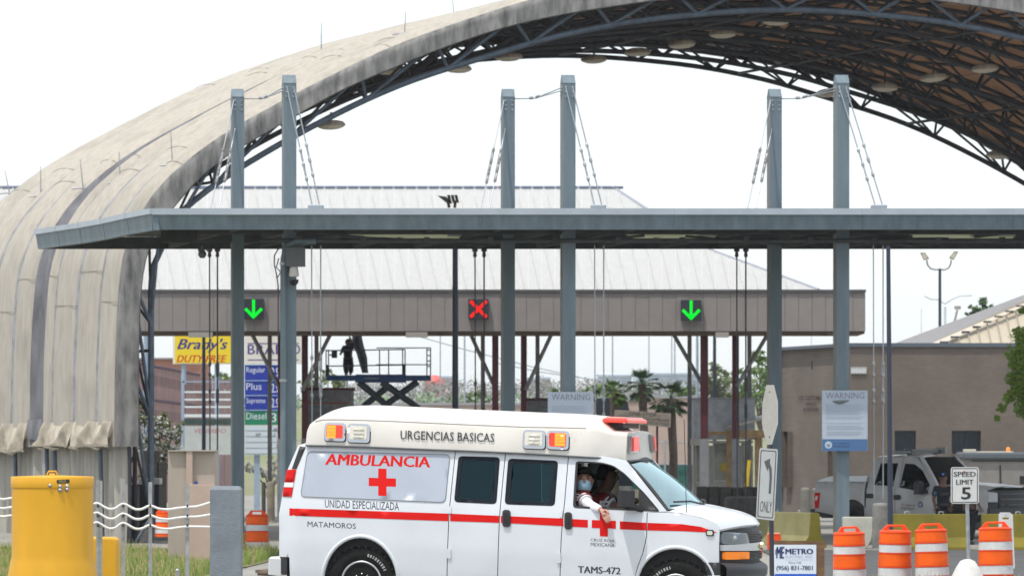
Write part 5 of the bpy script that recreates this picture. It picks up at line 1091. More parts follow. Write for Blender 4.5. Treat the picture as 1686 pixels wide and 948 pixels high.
mb = MB(); fbox(mb, 1264, 879, 1286, 905, S(80), .25); mb.build('body', M_or, bs_, bevel=.02); mb = MB(); fbox(mb, 1264.5, 876.5, 1285, 879.3, S(80)-.01, .24); mb.build('top_band', mat('faded_orange', (.78,.28,.16), .6), bs_, bevel=.01)
# ------------------------------------------------------------------ signs on the right
M_sgw = mat('sign_white', (.66,.66,.64), .45, var=.05, scale=4); M_sgb = mat('sign_black', (.02,.02,.022), .5); M_sgk = mat('sign_back', (.66,.62,.55), .6, var=.08, scale=5)
def signface(par, x0, y0, x1, y1, Y, m, d=.004, r=None, border=None, bi=1.5, bw=.9, rot=None):
    mb = MB(); pl = rrect(x0, y0, x1, y1, r or 2.5); mb.prism(pl, lambda x, y, w_: P(x, y, Y)+V3((0, d*w_, 0))); o = mb.build('sign_plate', m, par)
    if border:
        mb = MB(); a = rrect(x0+bi, y0+bi, x1-bi, y1-bi, max(.5, (r or 2.5)-bi)); b = rrect(x0+bi+bw, y0+bi+bw, x1-bi-bw, y1-bi-bw, max(.3, (r or 2.5)-bi-bw)); n = len(a)
        mb.add([P(x, y, Y-.003) for x, y in a+b], [(i, (i+1) % n, n+(i+1) % n, n+i) for i in range(n)]); mb.build('border', border, o)
    return o
def ptext(par, s, x0, y0, x1, y1, Y, m, shear=0, weight=0, bold=0, name='lettering'):
    mb = MB()
    for k in range(1+2*bold):
        dx = (0, -.5, .5, -1, 1)[k]*.55; text(mb, s, onface(x0+dx, y0, x1+dx, y1, Y, .004+.0006*k), shear, weight)
    return mb.build(name, m, par)
Ys = S(100)
sl = thing('speed_limit_sign', 'white SPEED LIMIT 5 sign on a galvanised post set in a white cone', 'road sign', (P(1593, 950, Ys).x, Ys, zg(7.5, Ys)))
pl = signface(sl, 1565.5, 768.5, 1611.5, 828.5, Ys, M_sgw, r=4, border=M_sgb, bi=1.7, bw=1.2)
ptext(pl, 'SPEED', 1570.5, 776, 1606.5, 784, Ys, M_sgb, bold=1); ptext(pl, 'LIMIT', 1574.5, 789, 1602.5, 797, Ys, M_sgb, bold=1); ptext(pl, '5', 1583, 801.5, 1598.5, 821.5, Ys, M_sgb, weight=.012, bold=1)
mb = MB(); mb.ball(P(1588, 776.5, Ys-.006), .022, 8, (1, .2, 1)); mb.build('rust_stain', mat('rust', (.30,.12,.05), .9), pl)
mb = MB(); a, b = P(1591, 771, Ys+.045), P(1595, 930, Ys+.045); mb.tube(a, b, .032, 8); mb.build('post', M_galv, sl)
for k in range(10): pass
mb = MB(); p = P(1593, 922, Ys); mb.lathe([(.36, -.50), (.34, -.40), (.20, -.1), (.12, .02), (.05, .05), (.001, .05)], p+V3((0, 0, -.03)), 24); mb.build('cone_base', mat('cone_white', (.62,.60,.57), .6, var=.12, scale=6), sl)
# ONLY sign and the back of a stop sign on one post, turned away
Yo = S(130); on = thing('turn_sign', 'narrow looking left turn ONLY sign on a dark post with an unpainted octagon above', 'road sign', (P(1268, 950, Yo).x, Yo, zg(3.3, Yo)))
mb = MB(); mb.tube((P(1271.5,0,Yo+.25).x, Yo+.25, zg(3.3, Yo)-.1), (P(1268,0,Yo+.25).x, Yo+.25, P(0, 640, Yo).z), .03, 8); mb.build('post', mat('post_dark', (.03,.035,.045), .6), on)
def skewP(x, y, d=0): return P(x, y, Yo+(x-1266)*.0135+d)      # plates turned steeply to the side
oc = [(1262,633.5),(1274.5,633.5),(1281,661),(1281,697),(1271,731.5),(1262,731.5),(1254.5,697),(1255,664)]
mb = MB(); mb.prism(oc, lambda x, y, w_: skewP(x, y, -.05+.006*w_)); o = mb.build('octagon_back', M_sgk, on)
mb = MB()
for x, y in ((1267,645),(1266.5,719)): mb.ball(skewP(x, y, -.052), .012, 6)
mb.build('bolt', mat('rust', (.30,.12,.05), .9), o)
def sk4(c): return lambda a, b: skewP(*bil(c, a, b), -.066)
co = [(1244.5,853),(1275,856.5),(1281,739),(1250.5,737)]
def skq(u, v): return bil(co, u, v)
mb = MB(); rr_ = [(a, b) for a, b in rrect(0, 0, 1, 1, .06)]; mb.prism(rr_, lambda u, v, w_: skewP(*skq(u, v), -.060+.005*w_)); o = mb.build('sign_plate', M_sgw, on)
a_ = rrect(.07, .025, .93, .975, .05); b_ = rrect(.12, .04, .88, .96, .04); n = len(a_); mb = MB(); mb.add([skewP(*skq(u, v), -.063) for u, v in a_+b_], [(i, (i+1) % n, n+(i+1) % n, n+i) for i in range(n)]); mb.build('border', mat('sign_grey', (.12,.12,.12), .5), o)
q4 = lambda x0, y0, x1, y1: (lambda a, b: skewP(*skq(x0+(x1-x0)*a, y0+(y1-y0)*b), -.066))
mb = MB(); text(mb, 'ONLY', q4(.20, .10, .84, .26)); 
mb.build('lettering', mat('sign_grey', (.12,.12,.12), .5), o)
arw = [(.62,.37),(.74,.37),(.755,.60),(.72,.72),(.60,.80),(.62,.865),(.30,.815),(.50,.68),(.535,.735),(.60,.69),(.635,.60)]
mb = MB(); mb.add([skewP(*skq(u, v), -.066) for u, v in arw], [(0,1,2,10),(2,3,9,10),(3,4,8,9),(4,5,6,7,8)]); mb.build('arrow', mat('sign_grey', (.12,.12,.12), .5), o)
# electrician's board
Ym = S(96); bd = thing('sign_board', 'brown plywood board carrying a white and blue METRO electrician sign', 'sign', (P(1312, 950, Ym).x, Ym, zg(5.6, Ym)))
for k, (x0, x1) in enumerate(((1267,1297),(1297.4,1328),(1328.4,1357.5))):
    mb = MB(); a = P(x0, 889+.6*k, Ym); b = P(x1, 889, Ym); mb.box(a.x, Ym, bd.location.z, b.x, Ym+.03, a.z); mb.build('plywood_board', mat('plywood', (.20,.11,.05), .8, col2=(.11,.06,.03), scale=3, stretch=(1,1,6), bump=.2), bd)
o = signface(bd, 1273, 896, 1344, 960, Ym-.02, mat('sign_pale', (.66,.72,.80), .4), r=.5)
mn = mat('navy_ink', (.012,.02,.12), .5)
ptext(o, 'METRO', 1293.5, 902.5, 1338.5, 911.5, Ym-.02, mn, bold=2); ptext(o, 'ELECTRIC, INC.', 1293.5, 914, 1339, 918.5, Ym-.02, mat('pale_ink', (.28,.36,.52), .5)); ptext(o, 'Commercial & Residential', 1294, 920, 1337, 921.7, Ym-.02, mat('pale_ink', (.28,.36,.52), .5))
ptext(o, 'TECL # 17180', 1298, 924, 1319, 927.5, Ym-.02, mn); ptext(o, '(956) 831-7801', 1278.5, 930.5, 1338, 940, Ym-.02, mat('grey_ink', (.06,.08,.14), .5), bold=1)
mb = MB()
for k in range(3): text(mb, 'ME', onface(1278+.5*k, 899.5, 1290.5+.5*k, 918.5, Ym-.02, .004+.0006*k), shear=.12)
mb.path([P(1277, 912, Ym-.026), P(1277.5, 905, Ym-.026), P(1281, 900.5, Ym-.026)], .006, 4); mb.build('logo', mn, o)
mb = MB(); mb.add([onface(1275.5, 944, 1344, 960, Ym-.02, .004)(u, v) for u, v in ((0,0),(1,0),(1,1),(0,1))], [(0,1,2,3)]); mb.build('blue_strip', mat('blue_ink', (.02,.10,.55), .5), o)
# white upright board behind the right barrel
Yw = S(84); wb = thing('upright_board', 'tall white plastic board with a handle slot behind the rightmost barrel', 'sign board', (P(1657, 950, Yw).x, Yw, zg(8.6, Yw)))
mb = MB(); panel(mb, [(1647,843),(1663,843),(1667.5,847),(1672,955),(1644.5,955),(1644.5,847)], lambda x, y, o: P(x, y, Yw)+V3((0, -o, 0)), holes=[rrect(1650.5, 851, 1661.5, 854.5, 1.5)], step=8, thick=.05, both=True); mb.build('panel', M_wb, wb)
mb = MB(); mb.ball(P(1656, 847.5, Yw-.01), .01, 6); mb.build('bolt', M_sgb, wb)
# warning notices on the tall columns
def warning(label, x0, y0, x1, y1, Y, full):
    o = thing('warning_notice', label, 'sign', P((x0+x1)/2, y1, Y), 'WARNING notices on the columns'); mw = mat('notice_blue_white', (.40,.46,.54), .5, var=.04, scale=3)
    pl = signface(o, x0, y0, x1, y1, Y, mw, d=.02, r=.6); w_ = x1-x0
    ptext(pl, 'WARNING', x0+w_*.08, y0+3, x1-w_*.07, y0+13.5, Y, mat('notice_ink', (.20,.19,.25), .6), bold=0)
    ink = mat('faint_ink', (.33,.385,.455), .6); r = random.Random(int(x0)); yy = y0+23
    while yy < y0+(74 if full else 60):
        if y0+46 < yy < y0+52 or y0+55 < yy < y0+58: yy += 2.6; continue
        mb = MB(); xa = x0+w_*(.08 if not y0+58 < yy else .10); xb = x1-w_*r.uniform(.07, .2); fn = onface(xa, yy, xb, yy+.9, Y, .004); mb.add([fn(0,0),fn(1,0),fn(1,1),fn(0,1)], [(0,1,2,3)]); mb.build('text_line', ink, pl); yy += 2.6 if r.random() < .8 else 4.5
    if full:
        mb = MB(); fn = onface(x0+.3, y1-19.5, x1-.3, y1, Y, .004); mb.add([fn(0,0),fn(1,0),fn(1,1),fn(0,1)], [(0,1,2,3)]); mb.build('blue_band', mat('notice_blue', (.06,.14,.30), .5), pl)
        c = P(x0+10.5, y1-10, Y-.008); mb = MB(); mb.add([c+V3((.085*math.cos(k*.3142), 0, .085*math.sin(k*.3142))) for k in range(20)], [tuple(range(20))]); sl_ = mb.build('seal', mat('seal_pale', (.45,.52,.60), .5), pl)
        mb = MB(); mb.add([c+V3((x_, -.003, z_)) for x_, z_ in ((-.05,.03),(-.012,.012),(0,-.03),(.012,.012),(.05,.03),(.03,-.02),(0,-.055),(-.03,-.02))], [(0,1,2,6,7),(2,3,4,5,6)]); mb.build('seal_eagle', mat('notice_blue', (.06,.14,.30), .5), sl_)
        mb = MB(); mb.path([P(x0+17+4*k, y0+17.5+1.4*math.sin(k*.6), Y-.01) for k in range(8)], .03, 5, radii=[.008,.025,.04,.045,.045,.03,.02,.005]); mb.build('smudge', mat('smudge_grey', (.16,.18,.19), .8), pl)
        for k, s_ in enumerate(('U.S. Customs and', 'Border Protection')): ptext(pl, s_, x0+19, y1-14+5*k, x0+45, y1-11+5*k, Y, ink)
    return o
warning('pale blue WARNING notice with a blue foot band on the right tall column', 1353.5, 642.5, 1428.5, 742, YC1-.35, True)
warning('pale WARNING notice on the middle tall column, its foot hidden by the ambulance roof', 902, 645, 977, 735, YC1-.35, False)
# ------------------------------------------------------------------ inspection building behind the canopies
YI = S(50); M_fas = mat('fascia_taupe', (.285,.26,.25), .75, var=.06, scale=2); M_sof = mat('soffit_brown', (.14,.10,.07), .8, var=.2)
M_mar2 = mat('post_maroon', (.085,.012,.02), .6, var=.2); M_gp = mat('post_grey', (.22,.23,.25), .7, var=.15); M_metal = mat('roof_metal', (.43,.43,.42), .5, metal=0, var=.05, scale=2, stretch=(4,1,.3))
ib = thing('inspection_canopy', 'long taupe panelled inspection canopy with a pale metal roof behind the steel canopy', 'building', P(830, 885, YI))
x = 150.0; k = 0
while x < 1425:
    x2 = min(x+22.4, 1425); mb = MB(); dy = .005*(k % 2); a = P(x+.25, 545, YI-dy); b = P(x2-.25, 480.5, YI-dy); mb.box(a.x, YI-dy, a.z, b.x, YI+.08, b.z); o = mb.build('fascia_panel', M_fas, ib); x = x2; k += 1
mb = MB(); a = P(150, 545, YI+.05); b = P(1424.5, 480, YI+.05); mb.box(a.x, YI+.05, a.z+.01, b.x, YI+.2, b.z); mb.build('fascia_backing', mat('fascia_joint', (.24,.22,.21), .9), ib)
mb = MB(); a = P(150, 480.5, YI-.06); b = P(1426, 476.5, YI-.06); mb.box(a.x, YI-.06, a.z, b.x, YI+.3, b.z); mb.build('top_trim', mat('trim_dark', (.10,.10,.11), .6), ib)
mb = MB(); a = P(150, 546, YI+.02); b = P(1424, 545, YI+.02); z_ = a.z; mb.box(a.x, YI+.085, z_-.06, b.x, YI+3.6, z_+.06); mb.build('soffit', M_sof, ib)
mb = MB(); mb.box(a.x, YI+.1, z_-.12, b.x-1.2, YI+.35, z_-.06); mb.build('soffit_beam', M_sof, ib)
for (x0, x1) in ((310,350),(668,704),(1178,1200)):
    mb = MB(); p, q = P(x0, 549, YI), P(x1, 546.5, YI); mb.box(p.x, YI-.01, p.z-.12, q.x, YI+.4, q.z); mb.build('soffit_light', mat('light_casing', (.36,.34,.31), .5), ib)
mb = MB(); p = P(1424.5, 545, YI); mb.box(p.x-.05, YI+.22, p.z, p.x, YI+3.5, P(0, 481, YI).z); mb.build('end_fascia', M_fas, ib)
# metal roof: standing seam panels from the eave up to the ridge
RY0, RY1 = YI+.4, YI+12.0
def roof_top(x): return interp([(-200,309),(1010,309.5),(1016,310),(1168,411),(1240,437.5),(1348,477.5)], x)
x = -120.0
while x < 1345:
    x2 = x+22.0; mb = MB(); s1 = 26*(477-roof_top(x))/167
    def rp(u, v, d=0):
        xx = x+(x2-x-.6)*u; yt = min(478, roof_top(min(xx, 1347))); yy = 478+(yt-478)*v; f = (478-yy)/168.0; return P(xx, yy, RY0+(RY1-RY0)*f)+V3((0, -d*.5, d))
    mb.grid(1, 6, lambda u, v: rp(u, v)); mb.build('roof_panel', M_metal, ib)
    x = x2
x = -120.0
while x < 1300:     # raised seams running up the slope, leaning with it
    p0 = (x, 477); x1_ = x-38; t = 1.0
    pts = []
    for q in range(13):
        v = q/12; xx = x-38*v; yy = 477-168*v
        if yy < roof_top(xx): break
        f = (477-yy)/168.0; pts.append(P(xx, yy, RY0+(RY1-RY0)*f)+V3((0, -.03, .04)))
    if len(pts) > 1: mb = MB(); mb.path(pts, .011, 4); mb.build('roof_seam', mat('seam_metal', (.44,.44,.45), .5), ib)
    x += 24
mb = MB()
for a in range(-110, 1015, 19): p, q = P(a, 311, RY1), P(a+15, 307, RY1); mb.box(p.x, RY1-.1, p.z, q.x, RY1+.1, q.z)
o = mb.build('ridge_clip', mat('ridge_blue', (.14,.17,.24), .6), ib); o['kind'] = 'stuff'
mb = MB(); mb.tube(P(-120, 308, RY1+.1), P(1016, 309, RY1+.1), .07, 6); mb.build('ridge_cap', mat('ridge_grey', (.30,.32,.37), .6), ib)
mb = MB(); pp = [(1012,310),(1168,411),(1240,437.5),(1348,477.5)]; mb.path([P(a, b, RY0+(RY1-RY0)*(478-b)/168+.05) for a, b in pp], .06, 6); mb.build('hip_cap', mat('ridge_grey', (.30,.32,.37), .6), ib)
# posts, braces and thin rear posts
def ipost(x, wpx, Y, split=722):
    p = P(x, 550, Y); g = zg(p.x, Y); w_ = wpx*Y/FPX/2; c = bpy.data.objects.new('post', None); COL.objects.link(c); c.parent = ib
    zs = P(0, split, Y).z; mb = MB(); mb.box(p.x-w_, Y-w_, zs, p.x+w_, Y+w_, P(0, 548, Y).z+.1); mb.build('upper_shaft', M_mar2, c)
    mb = MB(); mb.box(p.x-w_*1.15, Y-w_*1.15, g, p.x+w_*1.15, Y+w_*1.15, zs); mb.build('lower_shaft', M_gp, c)
for x, w_, d in ((463,11,1.0),(502,10,2.0),(815.5,10.5,1.0),(862.5,10,2.0),(1159.5,12.5,.8),(1211,11,2.0)): ipost(x, w_, YI+d)
for (xa, ya, xb, yb) in ((414,548,461,640),(545,548,498,642),(774,548,812,632),(909,548,865,642),(1109,550,1156,632),(1264,550,1213,636)):
    mb = MB(); mb.tube(P(xa, ya, YI+1.2), P(xb, yb, YI+1.2), .075, 6); mb.build('brace', mat('brace_grey', (.20,.20,.20), .6, var=.2), ib)
for x in (444, 521, 795, 885, 1135.5, 1234):
    mb = MB(); p = P(x, 548, YI+3.3); mb.box(p.x-.07, YI+3.3, zg(p.x, YI+3.3), p.x+.07, YI+3.44, p.z); mb.build('rear_post', mat('brace_grey', (.20,.20,.20), .6, var=.2), ib)
# lane signals
M_led_g = mat('led_green', (.0,.10,.01), .6, spec=0, emit=(.0,1.0,.035), estr=.9); M_led_r = mat('led_red', (.12,.0,.0), .6, spec=0, emit=(1.0,.025,.02), estr=.9); M_sb = mat('signal_box', (.03,.035,.05), .5)
def signal(label, x0, y0, x1, y1, kind):
    o = thing('lane_signal', label, 'lane signal', P((x0+x1)/2, y1, YI-.2), 'lane signals on the taupe fascia')
    mb = MB(); fbox(mb, x0, y0, x1, y1, YI-.22, .20); bo = mb.build('signal_box', M_sb, o, bevel=.01)
    cx, cy, h = (x0+x1)/2, (y0+y1)/2, (x1-x0)/2; Y = YI-.235; mb = MB()
    def bar(ax, ay, bx2, by2, w_, e=0):
        a, b = V3((ax, ay, 0)), V3((bx2, by2, 0)); d = (b-a).normalized(); n_ = V3((-d.y, d.x, 0))*w_/2
        qs = [a+n_, b+n_, b-n_, a-n_]; mb.add([P(q.x, q.y, Y-e) for q in qs], [(0,1,2,3)])
    if kind == 'x': bar(cx-h*.80, cy-h*.80, cx+h*.80, cy+h*.80, 5.5); bar(cx+h*.80, cy-h*.80, cx-h*.80, cy+h*.80, 5.5, .006); mb.build('red_cross', M_led_r, bo)
    else: bar(cx, cy-h*.92, cx, cy+h*.72, 4.8); bar(cx-h*.82, cy-h*.02, cx+1.2, cy+h*.88, 5.0, .006); bar(cx+h*.82, cy-h*.02, cx-1.2, cy+h*.88, 5.0, .012); mb.build('green_arrow', M_led_g, bo)
signal('lit green down arrow signal at the left, partly behind the first column', 401, 491.5, 434, 525, 'd'); signal('lit red X lane signal on the taupe fascia', 771, 492, 804.5, 525.5, 'x'); signal('lit green down arrow signal on the right half of the fascia', 1121, 493.5, 1155, 527, 'd')
# ------------------------------------------------------------------ booths under the inspection canopy
M_bg = mat('booth_grey', (.20,.20,.21), .8, col2=(.12,.12,.13), scale=4); M_bw = mat('booth_pale', (.52,.56,.60), .7, col2=(.34,.38,.44), scale=3)
for lab_, x0, x1, yt in (('grey booth with a maroon roof edge left of the scissor lift', 505, 579, 638), ('grey booth with a maroon roof edge behind the middle WARNING notice', 868, 962, 655)):
    Y = YI+2.4; o = thing('inspection_booth', lab_, 'booth', P((x0+x1)/2, 885, Y), 'booths under the inspection canopy'); a, b = P(x0, yt+4, Y), P(x1, 885, Y)
    mb = MB(); mb.box(a.x, Y, zg(a.x, Y), b.x, Y+2.2, a.z); mb.build('wall', M_bg, o); mb = MB(); t = P(x0-2, yt, Y); mb.box(t.x, Y-.1, a.z, b.x+.05, Y+2.3, t.z); mb.build('roof_edge', M_mar2, o)
    mb = MB(); fbox(mb, x0+14, yt+14, x0+34, yt+44, Y-.01, .02); mb.build('window', mat('dirty_window', (.12,.14,.15), .4, var=.5, scale=5), o)
    mb = MB(); fbox(mb, x0+2, yt+24, x1-6, yt+26.5, Y-.03, .02); mb.build('band', mat('rust_band', (.22,.08,.04), .8), o)
    mb = MB(); fbox(mb, x0-7, yt+10, x0-1, 885, Y-.4, .3); mb.build('pale_guard', mat('guard_grey', (.42,.45,.50), .6), o)
Y = YI+3; o = thing('porch_booth', 'weathered pale blue booth with a timber porch right of the maroon post', 'booth', P(1190, 885, Y))
mb = MB(); fbox(mb, 1143, 657, 1243, 723, Y, 3); mb.build('upper_wall', M_bw, o); mb = MB(); fbox(mb, 1140, 654.5, 1245, 657.5, Y-.1, 3.2); mb.build('parapet', mat('parapet_grey', (.33,.35,.38), .7), o)
mb = MB(); fbox(mb, 1137, 722, 1166, 733, Y-.2, .4); fbox(mb, 1142, 733, 1240, 885, Y+.9, 1.2); mb.build('lower_wall', mat('wall_cream', (.46,.45,.42), .7, var=.1), o)
mb = MB(); fbox(mb, 1140, 725, 1240, 729, Y+.6, .2); mb.build('sill_band', mat('sill_white', (.6,.62,.63), .6), o)
for x0, x1, y0, y1 in ((1147,1153,727,792),(1176,1196,729,790),(1222,1234,729,800)):
    mb = MB(); fbox(mb, x0-2, y0-2, x1+2, y1+2, Y+.86, .05); f_ = mb.build('window_frame', mat('sill_white', (.6,.62,.63), .6), o); mb = MB(); fbox(mb, x0, y0, x1, y1, Y+.84, .03); mb.build('pane', mat('pane_cream', (.30,.30,.26), .2, var=.4, scale=2), f_)
mb = MB(); fbox(mb, 1187, 762, 1197, 775, Y+.83, .02); mb.build('yellow_notice', mat('notice_yellow', (.60,.42,.04), .6), o)
M_tim = mat('porch_timber', (.36,.24,.12), .8, var=.3, scale=5)
for x0, x1, y0, y1, d in ((1196,1205,708,802,0),(1165,1200,710,716,-.05),(1243,1252,712,800,.3)): mb = MB(); fbox(mb, x0, y0, x1, y1, Y-.5+d, .15); mb.build('porch_beam' if y1-y0 < 20 else 'porch_post', M_tim, o)
mb = MB(); a, b = P(1196, 705, Y-.6), P(1262, 690, Y-.6); mb.add([a, b, b+V3((0, 1.6, .1)), a+V3((0, 1.6, .1)), a+V3((0,0,.07)), b+V3((0,0,.07)), b+V3((0,1.6,.17)), a+V3((0,1.6,.17))], [(0,3,2,1),(4,5,6,7),(0,1,5,4),(1,2,6,5),(2,3,7,6),(3,0,4,7)]); mb.build('porch_roof', mat('roof_pale', (.5,.5,.47), .6, var=.2), o)
mb = MB(); a, b = P(1205, 716, Y-.45), P(1262, 708, Y-.45); mb.box(a.x, Y-.45, b.z-.25, b.x, Y-.35, b.z); mb.build('porch_beam', M_tim, o)
mb = MB(); mb.tube(P(1229, 802, YI+1), P(1234, 757, YI+1), .07, 6); tag(mb.build('yellow_gate_arm', mat('gate_yellow', (.70,.48,.02), .5)), 'yellow gate arm leaning in front of the timber porch', 'gate arm')
# dark concrete blocks in front of the booths
r = random.Random(4); xx = 1147; k = 0; bn = ['left end, under the windscreen line', 'second from left by the grey post', 'third from left', 'fourth from left below the timber post', 'fifth, below the tie rods', 'sixth, left of the ONLY sign', 'right end, behind the ONLY sign']
while xx < 1262:
    w_ = 19; o = thing('kerb_block', 'dark concrete block in the row by the booth, '+bn[min(k, 6)], 'concrete block', P(xx+w_/2, 870, YI-8), 'dark concrete blocks by the booths'); mb = MB(); Y = YI-8+r.uniform(-.1, .1); a, b = P(xx+.5, 801+r.uniform(-1, 1), Y), P(xx+w_-.5, 875, Y); mb.box(a.x, Y, zg(a.x, Y)-.02, b.x, Y+.6, a.z); mb.build('block', mat('dark_concrete', (.085,.08,.075), .9, var=.3, scale=4, bump=.3), o, bevel=.03); xx += w_; k += 1
mb = MB(); p = P(1225, 817, YI-10); mb.lathe([(.62, 0), (.60, p.z-zg(p.x, YI-10)-.05), (.5, p.z-zg(p.x, YI-10))], (p.x, YI-10, zg(p.x, YI-10)), 24); tag(mb.build('anchor_drum', mat('dark_concrete', (.085,.08,.075), .9)), 'round dark concrete anchor under the right pair of tie rods', 'anchor')
# ------------------------------------------------------------------ scissor lift with worker
YL = YI+5.5; lift = thing('scissor_lift', 'blue scissor lift raised under the taupe canopy', 'scissor lift', (P(625, 800, YL).x, YL, zg(0, YL)))
M_lb = mat('lift_blue', (.015,.075,.22), .5, var=.2); M_lr = mat('lift_rail', (.03,.04,.06), .5)
mb = MB(); a, b = P(537, 626, YL), P(709, 617.5, YL); mb.box(a.x, YL, a.z, b.x, YL+1.3, b.z); a, b = P(585, 629, YL-.05), P(668, 616, YL-.05); mb.box(a.x, YL-.05, a.z, b.x, YL+1.2, b.z); mb.build('platform', M_lb, lift, bevel=.02)
mb = MB(); fbox(mb, 600, 621.5, 624, 624, YL-.06, .01); mb.build('rail_lettering_plate', mat('plate_grey', (.2,.25,.3), .5), lift)
rails = MB()
for dy in (0, 1.25):
    for y in (577, 602.5): rails.tube(P(537, y, YL+dy), P(667, y-(2 if y < 590 else 2), YL+dy), .022, 5)
    for y in (572.5, 600): rails.tube(P(620, y, YL+dy+.03), P(709, y, YL+dy+.03), .020, 5)
    for x in (537, 541, 625, 640, 663, 667, 703, 709): rails.tube(P(x, 575 if x < 668 else 572.5, YL+dy), P(x, 618, YL+dy), .022, 5)
for k in range(4): rails.tube(P(703, 576+9*k, YL), P(709, 576+9*k, YL), .02, 5)
o = rails.build('guard_rail', M_lr, lift); o['kind'] = 'stuff'
for x0, x1 in ((536,541),(662,668)): mb = MB(); fbox(mb, x0, 600, x1, 618, YL-.03, .05); mb.build('rail_box', M_lr, lift)
for ya, pts in ((0, ((590,629,642,671),(642,634,598,669),(628,629,690,672),(688,628,630,670))), (1.1, ((592,629,642,671),(640,634,598,669),(630,629,690,672),(686,628,630,670)))):
    for k, (xa, y1, xb, y2) in enumerate(pts): mb = MB(); mb.path([P(xa, y1, YL+ya+.1*(k % 2)), P(xb, y2, YL+ya+.1*(k % 2))], .105, 4); mb.build('scissor_arm', mat('arm_slate', (.05,.065,.08), .5), lift)
for k, (xa, y1, xb, y2) in enumerate(((642,671,598,712),(598,669,642,712),(690,672,630,712),(630,670,690,712))): mb = MB(); mb.path([P(xa, y1, YL+.05+.1*(k % 2)), P(xb, y2, YL+.05+.1*(k % 2))], .105, 4); mb.build('scissor_arm', MATS['arm_slate'], lift)
mb = MB(); a, b = P(585, 765, YL), P(700, 712, YL); mb.box(a.x, YL, zg(0, YL)+.3, b.x, YL+1.2, b.z); mb.build('chassis', M_lb, lift, bevel=.04)
for x in (600, 685):
    mb = MB(); p = P(x, 0, YL-.05); mb.lathe([(.2,-.12),(.35,-.12),(.35,.12),(.2,.12)], (p.x, YL-.05, zg(0, YL)+.35), 18, Matrix.Rotation(math.radians(90), 4, 'X')); mb.build('wheel', M_rub, lift)
mb = MB(); fbox(mb, 546, 577, 555, 589, YL-.1, .12); fbox(mb, 541, 583, 547, 585, YL-.08, .05); mb.build('control_box', M_lr, lift)
wk, wv = None, None
def worker():
    p = P(573.5, 616.5, YL+.5); h = P(573, 564, YL+.5); H = (h.z-p.z); o = thing('person', 'worker in dark clothes and hat standing on the blue scissor lift reaching upward', 'person', p); k = H/1.6; L_ = V3(p)
    B = lambda x, y, z: p+V3((x*k, y*k, z*k)); hd = B(0, 0, 1.6)
    vs = [B(-.02,0,.95),B(-.02,0,1.2),B(-.02,0,1.38),B(0,0,1.48),hd,B(0,0,1.68), B(-.20,0,1.36),B(-.34,-.05,1.12),B(-.42,-.12,.98), B(.18,0,1.38),B(.16,-.1,1.62),B(.06,-.12,1.92), B(-.10,0,.80),B(-.14,-.03,.45),B(-.10,.05,.05),B(-.16,-.1,.03), B(.08,0,.8),B(.14,-.02,.46),B(.12,.05,.05),B(.10,-.1,.03)]
    e = [(0,1),(1,2),(2,3),(3,4),(4,5),(2,6),(6,7),(7,8),(2,9),(9,10),(10,11),(0,12),(12,13),(13,14),(14,15),(0,16),(16,17),(17,18),(18,19)]
    skinmesh('body', mat('worker_skin', (.12,.07,.05), .7), o, [v-L_ for v in vs], e, [.15,.14,.13,.065,.105,.085,.065,.05,.035,.07,.05,.035,.10,.07,.05,.045,.10,.07,.05,.045])
    dk = mat('work_clothes', (.010,.011,.015), .9)
    skinmesh('work_shirt', dk, o, [vs[0]-L_+V3((0,0,-.14)), vs[0]-L_+V3((0,0,.05))]+[vs[i]-L_ for i in (1,2,6,7,9,10)], [(0,1),(1,2),(2,3),(3,4),(4,5),(3,6),(6,7)], [.15,.165,.165,.16,.09,.075,.09,.075])
    skinmesh('work_trousers', dk, o, [vs[i]-L_ for i in (0,12,13,14,16,17,18)], [(0,1),(1,2),(2,3),(0,4),(4,5),(5,6)], [.14,.115,.10,.085,.115,.10,.085])
    mb = MB(); mb.lathe([(.16, 1.66), (.11, 1.68), (.10, 1.76), (.05, 1.79), (.001, 1.79)], p, 14); mb.build('hat', dk, o)
    facepart(hd-L_, V3((.5,-.86,0)).normalized(), V3((.86,.5,0)), o, MATS['worker_skin'], False, 0, cap=dk)
worker()
tp_ = thing('hanging_tarp', 'dark tarpaulin sleeve hanging from the taupe canopy onto the scissor lift', 'tarpaulin', P(594, 550, YL+.8))
mb = MB()
def tarp(u, v):
    xl = interp([(0,580),(.35,578),(.45,585),(1,596)], v); xr2 = interp([(0,594),(.3,598),(.6,604),(1,606)], v); p = P(xl+(xr2-xl)*(.5-.5*math.cos(u*math.pi)), 546+68*v, YL+.8); p.y += .25*math.cos(u*math.pi*2)+.04*math.sin(v*14+u*5); return p
mb.grid(14, 14, tarp); mb.build('cloth', mat('tarp_slate', (.05,.052,.065), .85, var=.3, scale=3), tp_)
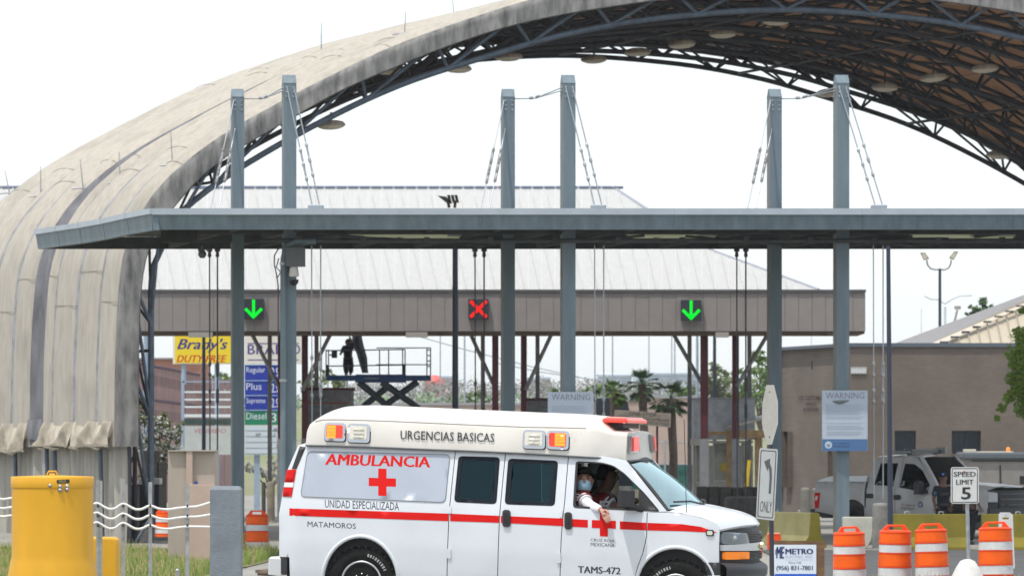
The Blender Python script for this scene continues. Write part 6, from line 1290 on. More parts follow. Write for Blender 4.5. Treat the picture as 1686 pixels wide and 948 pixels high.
# ------------------------------------------------------------------ brown brick building at the right
YR = 175.0; brb = thing('brick_building', 'low brown block building with dark windows and a cream metal roof behind the pickup', 'building', P(1540, 870, YR))
def brick_mat():
    m = bpy.data.materials.new('brown_blockwork'); m.use_nodes = True; N = m.node_tree.nodes; Lk = m.node_tree.links; b = N['Principled BSDF']; b.inputs['Roughness'].default_value = .9
    tc = N.new('ShaderNodeTexCoord'); mp = N.new('ShaderNodeMapping'); mp.inputs['Rotation'].default_value = (math.radians(90), 0, 0); Lk.new(tc.outputs['Object'], mp.inputs[0])
    br = N.new('ShaderNodeTexBrick'); br.inputs['Scale'].default_value = 1; br.inputs['Brick Width'].default_value = .20; br.inputs['Row Height'].default_value = .078; br.inputs['Mortar Size'].default_value = .006
    br.inputs['Color1'].default_value = (.165,.135,.112,1); br.inputs['Color2'].default_value = (.145,.12,.10,1); br.inputs['Mortar'].default_value = (.128,.108,.092,1); Lk.new(mp.outputs[0], br.inputs[0])
    no = N.new('ShaderNodeTexNoise'); no.inputs['Scale'].default_value = .6; no.inputs['Detail'].default_value = 6; Lk.new(tc.outputs['Object'], no.inputs[0])
    mx = N.new('ShaderNodeMix'); mx.data_type = 'RGBA'; mx.blend_type = 'MULTIPLY'; mx.inputs[0].default_value = .55; Lk.new(br.outputs[0], mx.inputs[6]); Lk.new(no.outputs['Fac'], mx.inputs[7])
    hs = N.new('ShaderNodeHueSaturation'); hs.inputs['Saturation'].default_value = .95; hs.inputs['Value'].default_value = 1.45; Lk.new(mx.outputs[2], hs.inputs['Color']); Lk.new(hs.outputs[0], b.inputs['Base Color'])
    bp = N.new('ShaderNodeBump'); bp.inputs['Strength'].default_value = .5; bp.inputs['Distance'].default_value = .02; Lk.new(br.outputs['Fac'], bp.inputs['Height']); bp.invert = True; Lk.new(bp.outputs[0], b.inputs['Normal']); return m
M_br = brick_mat(); cA = P(1400, 570, YR); cB = P(1287, 576, YR/.9615); top = cA.z
wins = [(1473,1508,708.5,747),(1567,1615,708.5,747),(1700,1740,708.5,747)]
xE = P(1900, 0, YR).x
outl = [(cA.x, -.3), (xE, -.3), (xE, top), (cA.x, top)]; hs_ = []
for x0, x1, y0, y1 in wins: a, b = P(x0, y1, YR), P(x1, y0, YR); hs_.append([(a.x, a.z), (b.x, a.z), (b.x, b.z), (a.x, b.z)])
mb = MB(); panel(mb, outl, lambda u, v, o: V3((u, YR-o, v)), hs_, 4, .25); mb.build('front_wall', M_br, brb)
for x0, x1, y0, y1 in wins:
    w_ = MB(); fbox(w_, x0, y0, x1, y1, YR+.2, .05); wo = w_.build('window', mat('window_dark', (.012,.022,.035), .15), brb)
    for q in ((x0, y0, x0+1.8, y1), (x1-1.8, y0, x1, y1), ((x0+x1)/2-.8, y0, (x0+x1)/2+.8, y1)): f_ = MB(); fbox(f_, *q, YR+.16, .04); f_.build('frame', mat('frame_navy', (.02,.03,.05), .5), wo)
    f_ = MB(); fbox(f_, x0-1, y1, x1+1, y1+2, YR-.06, .2); f_.build('sill', mat('sill_brown', (.16,.13,.10), .8), wo)
d_ = cB-cA; Ls = math.hypot(d_.x, d_.y); ux, uy = d_.x/Ls, d_.y/Ls
side_h = [];
for x0, x1, y0, y1 in ((1288,1291,712,800),(1297,1305,710,802),(1371,1377,735,790)):
    def onside(x, y):
        a = (x-843)/FPX; s_ = (a*cA.y-cA.x)/(ux-a*uy); Yq = cA.y+uy*s_; return (s_, CAMZ+(HOR-y)*Yq/FPX)
    p, q = onside(x1, y1), onside(x0, y0); side_h.append([(p[0], p[1]), (q[0], p[1]), (q[0], q[1]), (p[0], q[1])])
mb = MB(); panel(mb, [(0, -.3), (Ls, -.3), (Ls, top), (0, top)], lambda u, v, o: V3((cA.x+ux*u-uy*o*0, cA.y+uy*u, v))+V3((uy, -ux, 0))*(-o if False else o), side_h, 3, .2); mb.build('side_wall', M_br, brb)
for h in side_h:
    a0, a1, z0, z1 = h[0][0], h[1][0], h[0][1], h[2][1]; mb = MB(); n_ = V3((-uy, ux, 0))*-.15
    mb.add([V3((cA.x+ux*u, cA.y+uy*u, z))+V3((.15, .1, 0)) for u, z in ((a0,z0),(a1,z0),(a1,z1),(a0,z1))], [(0,1,2,3)]); mb.build('window', MATS['window_dark'], brb)
mb = MB(); mb.box(cA.x-.05, YR-.08, top-.02, xE, YR+.5, top+.12); 
for a, b in ((cA, cB),): mb.add([V3((cA.x-.06, cA.y-.05, top+.12)), V3((cB.x-.06, cB.y, top+.12)), V3((cB.x-.06, cB.y, top-.03)), V3((cA.x-.06, cA.y-.05, top-.03))], [(0,1,2,3)])
mb.build('coping', mat('coping_blue', (.10,.12,.15), .6), brb)
mb = MB(); mb.add([V3((cA.x, cA.y+.1, top-.05)), V3((xE, cA.y+.1, top-.05)), V3((xE, cA.y+22, top-.05)), V3((cB.x, cB.y, top-.05))], [(0,1,2,3)]); mb.build('flat_roof', mat('roof_gravel', (.30,.29,.27), .95), brb)
def ab(x, y, Y): return P(x, y, Y)
mb = MB(); mb.add([ab(1462,569,YR+16), ab(1524,569,YR+3), ab(1850,432,YR+12), ab(1850,424,YR+16)], [(0,1,2,3)]); mb.build('left_roof_slope', mat('roof_taupe', (.20,.19,.19), .6, var=.15), brb)
M_rc = mat('roof_cream', (.44,.385,.29), .5, var=.05); x = 1546
def hipy(x): return 568.5-(x-1545)*.466
while x < 1850:
    x2 = x+17.2; mb = MB(); mb.add([ab(x+.4, 568.5, YR+3), ab(x2-.2, 568.5, YR+3), ab(x2-.2-19*(568.5-hipy(x2))/100, hipy(x2-19*(568.5-hipy(x2))/100), YR+3+9*(568.5-hipy(x2))/137), ab(x+.4-19*(568.5-hipy(x))/100, hipy(max(1545, x-19*(568.5-hipy(x))/100)), YR+3+9*(568.5-hipy(x))/137)], [(0,1,2,3)]); mb.build('roof_panel', M_rc, brb)
    mb = MB(); mb.tube(ab(x, 568.5, YR+2.9)+V3((0,0,.05)), ab(x-19*(568.5-hipy(x))/100, hipy(x-19*(568.5-hipy(x))/100), YR+2.9+9*(568.5-hipy(x))/137)+V3((0,0,.05)), .03, 4); mb.build('roof_seam', mat('seam_taupe', (.30,.27,.22), .6), brb); x = x2
mb = MB(); q = [(1524,569),(1545,569),(1850,428),(1850,418)]; mb.add([ab(q[0][0],q[0][1],YR+2.6), ab(q[1][0],q[1][1],YR+2.6), ab(q[2][0],q[2][1],YR+11.6), ab(q[3][0],q[3][1],YR+11.6)], [(0,1,2,3)]); mb.build('hip_flashing', mat('flash_cream', (.52,.46,.38), .5), brb)
mb = MB()
for k in range(1, 16): xx = 1545+18*k; p = ab(xx-9, hipy(xx-9)-1.2, YR+2.5+9*(568-hipy(xx-9))/137); mb.cbox(p, (.30, .05, .07), 0)
o = mb.build('flashing_clip', mat('clip_dark', (.06,.06,.07), .6), brb); o['kind'] = 'stuff'
for s_, x0, x1, y0, y1 in (('U.S. CUSTOMS', 1316, 1352, 651, 658), ('AND', 1327, 1345, 662, 667), ('BORDER', 1324, 1349, 671, 677)):
    mb = MB(); text(mb, s_, lambda a, b: (lambda p: V3((cA.x+ux*p[0]-.03, cA.y+uy*p[0]-.05, p[1])))(onside(x0+(x1-x0)*a, y1+(y0-y1)*b)), weight=.01); mb.build('lettering', mat('letter_maroon', (.025,.006,.014), .8), brb)
mb = MB(); fbox(mb, 1401, 604, 1426.5, 615, YR-.05, .04); sp_ = mb.build('number_plate', mat('number_white', (.62,.63,.64), .5), brb)
mb = MB()
for k in range(5): fbox(mb, 1403+5*k, 604, 1404.4+5*k, 606, YR-.07, .02); fbox(mb, 1403+5*k, 613, 1404.4+5*k, 615, YR-.07, .02)
o = mb.build('notch', M_br, sp_); o['kind'] = 'stuff'
mb = MB(); fbox(mb, 1336, 594, 1338, 608, YR+1.5, .1); mb.build('wall_light', M_tb, brb)
# ------------------------------------------------------------------ signs of the shop and fuel station at the left
YS = S(41); M_pb = mat('pole_blue', (.30,.38,.48), .6, var=.1)
sg = thing('shop_sign', 'yellow duty free shop sign with blue script lettering', 'sign', P(335, 885, YS))
o = signface(sg, 284.5, 545, 384, 599, YS, mat('sign_cream', (.7,.7,.62), .5), d=.3, r=.5); mb = MB(); fbox(mb, 288, 546, 382.5, 597.5, YS-.02, .03); o2 = mb.build('yellow_face', mat('sign_yellow', (.78,.58,.02), .45), o)
ptext(o2, "Brady's", 292, 557, 374.5, 580, YS-.02, mat('script_blue', (.02,.02,.20), .5), shear=.35, bold=2); ptext(o2, 'DUTY FREE', 291, 584.5, 373, 596, YS-.02, mat('sign_red', (.55,.02,.015), .5), shear=.3, bold=1)
for x in (302, 357): mb = MB(); mb.tube((P(x,0,YS).x, YS+.15, 0), P(x, 599, YS)+V3((0,.15,0)), .10, 8); mb.build('pole', M_pb, sg)
ps = thing('price_sign', 'tall fuel price sign with blue Regular Plus Supreme rows and a green Diesel row', 'sign', P(432, 885, YS))
o = signface(ps, 403, 553, 498, 599, YS, mat('sign_cream2', (.66,.62,.55), .5), d=.4, r=.5)
nv = mat('sign_violet', (.05,.04,.22), .5); bl = mat('sign_blue', (.01,.03,.30), .5); lw = mat('letter_white', (.62,.66,.72), .5)
for a, y0, y1 in (('BRAD', 567, 583),): ptext(o, a, 408, y0, 470, y1, YS, nv, bold=1)
ptext(o, 'O', 481, 567, 494, 583, YS, nv, bold=1)
for y in (564.5, 591.5): mb = MB(); fn = onface(408, y, 492, y+1.6, YS, .006); mb.add([fn(0,0),fn(1,0),fn(1,1),fn(0,1)], [(0,1,2,3)]); mb.build('rule', nv, o)
for nm, y0, y1, m, tx in (('fuel_panel',601,625.5,bl,'Regular'),('fuel_panel',627,650,bl,'Plus'),('fuel_panel',651.5,674,bl,'Supreme'),('fuel_panel',675.5,699,mat('sign_green',(.01,.20,.10),.5),'Diesel')):
    mb = MB(); fbox(mb, 403, y0, 470, y1, YS, .4); q = mb.build(nm, m, ps); ptext(q, tx, 405.5, y0+3, 405.5+(31 if len(tx) > 6 else 33 if tx == 'Diesel' else 25), y0+14.5, YS, lw)
    ptext(q, '2.9' if tx != 'Diesel' else '3', 447, y0+4, 459 if tx != 'Diesel' else 455, y0+19, YS, lw, bold=1)
for y in (600, 626, 650.5, 674.7): mb = MB(); fbox(mb, 402.5, y, 471, y+1.4, YS-.03, .05); mb.build('divider', mat('divider_blue', (.12,.25,.50), .5), ps)
mb = MB(); fbox(mb, 403, 700, 462, 748.5, YS, .3); q = mb.build('letter_board', mat('board_pale', (.55,.62,.66), .5), ps)
for k in range(5): mb = MB(); fbox(mb, 404, 708+9.5*k, 461, 708.8+9.5*k, YS-.01, .02); mb.build('board_line', mat('line_grey', (.25,.28,.3), .6), q)
for x, y, w_ in ((421.5,713,8),(440,713,4),(450,713,4),(450,704,7),(441,722,4),(455,731,4)): mb = MB(); text(mb, 'AMHLE'[int(x) % 5], onface(x, y, x+w_*.5, y+6, YS, .012)); text(mb, 'XAUTR'[int(y) % 5], onface(x+w_*.55, y, x+w_, y+6, YS, .012)); mb.build('board_letters', M_let, q)
mb = MB(); mb.box(P(418,0,YS).x, YS+.1, 0, P(427.5,0,YS).x, YS+.3, P(0,748,YS).z); mb.build('pole', M_pb, ps)
ss = thing('slatted_sign', 'blue framed sign of white slats over a pale board with faded red letters', 'sign', P(340, 885, YS-3)); Yq = YS-3
for x in (301, 385): mb = MB(); fbox(mb, x-2.5, 627, x+2.5, 750 if x > 350 else 790, Yq, .15); mb.build('frame_post', M_pb, ss)
mb = MB(); fbox(mb, 300, 627, 386, 629, Yq, .15); mb.build('frame_top', M_pb, ss)
for y in (645, 657.5, 669.5, 683): mb = MB(); fbox(mb, 303, y-1.5, 383, y+(1.5 if y < 680 else 3.5), Yq, .08); mb.build('slat', mat('slat_white', (.66,.70,.72), .5), ss)
for x in (304, 325.5, 357): mb = MB(); fbox(mb, x, 633, x+2, 687, Yq+.09, .03); mb.build('slat_strut', mat('rust_strut', (.30,.12,.07), .8), ss)
mb = MB(); fbox(mb, 303, 689, 383, 699, Yq, .1); mb.build('green_panel', mat('panel_green', (.04,.07,.06), .6, var=.3), ss)
mb = MB(); fbox(mb, 303, 701, 383, 748, Yq, .12); q = mb.build('board', mat('board_haze', (.46,.49,.47), .6, var=.08), ss)
ptext(q, 'VENDIDO', 320, 705, 372, 712.5, Yq, mat('faded_red', (.40,.10,.12), .7), shear=.2)
# one-stop sign
Y1 = YI-6; os_ = thing('licence_sign', 'weathered tan ONE-STOP licensing sign tilted on a maroon post', 'sign', P(1082, 885, Y1))
cn = [(1010.5,694.5),(1104,703.5),(1105,680),(1012,674)]
def onq(u, v, e=0): p = bil(cn, u, v); return P(p[0], p[1], Y1-e)
mb = MB(); mb.add([onq(0,0), onq(1,0), onq(1,1), onq(0,1)]+[onq(a,b)+V3((0,.05,0)) for a, b in ((0,0),(1,0),(1,1),(0,1))], [(0,1,2,3),(7,6,5,4),(0,4,5,1),(1,5,6,2),(2,6,7,3),(3,7,4,0)]); q = mb.build('sign_plate', mat('sign_tan', (.36,.32,.27), .7, var=.15), os_)
ik = mat('ink_brown', (.05,.04,.04), .7)
for s_, u0, u1, v0, v1 in (('- ONE-STOP -', .19, .80, .66, .93), ('LICENSING-and-HUNTING-and-FIREARMS', .03, .97, .38, .58), ('AND MEXICAN TOURISM', .52, .97, .10, .30)): mb = MB(); text(mb, s_, lambda a, b: onq(u0+(u1-u0)*a, v0+(v1-v0)*b, .01)); mb.build('lettering', ik, q)
mb = MB(); p = P(1082, 700, Y1+.08); mb.tube(p, (p.x, p.y, 0), .035, 6); mb.build('post', M_mar2, os_)
# ------------------------------------------------------------------ poles and lamps
def pole(name, label, x, y0, y1, s, wpx, m, cat='pole', tilt=0, grp='distant poles'):
    Y = 8000/s; a = P(x+tilt, y0, Y); b = P(x, y1, Y); o = thing(name, label, cat, (b.x, Y, zg(b.x, Y)), grp); r_ = wpx/2/s
    mb = MB(); mb.tube((b.x, Y, zg(b.x, Y)-.1), a, r_*1.15, 8, r_*.85); mb.build('shaft', m, o); return o, a
M_pn = mat('pole_navy', (.025,.035,.06), .5); M_pg = mat('pole_hazy', (.30,.33,.40), .7)  # the hazy pole colour has distance haze mixed in
lm, top_ = pole('light_mast', 'tall dark mast rising above the canopy with twin floodlights, left of the middle columns', 749.5, 343, 885, 55, 10, M_pn, 'light mast', 0, None)
for dx, dd in ((-12, 0), (4, 1)):
    mb = MB(); p = P(745+dx*.8, 330, 8000/55)
    mb.tube(P(742+dx*.2+dd*6, 342, 8000/55), P(742+dx*.4+dd*6, 330, 8000/55), .05, 6)
    if dd: 
        for k in range(3): mb.add([P(736+6*k+u, 321+v, 8000/55-.1) for u, v in ((0,0),(5,0),(8,13),(3,13))]+[P(736+6*k+u, 321+v, 8000/55+.3) for u, v in ((0,0),(5,0),(8,13),(3,13))], [(0,1,2,3),(7,6,5,4),(0,4,5,1),(1,5,6,2),(2,6,7,3),(3,7,4,0)])
    else: mb.add([P(u, v, 8000/55-.1) for u, v in ((720,322),(735,324),(745,336),(735,334))]+[P(u, v, 8000/55+.3) for u, v in ((720,322),(735,324),(745,336),(735,334))], [(0,1,2,3),(7,6,5,4),(0,4,5,1),(1,5,6,2),(2,6,7,3),(3,7,4,0)])
    mb.build('floodlight_head', mat('flood_bronze', (.10,.09,.07), .5), lm)
pole('light_mast', 'tall dark navy mast right of the right tall column with its foot by the barrels', 1466.5, 405, 905, 74, 8, M_pn, 'light mast', -4, None)
pole('thin_post', 'dark navy post standing in front of the yellow shop sign', 335.5, 555, 800, 52, 6.5, M_pn, 'pole', 0, None)
lm2, top_ = pole('street_lamp', 'dark lamp post with a U shaped yoke and two tilted floodlights above the brown building', 1547.5, 442, 870, 40, 5.5, M_pn, 'street lamp', 0, None); Y = 200.0
mb = MB(); pts = [(1526,428),(1527,436),(1532,442),(1540,444),(1547,444),(1556,444),(1562,441),(1565.5,434),(1566,428)]; mb.path([P(a, b, Y) for a, b in pts], .035, 6); mb.build('yoke', mat('yoke_grey', (.2,.2,.2), .5), lm2)
for c in (((1515,416),(1523,416),(1530,426),(1521,428.5)), ((1578,414),(1571,414),(1562.5,425),(1570,428))):
    mb = MB(); mb.add([P(*q, Y-.15) for q in c]+[P(*q, Y+.15) for q in c], [(0,1,2,3),(7,6,5,4),(0,4,5,1),(1,5,6,2),(2,6,7,3),(3,7,4,0)]); h_ = mb.build('floodlight_head', mat('flood_bronze', (.10,.09,.07), .5), lm2)
    mb = MB(); cx, cy = sum(q[0] for q in c)/4, sum(q[1] for q in c)/4; mb.add([P(cx+(q[0]-cx)*.7, cy+(q[1]-cy)*.75, Y-.16) for q in c], [(0,1,2,3)]); mb.build('lens', mat('flood_lens', (.55,.5,.38), .3), h_)
names_ = ['faint pole left of the dark mast, above the red tank', 'faint pole just right of the dark mast', 'hazy thin pole between the middle column and the palms', 'hazy thin pole above the middle palm', 'first of two close hazy poles left of the right maroon post', 'second of two close hazy poles left of the right maroon post']
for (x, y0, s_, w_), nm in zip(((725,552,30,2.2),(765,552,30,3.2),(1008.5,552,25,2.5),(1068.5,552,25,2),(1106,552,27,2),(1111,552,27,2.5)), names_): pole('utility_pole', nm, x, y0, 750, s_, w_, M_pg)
pole('utility_pole', 'pale blue pole behind the slanted brace left of the right maroon post', 1148, 545, 800, 44, 5, M_pb); pole('utility_pole', 'dark navy pole right of the right maroon post', 1176.5, 550, 850, 46, 6, M_pn)
pole('utility_pole', 'pale blue pole seen through the lattice of the vault leg', 240, 545, 870, 42, 9, M_pb)
pole('utility_pole', 'pale pole behind the small lift platform legs', 571, 610, 700, 44, 5, M_pg)
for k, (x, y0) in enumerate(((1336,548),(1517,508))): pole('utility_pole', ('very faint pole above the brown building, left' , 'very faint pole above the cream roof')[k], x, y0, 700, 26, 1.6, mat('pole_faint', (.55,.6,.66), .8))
M_ft = mat('lamp_faint', (.55,.6,.66), .8)  # faint lamp and faint poles: distance haze painted in as a pale tint
sl_ = thing('street_lamp', 'very faint curved double arm street lamp in the haze left of the treetop', 'street lamp', P(1556, 700, 290), 'faint distant street lamps')
mb = MB(); Y = 290; mb.tube((P(1556,0,Y).x, Y, 0), P(1556, 505, Y), .07, 6); mb.path([P(a, b, Y) for a, b in ((1522,487),(1532,492),(1545,493),(1556,500),(1568,492),(1580,487),(1600,486))], .05, 5); mb.build('arms', M_ft, sl_)
fl = thing('floodlight_pole', 'small grey floodlight on a leaning stem above the left roof slope', 'floodlight', P(1572, 560, YR+18)); Y = YR+18
mb = MB(); mb.tube(P(1569, 540, Y), P(1576, 510, Y), .05, 6); mb.build('stem', mat('stem_grey', (.35,.34,.33), .6), fl); mb = MB(); fbox(mb, 1572, 503.5, 1582, 509, Y, .2); mb.build('lamp_head', mat('stem_grey', (.35,.34,.33), .6), fl)
# overhead wires
wr_ = thing('overhead_wires', 'thin overhead wires sagging across the gap behind the scissor lift', 'wires', P(800, 600, 300)); Y = 300
for pts in (((683,552),(765,575),(870,602),(960,622)), ((820,598),(890,612),(1000,628))): mb = MB(); mb.path([P(a, b, Y) for a, b in pts], .03, 4); mb.build('wire', M_pg, wr_)
# ------------------------------------------------------------------ far ground, levee and buildings
def ridge(name, label, pts, Y0, Y1, m, kind='structure'):
    mb = MB(); vs = []; n = 120; x0, x1 = pts[0][0], pts[-1][0]
    for i in range(n+1):
        x = x0+(x1-x0)*i/n; y = interp(pts, x)+1.5*mnoise.noise(V3((x*.03, Y0, 0))); p = P(x, y, Y1); q = P(x, 0, Y0); vs += [V3((q.x, Y0, -.2)), V3(((q.x+p.x)/2, (Y0*.35+Y1*.65), p.z*.75)), p, V3((p.x, Y1+60, p.z-.5)), V3((p.x, Y1+90, -.3))]
    mb.add(vs, [(i*5+j, (i+1)*5+j, (i+1)*5+j+1, i*5+j+1) for i in range(n) for j in range(4)], True); return tag(mb.build(name, m), label, kind=kind)
ridge('levee', 'low grassy levee far behind the lanes', [(-600,668),(400,668),(700,666),(1000,668),(1600,668),(2400,668)], 260, 330, mat('levee_grass', (.17,.20,.09), .95, col2=(.24,.22,.15), scale=.15))
M_lf = {k: mat(*v[:2], .8, col2=v[2], scale=.4, spec=.15) for k, v in dict(dark=('leaf_dark', (.10,.16,.08), (.06,.10,.05)), mid=('leaf_mid', (.12,.20,.055), (.07,.12,.035)), olive=('leaf_olive', (.16,.20,.08), (.10,.125,.06)), grey=('brush_grey', (.235,.235,.225), (.19,.188,.18)), haze=('leaf_haze', (.26,.33,.22), (.20,.26,.19)), bright=('leaf_bright', (.32,.46,.09), (.20,.32,.05))).items()}  # the haze leaf tone is paled to carry distance haze
M_bark = mat('bark', (.12,.09,.07), .9, var=.3, scale=6, bump=.4)
def leaves(mb, c, rad, n, sz, r, sq=(1,1,.8), flat=.0):
    for _ in range(n):
        while True:
            q = V3((r.uniform(-1,1), r.uniform(-1,1), r.uniform(-1,1)))
            if .25 < q.length <= 1: break
        p = c+V3((q.x*rad*sq[0], q.y*rad*sq[1], q.z*rad*sq[2])); a = V3((r.uniform(-1,1), r.uniform(-1,1), r.uniform(-1,.3))).normalized(); b = a.orthogonal().normalized(); s_ = sz*r.uniform(.6, 1.3)
        mb.add([p-a*s_, p-b*s_*.38, p+a*s_, p+b*s_*.38], [(0,1,2,3)])
def tree(name, label, base, clumps, m, sz, seed, trunk=.15, group=None, n=140, cat='tree', limbs=True):
    r = random.Random(seed); o = thing(name, label, cat, base, group); mb = MB(); base = V3(base)
    top = sum((V3(c[:3]) for c in clumps), V3())/len(clumps)
    for x, y, z, rd in clumps: 
        leaves(mb, V3((x, y, z)), rd, int(n*rd*rd/ (sz*sz*30)+30), sz, r)
        for _ in range(5): q = V3((r.uniform(-1,1), r.uniform(-1,1), r.uniform(-.6,1)))*rd*1.05; leaves(mb, V3((x, y, z))+q, rd*.28, 14, sz*.9, r)
    mb.build('crown', m, o)
    mb = MB(); mid = base.lerp(top, .6); mb.path([base, base.lerp(mid, .5)+V3((r.uniform(-.15,.15), 0, 0)), mid], trunk, 7, radii=[trunk, trunk*.8, trunk*.6])
    if limbs:
        for x, y, z, rd in clumps: mb.path([mid-V3((0,0,.2)), mid.lerp(V3((x, y, z)), .6)+V3((0, 0, r.uniform(-.3, .1))), V3((x, y, z))], trunk*.35, 5, radii=[trunk*.5, trunk*.3, trunk*.12])
    mb.build('trunk', M_bark, o); return o
def pxclumps(Y, lst): return [(P(x, y, Y).x, Y+dy, P(x, y, Y).z, rp*Y/FPX) for x, y, rp, dy in lst]
def pxtree(name, label, x, Y, lst, m, sz, seed, **k): b = P(x, 0, Y); return tree(name, label, (b.x, Y, zg(b.x, Y)-.05), pxclumps(Y, lst), m, sz, seed, **k)
g2 = 'trees beyond the inspection canopy'
pxtree('leafy_tree', 'bright green tree with drooping twigs at the right edge beside the brown wall', 1720, 150, [(1686,560,16,0),(1672,585,14,.2),(1690,600,26,0),(1668,622,14,.1),(1683,640,20,0),(1661,655,11,0),(1650,672,8,.1),(1642,688,5,0),(1700,670,30,.3),(1715,560,40,1),(1730,620,50,1),(1676,548,9,0),(1682,512,5,0),(1695,640,24,0),(1690,575,20,0),(1678,640,14,0),(1672,600,13,0)], M_lf['bright'], .075, 5, trunk=.22, n=520, limbs=False)
pxtree('leafy_tree', 'dark green treetop showing above the cream hip roof', 1625, 205, [(1612,512,13,0),(1600,522,9,.3),(1625,515,14,0),(1638,520,12,.4),(1650,512,8,0),(1663,505,10,.2),(1618,498,7,0),(1610,535,14,0),(1640,540,20,0),(1672,500,6,0)], M_lf['dark'], .13, 6, trunk=.25, n=170)
pxtree('leafy_tree', 'mid green tree with open crown right of the right maroon post', 1255, 260, [(1240,625,22,0),(1262,610,20,1),(1255,655,26,0),(1228,650,15,1),(1275,640,22,2),(1250,590,12,0)], M_lf['mid'], .20, 7, group=None, n=120)
pxtree('leafy_tree', 'pale green bush crown between the right maroon post and the dark navy pole', 1180, 300, [(1170,625,14,0),(1186,640,20,1),(1195,622,14,0),(1170,650,16,1),(1205,655,14,0),(1180,605,8,1)], M_lf['olive'], .22, 8, n=110)
pxtree('leafy_tree', 'low bright bush left of the pale blue pole', 1132, 300, [(1125,648,10,0),(1138,645,9,1),(1130,660,12,0)], M_lf['mid'], .2, 9, n=100)
pxtree('leafy_tree', 'pale green shrubs behind the turnbuckles of the middle columns', 780, 290, [(775,655,10,0),(790,650,9,1),(765,662,9,0),(802,657,8,1),(745,660,7,0)], M_lf['olive'], .18, 10, n=100)
pxtree('leafy_tree', 'low green shrubs behind the middle WARNING notice', 970, 290, [(915,648,10,0),(985,640,11,1),(1005,645,14,0),(960,650,10,1),(935,652,10,0)], M_lf['mid'], .2, 11, n=100)
pxtree('leafy_tree', 'small dark green crown behind the slatted sign', 372, 230, [(362,622,12,0),(378,630,14,.5),(355,650,15,0),(380,655,14,.3),(345,665,14,0),(325,655,12,0)], M_lf['mid'], .14, 12, n=110)
pxtree('leafy_tree', 'grey green tree left of the scissor lift behind the grey booth', 540, 230, [(520,625,14,0),(540,622,12,.5),(560,632,13,0),(505,640,12,.4),(528,645,16,0)], M_lf['olive'], .14, 13, n=110)
pxtree('leafy_tree', 'dark bare trunked tree behind the price sign foot', 448, 215, [(412,770,10,0),(452,765,14,.5),(435,780,8,0),(458,790,9,0)], M_lf['grey'], .1, 14, trunk=.1, n=60)
# oleander with white flowers
ol = pxtree('oleander', 'bushy oleander with white blossoms seen through the lattice leg of the vault', 262, 175, [(240,690,18,0),(262,700,20,.3),(285,712,16,0),(240,730,24,.3),(268,745,26,0),(292,745,14,0),(235,665,10,0),(255,770,26,.2)], M_lf['olive'], .11, 15, n=200, cat='shrub')
mb = MB(); r = random.Random(8)
for x, y, z, rd in pxclumps(175, [(240,690,20,-.2),(262,700,22,-.3),(285,712,16,-.3),(240,730,24,-.3),(268,745,26,-.4),(292,740,14,-.3)]): leaves(mb, V3((x, y, z)), rd, 60, .075, r)
mb.build('blossoms', mat('blossom_white', (.78,.76,.70), .7), ol)
# palms
def palm(label, x, ytop, ybase, spread, s, seed, m):
    Y = 8000/s; r = random.Random(seed); b = P(x, ybase, Y); t = P(x+r.uniform(-2, 2), ytop+spread*.55, Y); z0 = zg(b.x, Y); o = thing('palm_tree', label, 'palm tree', (b.x, Y, z0), 'palms by the licence sign'); R_ = spread/s
    mb = MB(); mb.path([(b.x, Y, z0-.1), ((b.x+t.x)/2+.1, Y, (z0+t.z)/2), t], .16, 8, radii=[.2, .15, .16]); mb.build('trunk', M_bark, o)
    for k in range(34):
        a = r.uniform(0, 6.283); el = r.uniform(-.9, 1.35); mb = MB(); L_ = R_*r.uniform(.75, 1.05); pts = []
        for q in range(6): v = q/5; pts.append(t+V3((math.cos(a)*math.cos(el)*L_*v, math.sin(a)*math.cos(el)*L_*v, math.sin(el)*L_*v-.35*L_*v*v)))
        mb.path(pts[:4], .014, 4); tip = pts[3]; dr = (pts[4]-pts[2]).normalized(); sd = dr.cross(V3((0, 0, 1))).normalized() if abs(dr.z) < .95 else V3((1, 0, 0))
        for j in range(11):
            f = (j-5)/5*1.15; d = (dr*math.cos(f)+sd*math.sin(f)).normalized(); e = tip+d*L_*.52+V3((0, 0, -.10*abs(f)*L_)); w_ = d.cross(V3((0,.3,1))).normalized()*.028; mb.add([tip-w_*.5, tip+d*L_*.25+w_, e, tip+d*L_*.25-w_], [(0,1,2,3)])
        mb.build('frond', m, o)
    return o
palm('tall fan palm behind the ONE-STOP sign, left of two', 1058, 615, 800, 33, 45, 3, M_lf['dark']); palm('broad fan palm right of the ONE-STOP sign with drooping fronds', 1105, 635, 800, 38, 46, 4, M_lf['dark'])
palm('low palm clump behind the dark screen left of the ONE-STOP sign', 1010, 628, 800, 28, 44, 5, M_lf['mid'])
# brush on the levee
r = random.Random(9); mb = MB()
for _ in range(620):
    x = r.uniform(560, 1300); Y = r.uniform(300, 330); top = 628+6*mnoise.noise(V3((x*.02, 1, 0))); c = P(x, r.uniform(top+4, 664), Y); leaves(mb, c, r.uniform(.35, .8), 34, .10, r)
tag(mb.build('far_brush', M_lf['grey']), 'grey leafless brush along the far levee', kind='stuff')
mb = MB()
for _ in range(170):
    x = r.uniform(-200, 1300); Y = r.uniform(280, 296); c = P(x, r.uniform(654, 668), Y); leaves(mb, c, r.uniform(.3, .6), 26, .17, r)
tag(mb.build('far_undergrowth', M_lf['haze']), 'pale green undergrowth in front of the grey brush', kind='stuff')
